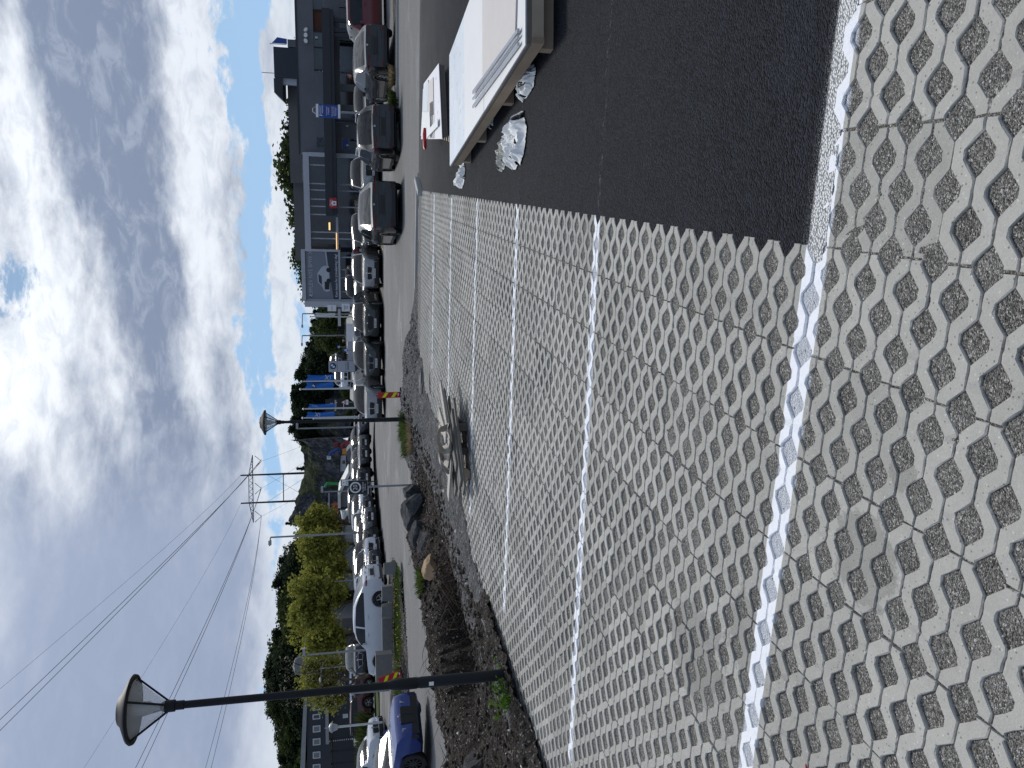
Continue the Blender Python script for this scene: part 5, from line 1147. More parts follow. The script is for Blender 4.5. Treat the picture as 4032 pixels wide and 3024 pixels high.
    if roofrails:
        for sd_ in (1, -1): MB().tube([(s['wtop']-.2, sd_*w*.70, s['H']-.02), (s['wtop']-.35, sd_*w*.70, s['H']+.03), (s['rtop']+.2, sd_*w*.70, s['H']+.02), (s['rtop'], sd_*w*.70, s['H']-.05)], .018, 6).build('roof_rail', 'chrome', root)
    return root
def car(style, paintm, U, Yc, heading, ref, label, Vb=None, cat='car', group=None, **kw):
    """ref: which end of the car stands at photo column U and distance Yc; heading 0 = away, 90 = right, 180 = towards the camera"""
    o = make_car(style, paintm, **kw); s = STY[style]; h = R(heading); d = Vector((math.sin(h), math.cos(h), 0))
    x = at(Vb or 1480, U, Yc).x; k = {'front': -s['L']/2, 'rear': s['L']/2, 'mid': 0}[ref]; c = Vector((x, Yc, 0))+d*k
    z = at(Vb, U, Yc).z if Vb else zgf(c.x, c.y)
    o.location = (c.x, c.y, z); o.rotation_euler = (0, 0, math.atan2(d.y, d.x)); tag(o, label, cat, group)
    return o
HD = 195
G1 = 'cars parked in the row facing the road'; G2 = 'cars parked at an angle left of the lamp post'
car('suv_coupe', 'paint_black', 2219, 30.0, 3, 'rear', 'black coupe SUV seen from behind, standing alone on the road left of the parking sign', plate=False, rimm='rim_dark')
car('suv', 'paint_darkgrey', 2528, 30.2, 5, 'rear', 'black SUV seen from behind, just left of the blue parking sign', plate=False, roofrails=True, rimm='rim_dark')
car('suv_coupe', 'paint_darkgrey', 2845, 32.7, 3, 'rear', 'dark coupe SUV seen from behind, right of the blue parking sign', plate=False, rimm='rim_silver', spokes=7)
cv_ = car('van', 'paint_red', 2985, 37.5, 268, 'mid', 'dark red van with roof ladders at the far right edge', plate=False, grille='bar', cat='van')
mb = MB()
for y in (-.45, .45): mb.tube([(-2.0, y, 1.80), (1.0, y, 1.82), (1.3, y, 1.74)], .035, 6)
mb.build('roof_ladder', 'pole_white', cv_); cv_.scale = (1, 1, .93)
car('hatch', 'paint_darkgrey', 2655, 40, 190, 'front', 'dark red-brown hatchback half hidden between the parking sign and the dark coupe SUV', ptext=None)
car('suv', 'paint_silver', 2352, 42.5, HD-5, 'front', 'grey SUV facing the road with its plate readable, right of the black coupe SUV', grille='tall', ptext='ED 91693', chromeg=False, group=G1)
car('suv', 'paint_grey', 2128, 42.5, HD-4, 'front', 'grey SUV facing the road, partly behind the left side of the black coupe SUV', ptext='EL 90472', grille='tall', chromeg=False, group=G1)
car('estate', 'paint_silver', 2040, 49, 200, 'front', 'silver estate car in the second row under the right end of the billboard', plate=False, group=G1)
car('suv', 'paint_silver', 1948, 43.2, HD+3, 'front', 'silver SUV with chrome double grille in front of the billboard', ptext='AA 72164', group=G1)
car('van', 'paint_black', 1880, 52, 200, 'front', 'tall black van behind the silver SUV under the billboard', plate=False, cat='van', group=G1)
car('hatch', 'paint_darkgrey', 1852, 47.5, 200, 'front', 'dark hatchback in the second row left of the billboard', group=G1, plate=False)
car('suv', 'paint_olive', 1752, 43.0, HD+3, 'front', 'dark green-grey SUV with wide black front, right of the white pylon', ptext='EE 90271', chromeg=False, group=G1, grille='kidney')
car('estate', 'paint_white', 1775, 50.5, 200, 'front', 'white estate car behind the dark green-grey SUV', plate=False, group=G1)
car('estate', 'paint_black', 1688, 48, 200, 'front', 'black estate car in the second row under the sloping road', plate=False, group=G1)
car('suv', 'paint_olive', 1595, 42.6, HD+4, 'front', 'olive grey SUV with pale blue double grille below the white pylon', ptext='EV 07395', group=G1)
car('estate', 'paint_black', 1520, 48, 202, 'front', 'black estate car in the second row under the blue flags', plate=False, group=G1)
car('suv', 'paint_silver', 1416, 41.8, HD+4, 'front', 'silver SUV with chrome double grille behind the upright barrier board', ptext='EP 23224', group=G1)
row = [(1368, 55, 1462, 'sedan', 'paint_navy', 140, 'dark sedan with silver wheels just left of the farther lamp post', 'rim_silver', 9), (1281, 54, 1464, 'sedan', 'paint_grey', 140, 'grey green sedan with plate on its nose, second car left of the farther lamp post', 'rim_silver', 5),
       (1238, 53, 1466, 'sedan', 'paint_darkgrey', 140, 'dark sedan nose behind the black SUV, third left of the farther lamp post', 'rim_dark', 5), (1147, 51.5, 1474, 'big_suv', 'paint_black', 138, 'black SUV with fine spoked wheel, directly right of the speed sign', 'rim_dark', 10),
       (1092, 50, 1474, 'hatch', 'paint_white', 138, 'white hatchback with dark headlights just left of the speed sign', 'rim_dark', 5), (1036, 49, 1482, 'sedan', 'paint_darkgrey', 137, 'dark grey sedan with chrome nose beside the white hatchback', 'rim_dark', 5),
       (992, 47.5, 1493, 'sedan', 'paint_grey', 137, 'shiny grey sedan with bright ten spoke wheel', 'rim_silver', 10), (905, 45.5, 1508, 'big_suv', 'paint_black', 136, 'black SUV with big chrome front, left of the bright ten spoke wheel', 'rim_dark', 5),
       (868, 44.0, 1512, 'suv', 'paint_white', 135, 'white SUV whose pale wing shows behind the foremost dark nose', 'rim_dark', 5), (818, 42.2, 1516, 'sedan', 'paint_black', 135, 'black sedan nose nearest the white coupe, with plate', 'rim_dark', 5)]
for U_, Y_, Vb_, st_, pm_, hd_, lb_, rm_, sp_n in row: car(st_, pm_, U_, Y_, hd_, 'front', lb_, Vb=Vb_, group=G2, rimm=rm_, spokes=sp_n, ptext='EK')
wc = car('suv_coupe', 'paint_white', 588, 37.6, 281, 'mid', 'large white coupe SUV parked side on behind the concrete blocks', Vb=1530, rimm='rim_silver', spokes=5); 
car('sedan', 'paint_darkgrey', 430, 47, 165, 'front', 'black open sports car with windscreen up, beyond the nose of the white coupe', Vb=1455, windows='window_mid', plate=False)
v2 = car('van', 'paint_white', 320, 62, 292, 'mid', 'white delivery van with dark lettering, behind the near lamp post', Vb=1475, grille='bar', cat='van', plate=False)
text('lettering', 'Gratis bil', .42, 'dark_metal', v2, (-.5, STY['van']['w']+.012, .72), (R(90), 0, R(180)), depth=.004, sx=.8); MB().box(-1.2, .3, STY['van']['w']-.02, STY['van']['w']+.01, 1.12, 1.27).build('blue_stripe', 'dark_metal', v2)
car('estate', 'paint_maroon', 268, 60, 262, 'mid', 'maroon estate car with silver wheels left of the near lamp post', Vb=1472, plate=False, grille='bar')
car('big_suv', 'paint_maroon', 160, 58, 232, 'mid', 'maroon car with long black front nearer the left, by the lantern', Vb=1474, plate=False, grille='bar')
car('hatch', 'paint_paleblue', 140, 66, 200, 'mid', 'pale blue hatchback behind the maroon cars', Vb=1455, plate=False, grille='bar')
car('sedan', 'paint_black', 215, 70, 268, 'mid', 'black car roof showing behind the maroon estate car', Vb=1450, plate=False, grille='bar')
car('hatch', 'paint_white', 350, 72, 250, 'mid', 'small white car behind the delivery van', Vb=1448, plate=False, grille='bar')
car('hatch', 'paint_white', 165, 36, 108, 'front', 'white car behind the blue car at the left edge', Vb=1530, plate=False)
bc = car('sports', 'paint_blue', 205, 22.4, 118, 'front', 'bright blue sports sedan with tall black double grille driving along the road', Vb=1672, grille='tall', chromeg=False, rimm='rim_dark', spokes=10, plate=False)
bc.scale = (1.05, 1.05, 1.06)
c_ = car('sedan', 'paint_black', 1594, 66, 180, 'front', 'small dark car with a bright lamp coming down the sloping road', Vb=1364, plate=False); 
car('hatch', 'paint_white', 1540, 60, 185, 'front', 'white car between the white pylon and the first blue flag', Vb=1392, plate=False)

# ------------------------------------------------------------------ sloping road, wall beyond the car park
a0 = at(1385, 1800, 74); 
mat('pale_road', (.24, .24, .235), .85, var=.12, scale=1)
vs = []
for V_, Uw, Y_ in ((1392, (1440, 1810), 70), (1380, (1450, 1790), 84), (1362, (1470, 1760), 100), (1345, (1500, 1735), 118), (1336, (1520, 1722), 135)):
    for U_ in np.linspace(Uw[0], Uw[1], 5): p = at(V_-.0148*(U_-1600), U_, Y_); vs.append((p.x, p.y, p.z))
mb = MB().add(vs, [(i*5+j, i*5+j+1, (i+1)*5+j+1, (i+1)*5+j) for i in range(4) for j in range(4)]); o = mb.build('sloping_road', 'pale_road'); tag(o, kind='structure')
p0, p1 = at(1368, 1742, 62), at(1400, 1560, 62)
MB().box(p1.x, p0.x, 62, 62.3, -.3, p0.z).build('low_wall', 'white_frame'); o = bpy.data.objects['low_wall']; tag(o, 'low light grey wall behind the parked cars, right of the white pylon', 'wall'); pn = at(1378, 1715, 61.9)
o2 = MB().box(pn.x-.7, pn.x+.7, 61.93, 61.99, pn.z-.3, pn.z+.28).build('notice_panel', 'sign_white', o)
p0, p1 = at(1330, 1810, 64), at(1342, 1743, 64); b_ = MB().box(p1.x, p0.x+1.2, 64, 64.8, p1.z, p0.z).build('canopy_beam', 'white_frame'); tag(b_, 'white horizontal canopy beam left of the billboard', 'canopy')
rl = empty('railing', (at(1350, 1720, 66).x, 66, at(1368, 1720, 66).z), label='thin dark metal railing below the white canopy beam', cat='railing'); w_ = at(1350, 1742, 66).x-at(1350, 1692, 66).x; mb = MB()
for k in range(9): mb.box(-w_/2+k*w_/8-.015, -w_/2+k*w_/8+.015, 0, .03, 0, .9)
mb.box(-w_/2, w_/2, 0, .03, .9, .94); mb.build('bars', 'dark_metal', rl); rl.location.z -= .1
# white shop pylon with badge
Y = 50; pl_, pr_ = at(1344, 1603, Y), at(1344, 1560, Y); wd_ = pr_.x-pl_.x; z1 = zat(1294, 1580, Y); zb_ = zgf(pl_.x, Y)
py = empty('sign_pylon', ((pl_.x+pr_.x)/2, Y, zb_), label='white three-panel pylon with round blue, white and black badge behind the parked cars', cat='sign pylon'); hz = z1-zb_
zc_ = [zat(V_, 1580, Y)-zb_ for V_ in (1294, 1327, 1328.5, 1361.5, 1363, 1400)]
for k in range(3): MB().box(-wd_/2, wd_/2, 0, .35, zc_[2*k+1] if k < 2 else .1, zc_[2*k]).build('panel', 'white_frame', py)
MB().box(-wd_/2-.10, -wd_/2-.02, .02, .33, .1, hz).build('side_fin', 'white_frame', py); MB().box(-wd_/2+.02, wd_/2-.02, .03, .32, .0, hz-.05).build('core', 'dark_metal', py)
roundel(.20, py, (0.02, -.012, (zc_[0]+zc_[1])/2+.0), (R(90), 0, 0))
MB().box(-.25, .3, -.006, -.002, zc_[4]-.14, zc_[4]-.09).build('lettering_line', 'dark_metal', py)
# opening hour boards next to billboard
Y = 60
for (V0, V1, U0, U1, lb, tx) in ((1290, 1324, 1820, 1803, 'upper white sign board with small drawing beside the white pillar', 'Velkommen'), (1345, 1378, 1825, 1802, 'lower white sign board with opening hours beside the white pillar', 'Åpningstider\nMan-fre\nLørdag')):
    a_, c_ = at(V0, U0, Y), at(V1, U1, Y); w_ = abs(a_.x-c_.x)+.15; r_ = empty('info_board', ((a_.x+c_.x)/2, Y, c_.z), label=lb, cat='sign'); MB().box(-w_/2, w_/2, 0, .1, 0, a_.z-c_.z).build('board', 'sign_white', r_); MB().box(-.05, .05, .02, .08, -1.5, -.01).build('leg', 'dark_metal', r_)
    text('lettering', tx, .11, 'dark_metal', r_, (0, -.006, (a_.z-c_.z)*.5), (R(90), 0, 0), depth=.001, sx=.7)

# ------------------------------------------------------------------ dealership building
fA = at(1300, 2000, 62.0); fB = at(1300, 3024, 57.2); fA.z = fB.z = 0; fx = (fB-fA).normalized(); fn = Vector((-fx.y, fx.x, 0))
def fac(V, U, off=0):
    d = ray(V, U); o = Vector((0, 0, CH)); P0 = fA-fn*off; t = (P0-o).dot(fn)/d.dot(fn); p = o+d*t; q_ = p-fA; return q_.dot(fx), p.z
frot = math.atan2(fx.y, fx.x)
bd = empty('dealership_building', (fA.x, fA.y, 0), frot, label='long grey concrete car dealership with a glazed showroom, dark canopy and roof box', cat='building')
def fbox(name, V0, V1, U0, U1, off, dep, m, parent=None, ztop=None, zbot=None):
    """front face off metres in front of the facade plane, dep metres thick; U0 < U1"""
    s0, _ = fac((V0+V1)/2, U0, off); s1, _ = fac((V0+V1)/2, U1, off); um = (U0+U1)/2; zt_ = fac(V0, um, off)[1] if ztop is None else ztop; zb_ = fac(V1, um, off)[1] if zbot is None else zbot
    return MB().box(s0, s1, -off, -off+dep, zb_, zt_).build(name, m, parent or bd)
zroof = fac(1175, 2700)[1]; zwin0 = fac(1276, 2850)[1]
# concrete wall, built around the window band
zw1 = fac(1234, 2880)[1]; zw0 = fac(1272, 2880)[1]; sL = fac(1230, 2418)[0]; sw0 = fac(1250, 2744)[0]; sEnd = fac(1250, 3300)[0]
mb = MB(); mb.box(sL, sEnd, 0, 12, zw1, zroof); mb.box(sL, sw0, 0, .4, zw0, zw1-.002); mb.box(sL, sEnd, 0, .4, 2.4, zw0-.002); mb.build('concrete_wall', 'concrete_wall', bd)
zg1 = fac(1337, 2880)[1]
mb = MB(); mb.box(sL, fac(1350, 2470)[0], 0, .4, -.5, 2.398)
for U0, U1 in ((2480, 2560), (2590, 2612), (2665, 2694), (2738, 2742), (2866, 2892), (2996, 3040)): mb.box(fac(1350, U0)[0], fac(1350, U1)[0], 0, .4, -.5, zg1)
mb.box(fac(1350, 2470)[0], sEnd, 0.001, .399, zg1+.002, 2.396); mb.build('ground_floor_wall', 'concrete_wall', bd)
mb = MB().box(fac(1350, 2475)[0], sEnd, .18, .22, -.4, zg1); mb.build('ground_windows', 'window_dark', bd)
mat('curtain_orange', (.10, .035, .02), .8, var=.3); mat('blind_grey', (.20, .21, .22), .7)
for U0, U1, mm in ((2750, 2838, 'window_dark'), (2840, 2900, 'window_mid'), (2903, 2985, 'curtain_orange'), (2988, 3100, 'window_mid')): 
    s0, s1 = fac(1250, U0)[0], fac(1250, U1)[0]; MB().box(s0, s1, .2, .25, zw0, zw1).build('band_window', mm, bd)
mb = MB(); 
for U_ in (2750, 2839, 2901.5, 2986.5): s_ = fac(1250, U_)[0]; mb.box(s_-.04, s_+.04, .1, .26, zw0, zw1)
mb.build('window_posts', 'dark_metal', bd)
# square upper window by the showroom, small lower window
fbox('square_window', 1246, 1276, 2484, 2444, .02, .1, 'window_mid'); 
s0, s1 = fac(1260, 2440)[0], fac(1260, 2482)[0]; za, zb2 = fac(1246, 2460)[1], fac(1278, 2460)[1]; MB().box(s0, s1, -.02, .05, zb2, za).build('square_window', 'window_mid', bd)
s0, s1 = fac(1360, 2438)[0], fac(1360, 2476)[0]; za, zb2 = fac(1346, 2460)[1], fac(1378, 2460)[1]; MB().box(s0, s1, -.02, .05, zb2, za).build('small_window', 'window_dark', bd); MB().box(s0, s1, -.03, -.021, za-.5, za-.05).build('blue_poster', 'sign_blue', bd)
# canopy
s0, s1 = fac(1298, 2173, 2.2)[0], fac(1298, 2992, 2.2)[0]; zc1, zc0 = fac(1276, 2500, 2.2)[1], fac(1321, 2500, 2.2)[1]
mb = MB().box(s0, s1, -2.2, -.001, zc0+.25, zc1); mb.box(s0+.05, s1-.05, -2.12, -.001, zc0, zc0+.248); mb.build('canopy', 'canopy_dark', bd)
for U_ in (2552, 2545, 2886, 2905, 2945): 
    s_ = fac(1340, U_, 1.9)[0]; MB().box(s_-.13, s_+.13, -1.9, -1.65, -.4, zc0-.002).build('column', 'canopy_dark', bd)
# roof line, penthouse box
MB().box(sL-.1, sEnd, -.06, .25, zroof+.001, zroof+.12).build('parapet', 'canopy_dark', bd)
def rbx(name, V0, V1, U0, U1, off, dep, m): 
    s0, _ = fac((V0+V1)/2, U0, off); s1, _ = fac((V0+V1)/2, U1, off); um = (U0+U1)/2; return MB().box(s0, s1, -off, -off+dep, fac(V1, um, off)[1], fac(V0, um, off)[1]).build(name, m, bd)
rbx('roof_box', 1078, 1180, 2717, 2837, -4, 4, 'cladding_dark'); 
s0 = fac(1090, 2660, -4)[0]; s1 = fac(1090, 2716, -4)[0]; s00 = fac(1112, 2628, -4)[0]; zt1 = fac(1078, 2700, -4)[1]; zt0 = fac(1112, 2700, -4)[1]
MB().prism([(s00, zt0), (s1, zt0), (s1, zt1), (s0, zt1)], 4, 8).build('roof_box_overhang', 'cladding_dark', bd)
rbx('roof_strut', 1100, 1178, 2690, 2715, -4.3, .6, 'white_frame'); rbx('roof_side_room', 1132, 1180, 2838, 2868, -4, 3, 'window_mid')
MB().tube([(fac(1078, 2739, -4)[0], 4.5, zt1), (fac(1078, 2739, -4)[0], 4.5, zt1+.9)], .03, 6).build('roof_mast', 'galv', bd)
fs_ = fac(1100, 2850, -4)[0]; MB().tube([(fs_, 4, zt0-.4), (fs_, 4, fac(1062, 2850, -4)[1])], .03, 6).build('roof_flagpole', 'galv', bd)
vs = [(fs_+.05, 4.0, fac(1070, 2850, -4)[1]), (fs_+.5, 4.05, fac(1092, 2850, -4)[1]), (fs_+.42, 4.0, fac(1130, 2850, -4)[1]), (fs_+.05, 4, fac(1130, 2850, -4)[1])]; MB().add(vs+[(x, y+.02, z) for x, y, z in vs], [(0, 1, 2, 3), (7, 6, 5, 4), (0, 4, 5, 1), (1, 5, 6, 2), (2, 6, 7, 3)]).build('roof_flag', 'sign_blue', bd)
# set-back upper walls of concrete panels
mat('concrete_brown', (.125, .122, .125), .85, var=.25, scale=.6)
rbx('upper_wall', 1138, 1190, 2303, 2690, -6, 6, 'concrete_brown'); rbx('upper_wall', 1159, 1206, 1998, 2302, -7, 6, 'concrete_brown')
for U0, U1 in ((2310, 2345), (2350, 2380), (2384, 2398)): rbx('clerestory_window', 1189, 1199, U0, U1, -4, .1, 'blind_grey')
for k, (U_, r_) in enumerate(((2900, .5), (2884, 0), (2867, -.5))):
    s_, z_ = fac(1205, U_, .1); o = MB().lathe([(.03, 0), (.16, .22), (.16, .24)], 12).build('wall_floodlight', 'pole_white', bd, True); o.location = (s_, -.15, z_-.1); o.rotation_euler = (R(60), 0, r_)
for V_, U_ in ((1246, 2876), (1367, 2528), (1368, 2452)): s_, z_ = fac(V_, U_, .05); MB().box(s_-.06, s_+.06, -.12, -.001, z_-.09, z_+.09).build('wall_lamp', 'pole_white', bd)
# showroom: white frame, mullions, glass, interior
sh = [fac(1300, U_)[0] for U_ in (2022, 2420)]; zs1, zs0 = fac(1199, 2200)[1], fac(1222, 2200)[1]
MB().box(sh[0], sh[1], -.5, .5, zs0, zs1).build('showroom_fascia', 'white_frame', bd); MB().box(sh[1]-.28, sh[1]+.02, -.52, .3, -.5, zs0-.002).build('showroom_frame', 'white_frame', bd)
MB().box(sh[0], sh[1]-.3, -.1, -.06, -.4, zs0-.003).build('showroom_glass', 'window_dark', bd)
mb = MB()
for U_ in (2032, 2086, 2111, 2180, 2212, 2240, 2276, 2301, 2374):
    s_ = fac(1250, U_)[0]; mb.box(s_-.045, s_+.045, -.18, -.101, -.4 if U_ in (2301, 2111, 2086, 2276, 2212) else zc0, zs0-.004)
mb.build('mullions', 'white_frame', bd); zt_ = fac(1328, 2100)[1]; MB().box(sh[0], fac(1300, 2170)[0], -.24, -.181, zt_-.09, zt_+.09).build('transom', 'white_frame', bd)
m = emis('warm_light', (1, .62, .25), 1.1)
s0, s1 = fac(1298, 2118, .3)[0], fac(1298, 2148, .3)[0]; z_ = fac(1298, 2130, .3)[1]; MB().box(s0, s1, -.3, -.25, z_-.05, z_+.07).build('lit_lamp', 'warm_light', bd)
s0, s1 = fac(1326, 2036)[0], fac(1326, 2108)[0]; z_ = fac(1325, 2080)[1]; MB().box(s0, s1, -.30, -.25, z_-.03, z_+.03).build('lit_strip', 'warm_light', bd)
for U_ in (2075, 2060, 2095): s_, z_ = fac(1330, U_, .2); MB().box(s_-.35, s_+.35, -.13, -.101, -.2, 1.3).build('car_behind_glass', 'window_mid', bd)
rs = empty('red_sign', (0, 0, 0)); s_, z_ = fac(1311, 2225, 2.3); rs.location = fA+fx*s_-fn*2.32+Vector((0, 0, z_)); rs.rotation_euler = (0, 0, frot); w_ = fac(1311, 2246, 2.3)[0]-fac(1311, 2204, 2.3)[0]; h_ = fac(1296, 2225, 2.3)[1]-fac(1326, 2225, 2.3)[1]
tag(rs, 'red sign with white arch symbol and two lines of lettering hung on the dark canopy', 'sign'); MB().box(-w_/2, w_/2, -.06, 0, -h_/2, h_/2).build('panel', 'sign_red', rs); text('lettering', 'Parkering\nfor kunder', .13, 'sign_white', rs, (0, -.062, h_*.24), (R(90), 0, 0), depth=.001, sx=.9)
arch = [(-.16, -.24), (.16, -.24), (.16, .0), (.12, .09), (0, .13), (-.12, .09), (-.16, 0)]; MB().prism([(x-.02, z) for x, z in arch], -.068, -.0605).build('arch_symbol', 'sign_white', rs); MB().box(-.08, .04, -.072, -.0685, -.15, -.03).build('arch_hole', 'sign_red', rs)
# billboard
bA, bB = fac(1270, 1846, 2.5)[0], fac(1270, 2034, 2.5)[0]; zb1, zb0 = fac(1203, 1940, 2.5)[1], fac(1333, 1940, 2.5)[1]; zsp = fac(1286, 1940, 2.5)[1]; cbx = (bA+bB)/2
bb = empty('billboard', (0, 0, 0), frot, label='large grey billboard with a car picture and white slogan beside the showroom', cat='billboard'); bb.location = fA+fx*cbx-fn*2.5; bw = bB-bA; bb.rotation_euler = (0, 0, frot)
mat('board_grey', (.20, .225, .265), .6, var=.06, scale=.5); mat('board_dark', (.045, .055, .075), .6, var=.1); mat('board_text', (.50, .53, .58), .6)
MB().box(-bw/2, bw/2, 0, .2, zb0, zb1).build('poster', 'board_grey', bb)
mb = MB().prism([(-bw/2, zb0), (bw/2, zb0), (bw/2, zb0+(zb1-zb0)*.36), (-bw/2, zb0+(zb1-zb0)*.16)], -.02, -.001); mb.build('dark_band', 'board_dark', bb)
MB().prism([(bw*.02, zb0+(zb1-zb0)*.30), (bw/2, zb0+(zb1-zb0)*.36), (bw/2, zb0+(zb1-zb0)*.40), (bw*.02, zb0+(zb1-zb0)*.32)], -.024, -.0205).build('pale_rail', 'board_text', bb)
# the printed car, flat on the poster
k = (zb1-zb0); cz = zb0+.27*k; pc_ = [(-1.05, 0), (-1.12, .25), (-1.0, .48), (-.72, .60), (-.40, .92), (.25, .95), (.72, .62), (.85, .35), (.80, .05)]
MB().prism([(x*1.0-.1, cz+z*.95) for x, z in pc_], -.032, -.0245).build('printed_car', 'board_text', bb); MB().prism([(x*1.0-.1, cz+z*.95) for x, z in ((-.62, .60), (-.36, .85), (.2, .86), (.05, .62))], -.036, -.0325).build('printed_windows', 'board_dark', bb)
MB().prism([(-1.05, cz+.05), (-1.05, cz+.38), (-.45, cz+.38), (-.45, cz+.02)], -.037, -.0328).build('printed_front', 'sign_black', bb)
for xc in (-.28, .52): MB().prism([(xc-.1+.17*math.cos(t), cz+.08+.17*math.sin(t)) for t in np.linspace(0, 2*math.pi, 14, endpoint=False)], -.040, -.0375).build('printed_wheel', 'sign_black', bb)
o = text('headline', 'OPPLEV NYE BMW X', .42, 'board_text', bb, (.12, -.028, zb1-.38), (R(90), 0, 0), depth=.002, sx=.88); roundel(.16, bb, (-bw/2+.28, -.012, zb1-.38), (R(90), 0, 0))
text('slogan', 'Kom innom for prøvekjøring i dag!', .26, 'sign_white', bb, (0, -.028, zb0+.17), (R(90), 0, 0), depth=.002, sx=.88)
mb = MB(); mb.box(-bw/2-.1, bw/2+.1, -.15, .35, zb1+.002, zb1+.28); mb.box(-bw/2-.1, bw/2+.1, -.1, .3, zb0-.14, zb0-.002); mb.box(bw/2, bw/2+.14, -.12, .3, zb0-.001, zb1); mb.box(-bw/2-.55, -bw/2-.12, -.3, .6, -.5, zb1+.1); mb.box(-bw/2-.12, -bw/2-.001, -.05, .25, -.5, zb1); mb.build('frame', 'white_frame', bb)
mb = MB().box(-bw/2+.05, bw/2-.05, .35, .4, -.5, zb0-.16); mb.build('window_below', 'window_dark', bb); mb = MB()
for t in (-.35, -.05, .12, .38): mb.box(bw*t-.04, bw*t+.04, .25, .349, -.5, zb0-.16)
mb.build('posts_below', 'white_frame', bb)

# ------------------------------------------------------------------ buildings on the left
Y = 78; a_, c_ = at(1300, -60, Y), at(1300, 420, Y); zt_ = zat(1208, 150, Y)
lb = empty('black_building', (a_.x, Y, -.3), label='flat dark wooden building with a row of white framed windows at the left', cat='building'); w_ = c_.x-a_.x; dz_ = .3
MB().box(0, w_, 0, 14, 0, zt_+dz_).build('wall', 'cladding_dark', lb)
mb = MB(); mb.add([(-.2, -.25, zt_+dz_+.3), (w_+.2, -.25, zt_+dz_-.25), (w_+.2, 14, zt_+dz_-.25), (-.2, 14, zt_+dz_+.3), (-.2, -.25, zt_+dz_+.8), (w_+.2, -.25, zt_+dz_-.0), (w_+.2, 14, zt_+dz_), (-.2, 14, zt_+dz_+.8)], [(0, 3, 2, 1), (4, 5, 6, 7), (0, 1, 5, 4), (1, 2, 6, 5), (2, 3, 7, 6), (3, 0, 4, 7)]); mb.build('roof', 'concrete', lb)
for i, (U_, wm, ww) in enumerate(((274, 'window_dark', 18), (238, 'window_dark', 20), (203, 'window_dark', 20), (155, 'blind_grey', 26), (104, 'blind_grey', 26), (52, 'blind_grey', 26), (2, 'blind_grey', 28))):
    p = at(1246+(.8 if i > 2 else 0), U_, Y); s_ = abs(at(1246, U_+ww/2, Y).x-at(1246, U_-ww/2, Y).x)/2; x = p.x-a_.x; z = p.z+dz_; f = MB().box(x-s_, x+s_, -.08, -.001, z-.36, z+.36).build('window', 'pole_white', lb); MB().box(x-s_+.09, x+s_-.09, -.095, -.081, z-.27, z+.27).build('pane', wm, f)
z = zat(1289, 200, Y)+dz_; x0, x1 = at(1289, 115, Y).x-a_.x, at(1289, 262, Y).x-a_.x; MB().box(x0, x1, -1.2, -.001, z-.15, z+.15).build('porch_roof', 'concrete', lb); 
x0 = at(1350, 130, Y).x-a_.x; MB().box(x0-.05, x0+.05, -1.1, -1.0, 0, z-.152).build('porch_post', 'pole_white', lb); p = at(1362, 206, Y); MB().box(p.x-a_.x-.2, p.x-a_.x+.2, -.06, -.001, p.z+.1, p.z+.6).build('notice', 'pole_white', lb)
# slatted shelter at left edge
Y = 48; a_, c_ = at(1340, -30, Y), at(1340, 165, Y); zt_ = zat(1306, 60, Y); zb_ = zat(1380, 60, Y); w_ = c_.x-a_.x
sl = empty('slatted_shelter', (a_.x, Y, zb_), label='dark slatted garden shelter with a pitched roof behind the lantern', cat='shelter'); hh = zt_-zb_; mb = MB()
for k in range(12): mb.box(0, w_, -.03, 0, k*.11-.2, k*.11-.13)
for k in range(5): mb.box(k*w_/4-.05, k*w_/4+.05, .001, .08, -1.2, 1.15)
mb.build('slats', 'dark_metal', sl); MB().prism([(-.3, 1.15), (w_+.2, 1.15), (w_*.55, hh+.1), (w_*.1, hh+.1)], -.3, 2.5).build('roof', 'canopy_dark', sl)
blades('hedge', (at(1400, 70, 46).x, 46, zat(1470, 70, 46)), 1.9, 1.1, 1500, 'leaf_olive', 'brown green hedge below the slatted shelter', 'hedge', .25, .05)
# silo
Y = 95; c_ = at(1240, 408, Y); r_ = (at(1200, 445, Y).x-at(1200, 372, Y).x)/2; zt_ = zat(1162, 408, Y)
so_ = empty('silo', (c_.x, Y, 0), label='round grey silo rising behind the small yellow green tree', cat='silo'); MB().lathe([(r_, -1), (r_, zt_-.5), (r_*.8, zt_), (0.1, zt_+.3)], 24).build('tank', 'concrete_wall', so_, True)
mb = MB(); 
for k in range(3): mb.box(r_+.3+.7*k, r_+.45+.7*k, 0, .2, -1, zt_-1.2)
mb.box(r_, r_+2.2, .05, .15, zt_-1.3, zt_-1.1); mb.build('ladder_frame', 'galv', so_)
# pale factory building behind the trees
Y = 105; a_, c_ = at(1290, 440, Y), at(1290, 545, Y); zt_ = zat(1262, 490, Y)
fb = empty('factory_building', (a_.x, Y, 0), label='pale grey industrial building glimpsed through the yellow green trees', cat='building'); w_ = c_.x-a_.x; MB().box(0, w_, 0, 12, -1, zt_).build('wall', 'blind_grey', fb); MB().prism([(-.3, zt_), (w_+.3, zt_), (w_*.6, zt_+1.8)], -.2, 12).build('roof', 'concrete_wall', fb)
mb = MB(); 
for k in range(4): mb.box(w_*.15+k*w_*.2, w_*.15+k*w_*.2+.8, -.05, -.001, 1.8, 2.8)
mb.build('windows', 'window_dark', fb)
Y = 86; a_, c_ = at(1380, 700, Y), at(1380, 905, Y); hb = empty('white_hall', (a_.x, Y, 0), label='low white hall behind the two large yellow green trees', cat='building'); w_ = c_.x-a_.x; zt_ = zat(1355, 800, Y); MB().box(0, w_, 0, 8, -1, zt_).build('wall', 'blind_grey', hb); MB().box(-.2, w_+.2, -.3, 8.2, zt_+.001, zt_+.25).build('roof', 'dark_metal', hb); mb = MB()
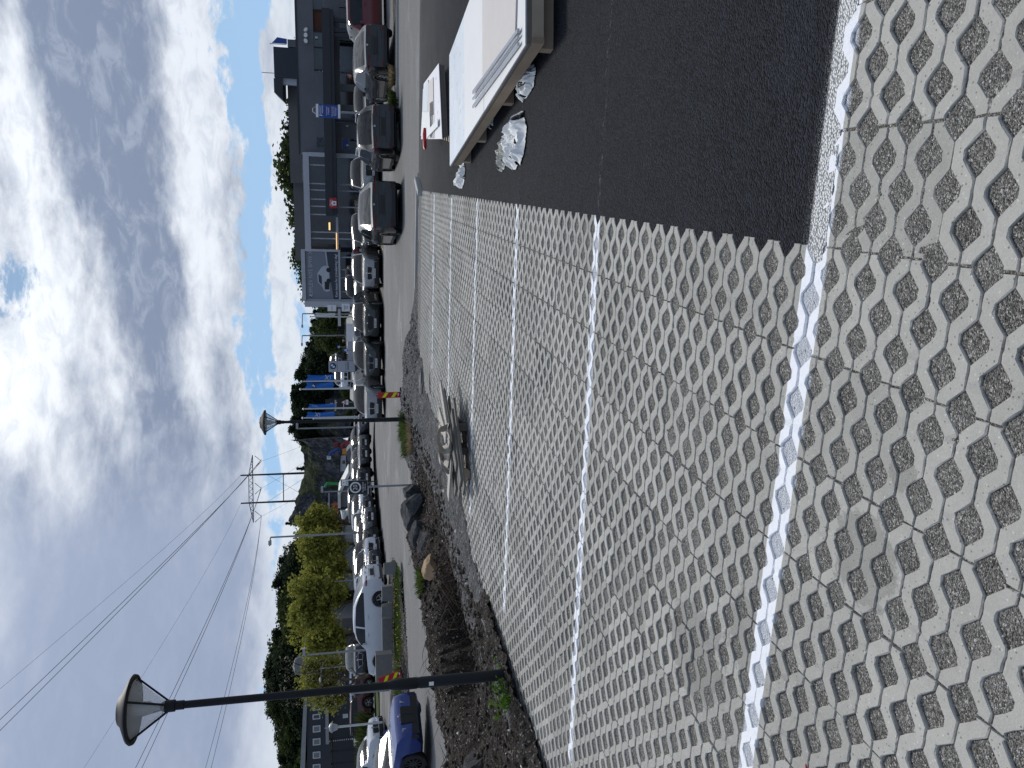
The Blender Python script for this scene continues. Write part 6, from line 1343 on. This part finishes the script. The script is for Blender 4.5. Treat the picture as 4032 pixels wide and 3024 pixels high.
for k in range(7): mb.box(.5+k*w_/7, .5+k*w_/7+.5, -.05, -.001, .4, 1.1)
mb.build('windows', 'window_dark', hb)
# gabled house
Y = 80; a_, c_ = at(1370, 1030, Y), at(1370, 1150, Y); zr = zat(1341, 1085, Y); gh = empty('gabled_house', (a_.x, Y, -.2), label='grey house with white edged sloping roof behind the speed sign', cat='house'); w_ = c_.x-a_.x; ze = zat(1382, 1140, Y)+.2; zr += .2
MB().prism([(0, 0), (w_, 0), (w_, ze), (w_*.42, zr), (0, zr)], 0, 8).build('wall', 'concrete_wall', gh)
mb = MB()
for p0, p1 in (((-.1, zr), (w_*.42, zr)), ((w_*.42, zr), (w_+.3, ze))):
    d = Vector((p1[0]-p0[0], 0, p1[1]-p0[1])); L = d.length; mb.prism([(0, 0), (L, 0), (L, .28), (0, .28)], -.3, 8.2, Matrix.Translation((p0[0], 0, p0[1])) @ Matrix.Rotation(-math.atan2(d.z, d.x), 4, 'Y'))
mb.build('roof', 'pole_white', gh); MB().box(w_*.18, w_*.26, -.06, -.001, .6, 1.4).build('door_frame', 'pole_white', gh)
# white shed, orange container, boom lifts
Y = 100; a_, c_ = at(1350, 1168, Y), at(1350, 1222, Y); z0, z1 = zat(1362, 1195, Y), zat(1338, 1195, Y); ws = empty('white_shed', (a_.x, Y, z0), label='small white shed with dark doors in front of the rock face', cat='shed'); w_ = c_.x-a_.x; MB().prism([(0, 0), (w_, 0), (w_, (z1-z0)*.8), (0, z1-z0)], 0, 3).build('wall', 'white_frame', ws); MB().box(w_*.55, w_*.8, -.04, -.001, .1, (z1-z0)*.6).build('door', 'window_mid', ws); MB().box(-.1, w_+.1, -.2, 3.1, z1-z0+.001, z1-z0+.1, None).build('roof', 'dark_metal', ws)
mat('orange_red', (.35, .05, .02), .6, var=.3, scale=.8); mat('machine_blue', (.02, .07, .30), .5); mat('machine_green', (.03, .32, .06), .5); mat('machine_red', (.25, .03, .03), .6); mat('machine_orange', (.55, .22, .03), .6)
Y = 104; a_, c_ = at(1320, 1002, Y), at(1320, 1034, Y); z0, z1 = zat(1330, 1018, Y), zat(1308, 1018, Y); rcn = empty('red_container', (a_.x, Y, z0), label='orange red shipping container stacked by the yellow green trees', cat='container'); w_ = c_.x-a_.x; MB().box(0, w_, 0, 2.4, 0, z1-z0).build('box', 'orange_red', rcn); mb = MB()
for k in range(5): mb.box(w_*(.1+.2*k)-.05, w_*(.1+.2*k)+.05, -.05, -.001, .1, z1-z0-.1)
mb.build('ribs', 'machine_red', rcn); MB().box(-.6, w_+1.6, .3, .5, z1-z0+.3, z1-z0+.5).build('top_rail', 'galv', rcn)
def lift(path, w_, Y, m, label, head, basebox=None):
    P_ = [at(V_, U_, Y) for V_, U_ in path]; r_ = empty('boom_lift', (P_[-1].x, Y, P_[-1].z), label=label, cat='boom lift'); o0 = P_[-1]
    MB().tube([p-o0 for p in P_], w_, 6).build('boom', m, r_); h = P_[0]-o0; MB().box(h.x-.22, h.x+.22, -.2, .2, h.z-.25, h.z+.25).build('basket', head, r_); MB().box(-.35, .45, -.5, .5, -.7, -.1, None, .6).build('chassis', m, r_)
    for s_ in (-.5, .5): MB().tube([(s_, -.7, -.8), (s_, .7, -.8)], .3, 12).build('wheel', 'rubber', r_)
    return r_
lift([(1295, 1222), (1300, 1240), (1330, 1256), (1338, 1250), (1352, 1248)], .22, 100, 'machine_blue', 'blue boom lift raised in front of the rock face', 'pole_white')
lift([(1276, 1098), (1288, 1122), (1330, 1119), (1352, 1117)], .20, 100, 'machine_green', 'bright green boom lift behind the gabled house', 'dark_metal')
lift([(1322, 1274), (1345, 1266), (1354, 1278)], .3, 98, 'machine_red', 'red machine with folded boom left of the grey street light pole', 'machine_red')
Y = 90; c_ = at(1358, 1246, Y); o = MB().box(-.32, .32, -.3, .3, -.3, .3, None, .9).build('orange_tank', 'machine_orange'); o.location = c_; tag(o, 'small orange tank in the yard in front of the rock face', 'tank')
Y = 84; a_, c_ = at(1380, 1190, Y), at(1380, 1270, Y); o = empty('grey_barn', (a_.x, Y, -.3), label='low dark roof with grey gable just above the dark sedans', cat='shed'); w_ = c_.x-a_.x; zt_ = zat(1364, 1230, Y)+.3; MB().prism([(0, 0), (w_, 0), (w_, zt_*.75), (w_*.7, zt_), (w_*.25, zt_*.95), (0, zt_*.4)], 0, 6).build('wall', 'concrete_wall', o); MB().box(w_*.7, w_+1.6, -.3, -.1, .8, zt_*.7).build('fence_panel', 'blind_grey', o)

# ------------------------------------------------------------------ excavator arm seen above the white SUV (light grey)
P_ = [at(V_, U_, 58) for V_, U_ in ((1352, 980), (1356, 1010), (1368, 1018), (1388, 1000))]; o0 = P_[-1]; ea = empty('digger', o0, label='pale digger arm rising above the parked cars left of the gabled house', cat='digger'); MB().tube([p-o0 for p in P_], [.1, .32, .34, .3], 8).build('arm', 'pole_white', ea); MB().box(-.6, .6, -.5, .5, -1.5, .0).build('cab', 'blind_grey', ea)
for s_ in (-.7, .7): MB().box(s_-.2, s_+.2, -1.1, 1.1, -1.9, -1.505).build('track', 'rubber', ea)

# ------------------------------------------------------------------ hills, rock and trees
sky_pts = [(-300, 1075), (30, 1085), (100, 1075), (180, 1065), (250, 1035), (350, 1030), (450, 1030), (510, 1045), (560, 1065), (650, 1070), (740, 1065), (800, 1078), (850, 1100), (900, 1150), (970, 1176), (1050, 1184), (1150, 1206), (1230, 1216), (1290, 1205), (1312, 1150), (1340, 1126), (1400, 1138), (1480, 1142), (1550, 1156), (1600, 1163), (1700, 1203), (1750, 1215), (1800, 1232), (1850, 1240), (1950, 1250), (2400, 1260)]
def skyV(u): return np.interp(u, [p[0] for p in sky_pts], [p[1] for p in sky_pts])
treeh = lambda u: 7.5 if (u < 900 or 1300 < u < 1560) else (4.5 if u < 960 or u > 1560 else .4)
def hill_top(u, Y): return at(skyV(u), u, Y).z - treeh(u)*.85
us = np.linspace(-420, 2450, 330); yy = np.concatenate([np.linspace(112, 140, 46), np.linspace(142, 150, 4), np.linspace(155, 260, 8)])
def hillz(u, Y_):
    c_ = at(1380, u, 138); x = c_.x*(Y_/138); ht_ = hill_top(u, 138); rk = sstep(np.array((u-930)/60))*sstep(np.array((1600-u)/60)); rk = float(rk)
    t0 = (Y_-114-4*math.sin(u*.013)); t = min(1, max(0, t0/(20-10*rk))); base = .3
    z = base+(ht_-base)*((1-rk)*t**.75+rk*float(sstep(np.array(t))**.6))
    z += ((1.6+2.2*rk)*(fbm(np.array(x*.14), np.array(Y_*.2+z*.22), 5, .62)-.5)+(.5+1.6*rk)*(fbm(np.array(x*.5+z*.3), np.array(Y_*.5+z*.6), 4, .65)-.5))*min(1, t*3)*(1 if Y_ < 132 else .35)
    return x, float(z)-(0 if Y_ < 150 else (Y_-150)*.05)
V = []
for Y_ in yy:
    for u in us: x, z = hillz(u, Y_); V.append((x, Y_, z))
nx, ny = len(us), len(yy); i, j = np.meshgrid(np.arange(nx-1), np.arange(ny-1)); a = (j*nx+i).ravel(); Fq = np.stack([a, a+1, a+nx+1, a+nx], -1)
m, nt, b = newmat('hill_rock'); g_ = nt.add('ShaderNodeNewGeometry'); P = g_.outputs['Position']; sp = nt.add('ShaderNodeSeparateXYZ'); nt.put(sp.inputs[0], g_.outputs['Normal'])
n1 = nt.noise(P, .5, 8, .7, .8); n2 = nt.noise(P, 1.6, 6, .7)
rock = nt.ramp(nt.m('ADD', nt.m('MULTIPLY', n1, .6), nt.m('MULTIPLY', n2, .4)), [(.38, (.010, .012, .016)), (.5, (.06, .066, .078)), (.62, (.20, .21, .235))])
veg = nt.ramp(n2, [(.35, (.012, .020, .008)), (.65, (.040, .058, .022))])
nt.put(b.inputs['Base Color'], nt.mix(nt.smooth(nt.m('ADD', sp.outputs[2], nt.m('MULTIPLY', n1, .7)), .90, 1.10), rock, veg)); b.inputs['Roughness'].default_value = .95; b.inputs['Specular IOR Level'].default_value = .15
bn = nt.add('ShaderNodeBump'); bn.inputs['Distance'].default_value = 1.2; nt.put(bn.inputs['Height'], nt.m('ADD', n1, nt.m('MULTIPLY', n2, .5))); nt.put(b.inputs['Normal'], bn.outputs[0])
tag(npmesh('hills', np.array(V), Fq, 'hill_rock', smooth=True), kind='structure')

def leaves(name, n, cfun, size, m, seed, clump=.5, nclump=90, flat=.6):
    r2 = np.random.default_rng(seed); C = cfun(nclump, r2); k = r2.integers(0, nclump, n); sc = clump*(.5+r2.random((nclump, 1)))
    P_ = C[k]+r2.normal(0, 1, (n, 3))*sc[k]*np.array([1, 1, flat]); a_ = r2.normal(0, 1, (n, 3)); a_ /= np.linalg.norm(a_, axis=1)[:, None]; b_ = np.cross(a_, r2.normal(0, 1, (n, 3))); b_ /= np.linalg.norm(b_, axis=1)[:, None]
    s_ = size*r2.uniform(.5, 1.2, (n, 1)); V_ = np.stack([P_-a_*s_, P_+b_*s_*.7, P_+a_*s_, P_-b_*s_*.7], 1).reshape(-1, 3); me_o = npmesh(name, V_, np.arange(4*n).reshape(-1, 4), m); me = me_o.data; bpy.data.objects.remove(me_o); return me
def blobc(rx, ry, rz, cz, p=.5, lobes=7):
    def f(n, r2):
        ctr = np.array([[r2.uniform(-.5, .5)*rx, r2.uniform(-.5, .5)*ry, cz+r2.uniform(-.5, .55)*rz] for _ in range(lobes)]); k = r2.integers(0, lobes, n); v = r2.normal(0, 1, (n, 3)); v /= np.linalg.norm(v, axis=1)[:, None]
        return ctr[k]+v*(r2.random((n, 1))**p)*np.array([rx, ry, rz])*.58
    return f
def conec(r, h, h0):
    def f(n, r2): z = r2.random(n)**1.3; rr = r*(1-z)*r2.uniform(.5, 1, n)+.1; t = r2.uniform(0, 6.28, n); return np.stack([rr*np.cos(t), rr*np.sin(t), h0+(h-h0)*z], -1)
    return f
def branches(h, r, n, seed, m='root_bark', rad=.12, up=.35):
    r2 = np.random.default_rng(seed); mb = MB(); tp = [Vector((0, 0, -1)), Vector((r2.normal(0, .1), r2.normal(0, .1), h*.3)), Vector((r2.normal(0, .25), r2.normal(0, .2), h*.62)), Vector((r2.normal(0, .4), r2.normal(0, .3), h*.9))]; mb.tube(tp, [rad*1.3, rad, rad*.55, rad*.15], 8)
    for k in range(n):
        t = r2.uniform(.22, .85); z = h*t; th = r2.uniform(0, 6.28); L = r*(1.1-t*.6)*r2.uniform(.6, 1); b0 = Vector((0, 0, z)); e_ = Vector((math.cos(th)*L, math.sin(th)*L, z+L*up*r2.uniform(.6, 1.9))); md = (b0+e_)/2+Vector((0, 0, -.08*L)); mb.tube([b0, md, e_], [rad*.45*(1-t*.5), rad*.25, rad*.05], 5, False)
        for _ in range(3): q0 = b0.lerp(e_, r2.uniform(.4, .9)); mb.tube([q0, q0+Vector(r2.normal(0, L*.25, 3))+Vector((0, 0, L*.2))], [rad*.12, rad*.03], 4, False)
    o = mb.build('trunk', m, None, True); me = o.data; bpy.data.objects.remove(o); return me
con = [(leaves('crown', 4600, conec(2.9, 9.5, .8), .26, 'leaf_dark', 60+k, .32, 130, .5), branches(9, 1.2, 8, 90+k, rad=.16, up=-.1)) for k in range(3)]
dec = [(leaves('crown', 6200, blobc(3.2, 3.0, 3.2, 5.2, .5, 8), .24, 'leaf_dark' if k < 2 else 'leaf_olive', 70+k, .42, 110, .8), branches(7, 2.4, 12, 95+k, rad=.16)) for k in range(4)]
def tree(proto, x, y, z, s, sz, label, group, rz=None, name='tree'):
    r_ = empty(name, (x, y, z), rng.uniform(0, 6.28) if rz is None else rz, label=label, cat='tree', group=group); r_.scale = (s, s, sz); mobj('crown', proto[0], r_); mobj('trunk', proto[1], r_); return r_
cnt = 0
zones = [(-60, 150, 'above the black building'), (150, 320, 'behind the near lamp post'), (320, 520, 'behind the silo'), (520, 700, 'left behind the largest spring tree'), (700, 930, 'right behind the yellow green trees'), (1295, 1370, 'on the rock beside the farther lamp post'), (1370, 1470, 'behind the left pair of blue flags'), (1470, 1560, 'behind the right pair of blue flags'), (1560, 1680, 'above the white pylon'), (1680, 1840, 'above the sloping road')]
rows = ['front', 'middle', 'back']
for (u0, u1, zn) in zones:
    for ri, Yr in enumerate((121, 130, 138)):
        step = 30 if u0 < 900 else 26
        for u in np.arange(u0, u1, step):
            u_ = u+rng.uniform(-9, 9)+ri*8; 
            if 960 < u_ < 1296: continue
            tall = treeh(u_); top = skyV(u_)+rng.uniform(-4, 16); 
            zt_ = at(top, u_, 138).z; c_ = at(1380, u_, 138); x = c_.x*Yr/138; t = (Yr-114)/20; zb_ = hillz(u_, Yr)[1]-.4
            lim = at(top, u_, Yr).z-zb_
            if Yr == 138: h = max(2.5, lim)
            else: h = min(max(2.0, lim*1.02), tall*rng.uniform(.8, 1.15)*(1.25 if u0 < 900 else 1))
            isc = (u_ > 1300 and rng.random() < .62) or rng.random() < .25; pr_ = con[rng.integers(0, 3)] if isc else dec[rng.integers(0, 3)]; hh = 10.3 if isc else 9.6
            wobj = tree(pr_, x, Yr, zb_, (h/hh)*rng.uniform(1.0, 1.3)*(1.15 if not isc else 1), h/hh, ('dark conifer ' if isc else 'dark bushy tree ')+zn+', '+rows[ri]+' row', 'dark trees of the wood '+zn, name='conifer' if isc else 'bushy_tree'); cnt += 1
# sparse small trees on the rock ridge
for u_, h in ((935, 3.2), (975, 2.2), (1186, 2.2)):
    x, zh_ = hillz(u_, 136); tree(dec[3] if h > 3 else con[1], x, 136, zh_-.5, h/8.6*1.0, h/8.6*1.15, 'small tree standing alone on the rocky ridge', 'small trees on the rocky ridge', name='small_tree')
# green shrubby slope trees right of the pylon
for u_, V0, Y_, sc in ((1780, 1242, 100, .9), (1745, 1236, 104, .85), (1700, 1240, 106, .9), (1655, 1262, 100, .8), (1600, 1300, 92, .55), (1560, 1318, 90, .45), (1500, 1335, 88, .4), (1455, 1345, 88, .35), (1395, 1350, 84, .35)):
    c_ = at(1370, u_, Y_); zt_ = at(V0, u_, Y_).z; zb_ = 1.5; tree(dec[3], c_.x, Y_, zb_-.5, (zt_-zb_+.5)/8.6*1.25, (zt_-zb_+.5)/8.6, 'olive green leafy tree on the slope, '+['first', 'second', 'third', 'fourth', 'fifth', 'sixth', 'seventh', 'eighth', 'ninth'][(1780, 1745, 1700, 1655, 1600, 1560, 1500, 1455, 1395).index(u_)]+' one left of the billboard', 'olive green trees beside the light road', name='slope_tree')
# trees behind the dealership
ROOF = ((1870, 1206, 1.0), (1905, 1180, 1.1), (1945, 1160, 1.1), (1990, 1136, 1.15), (2040, 1132, 1.1), (2090, 1124, 1.1), (2140, 1122, 1.1), (2185, 1104, 1.1), (2240, 1098, 1.15), (2290, 1072, 1.2), (2340, 1066, 1.2), (2385, 1072, 1.2), (2425, 1085, 1.1), (2475, 1092, 1.1), (2520, 1093, 1.0), (2560, 1110, .9), (2600, 1096, .75), (2860, 1152, .6), (2925, 1146, .7), (3015, 1156, .7))
ORD = ['first', 'second', 'third', 'fourth', 'fifth', 'sixth', 'seventh', 'eighth', 'ninth', 'tenth', 'eleventh', 'twelfth', 'thirteenth', 'fourteenth', 'fifteenth', 'sixteenth', 'seventeenth', 'eighteenth', 'nineteenth', 'twentieth']
for u_, V0, s in ROOF:
    k_ = ROOF.index((u_, V0, s)); Y_ = 84+rng.uniform(-2, 6)
    for q_, (du, dv, dY) in enumerate(((0, 0, 0), (24, 16, 7))):
        if q_ and (u_ > 2600 or u_ < 1900): continue
        c_ = at(1370, u_+du, Y_+dY); zt_ = at(V0+dv+rng.uniform(0, 8), u_, Y_+dY).z
        tree(dec[rng.integers(0, 3)], c_.x, Y_+dY, 0, zt_/9.3*s*1.2, zt_/9.3, 'dark leafy tree behind the dealership roof, '+ORD[k_]+' from the billboard, '+('rear' if q_ else 'front')+' row', 'dark leafy trees behind the dealership', name='roofside_tree')
# spring-green trees of the car park
def spring(n, rx, rz, cz, seed): return leaves('crown', n, blobc(rx*1.08, rx*.95, rz*1.08, cz, .9, 18), .14, 'leaf_spring', seed, .25, 200, .75)
for u_, Vt, Vb, uw, Y_, n_, seed, lb_ in ((965, 1170, 1388, 78, 70, 9000, 1, 'yellow green spring tree beside the tall street light, farthest right'), (878, 1158, 1388, 66, 66, 8000, 2, 'yellow green spring tree in the middle, behind the tall street light'), (655, 1120, 1390, 118, 60, 16000, 3, 'largest yellow green spring tree above the white coupe'), (778, 1180, 1392, 72, 68, 8000, 6, 'yellow green spring tree right beside the largest one'),
        (525, 1180, 1390, 78, 62, 9000, 7, 'yellow green spring tree left beside the largest one'), (372, 1186, 1382, 84, 64, 9000, 4, 'smaller yellow green spring tree between silo and near lamp post'), (280, 1225, 1375, 42, 66, 3500, 5, 'small yellow green tree just left of the near lamp post')):
    c_ = at(1390, u_, Y_); zt_ = at(Vt, u_, Y_).z; zb_ = zgf(c_.x, Y_); h = zt_-zb_; rx = abs(at(1300, u_+uw, Y_).x-at(1300, u_-uw, Y_).x)/2; zl = at(Vb-25, u_, Y_).z-zb_
    cz = (h+zl)/2; rz = (h-zl)/2*1.0
    r_ = empty('spring_tree', (c_.x, Y_, zb_), 0, label=lb_, cat='tree', group='yellow green trees in the car park'); mobj('crown', spring(n_, rx*1.0, rz, cz, seed), r_); mobj('trunk', branches(h*.95, rx*.95, 22, seed+30, rad=.13, up=.6), r_)
# nearly bare tree by the barrier board
Y = 40; c_ = at(1470, 372, Y); bt = empty('bare_tree', (c_.x, Y, c_.z-.3), label='nearly bare young tree with two long thin stems behind the leaning barrier board', cat='tree'); o0 = c_
mb = MB()
for path, r0 in (([(1480, 392), (1440, 358), (1402, 348), (1350, 350), (1290, 355), (1250, 380), (1170, 410), (1120, 425)], .075), ([(1402, 348), (1370, 320), (1340, 300), (1290, 285), (1230, 262), (1190, 245)], .05), ([(1440, 358), (1400, 372), (1385, 395), (1375, 390)], .04), ([(1250, 380), (1200, 370), (1130, 385), (1100, 395)], .03), ([(1190, 245), (1160, 270), (1115, 288)], .025), ([(1290, 355), (1250, 300), (1210, 280)], .025), ([(1350, 350), (1310, 395), (1240, 400)], .02)):
    mb.tube([at(V_, U_, Y+rng.uniform(-.3, .3))-o0+Vector((0, 0, .3)) for V_, U_ in path], list(np.linspace(r0, r0*.25, len(path))), 6, False)
for _ in range(80):
    V_, U_ = rng.uniform(1110, 1350), rng.uniform(240, 440); q0 = at(V_, U_, Y+rng.uniform(-.8, .8))-o0+Vector((0, 0, .3)); mb.tube([q0, q0+Vector(rng.normal(0, .28, 3))], [.012, .004], 3, False)
mb.build('stems', 'root_bark', bt); r2 = np.random.default_rng(4); n = 520; P_ = np.array([(at(r2.uniform(1100, 1360), r2.uniform(235, 445), Y+r2.uniform(-.8, .8))-o0+Vector((0, 0, .3)))[:] for _ in range(n)]); a_ = r2.normal(0, 1, (n, 3))*.032; b_ = r2.normal(0, 1, (n, 3))*.026
mat('bud_leaf', (.20, .19, .10), .7, var=.4); npmesh('buds', np.stack([P_-a_, P_+b_, P_+a_, P_-b_], 1).reshape(-1, 3), np.arange(4*n).reshape(-1, 4), 'bud_leaf', bt)
# planting by the parking sign
for (U_, Y_, r_, h_, n_, m_, lb_) in ((2722, 31.9, .28, .42, 420, 'grass_dry', 'dry straw coloured grass tuft in the planted strip right of the parking sign'), (2620, 31.9, .36, .50, 520, 'leaf_olive', 'low green shrub in the planted strip beside the parking sign post'), (2568, 31.8, .25, .35, 380, 'grass_green', 'small green shrub at the left end of the planted strip')):
    c_ = at(1555, U_, Y_); blades('shrub', (c_.x, Y_, zgf(c_.x, Y_)), r_, h_, n_, m_, lb_, 'shrub', .5, .02)

# ------------------------------------------------------------------ high voltage mast and wires
Y = 250; q0_ = at(1385, 1100, Y); s1_, s2_ = at(1205, 1154, Y), at(1205, 1040, Y)
t1, t2 = at(947, 1152, Y), at(947, 1042, Y)
pyl = empty('power_mast', ((s1_.x+s2_.x)/2, Y, s1_.z-3), label='H shaped high voltage mast with lattice crossarm on the ridge', cat='power mast'); oo = Vector(((s1_.x+s2_.x)/2, Y, s1_.z-3))
xl, xr = t2.x-oo.x, t1.x-oo.x; zt_ = t1.z-oo.z
for x in (xl, xr): MB().tube([(x, 0, 0), (x, 0, zt_)], [.38, .22], 8).build('leg', 'dark_metal', pyl, True)
za, zb_ = zat(980, 1100, Y)-oo.z, zat(996, 1100, Y)-oo.z; xe0, xe1 = at(990, 966, Y).x-oo.x, at(990, 1232, Y).x-oo.x
mb = MB(); mb.tube([(xe0, 0, zb_), (xe1, 0, zb_)], .13, 5); mb.tube([(xe0, 0, zb_), (xl, 0, za), (xr, 0, za), (xe1, 0, zb_)], .11, 5); nn = 12
for k in range(nn):
    xa = xe0+(xe1-xe0)*k/nn; xb = xe0+(xe1-xe0)*(k+1)/nn
    def tz(x): return za if xl <= x <= xr else (zb_+(za-zb_)*(x-xe0)/(xl-xe0) if x < xl else zb_+(za-zb_)*(xe1-x)/(xe1-xr))
    mb.tube([(xa, 0, zb_), ((xa+xb)/2, 0, tz((xa+xb)/2)), (xb, 0, zb_)], .08, 4)
mb.build('crossarm', 'dark_metal', pyl); zc_ = zat(1116, 1100, Y)-oo.z; mb = MB(); mb.tube([(xl, 0, zc_), (xr, 0, zc_)], .16, 5); mb.tube([(xl, 0, zc_+5), (xr, 0, 1)], .04, 4); mb.tube([(xr, 0, zc_+5), (xl, 0, 1)], .04, 4); mb.build('brace', 'galv', pyl)
ins = []
for U_ in (1208, 1101, 991):
    x = at(1028, U_, Y).x-oo.x; zi = zat(1029, U_, Y)-oo.z; zz_ = zat(1004, U_, Y)-oo.z; mb = MB(); mb.tube([(x-1.7, 0, zz_), (x, 0, zi), (x+1.7, 0, zz_)], .10, 5); mb.build('insulator', 'dark_metal', pyl); ins.append(Vector((oo.x+x, Y, oo.z+zi)))
mat('wire', (.03, .032, .036), .6)
def wire(p0, p1, rad, sag, label):
    pts = [p0.lerp(p1, t)-Vector((0, 0, sag*4*t*(1-t))) for t in np.linspace(0, 1, 25)]; rr = [max(.006, .72*rad*(p-Vector((0, 0, CH))).length/250) for p in pts]; o = MB().tube(pts, rr, 5).build('power_line', 'wire'); return tag(o, label, 'power line', 'power lines crossing the sky at the left')
def ext(p0, V, U, Yd, k=1.25): p1 = at(V, U, Yd); return p0.lerp(p1, k)
wire(ins[0], ext(ins[0], 0, 226, 70), .11, 1.2, 'upper conductor of the top left pair of wires'); wire(ins[0]+Vector((.5, 0, 0)), ext(ins[0], 0, 180, 70), .11, 1.2, 'lower conductor of the top left pair of wires')
wire(ins[1], ext(ins[1], 495, 0, 84), .10, 1.5, 'upper conductor of the middle pair of wires'); wire(ins[1]+Vector((.5, 0, 0)), ext(ins[1], 522, 0, 84), .10, 1.5, 'lower conductor of the middle pair of wires')
wire(ins[2], ext(ins[2], 780, 0, 110), .08, 1.5, 'upper conductor of the lowest pair of wires'); wire(ins[2]+Vector((.5, 0, 0)), ext(ins[2], 803, 0, 110), .08, 1.5, 'lower conductor of the lowest pair of wires')
wire(oo+Vector((xr, 0, zt_)), ext(oo+Vector((xr, 0, zt_)), 0, 348, 75), .05, 1.5, 'thin topmost wire leading over the top left'); wire(oo+Vector((xl, 0, zt_)), ext(oo+Vector((xl, 0, zt_)), 290, 0, 80), .04, 1.5, 'thin wire between the two upper pairs')
for i_, (V1, U1) in enumerate(((1208, 1245), (1204, 1186), (1202, 1060))): wire(ins[i_], at(V1+25, U1+40, 330), .04, .5, ('right', 'middle', 'left')[i_]+' faint wire running down behind the ridge from the mast')
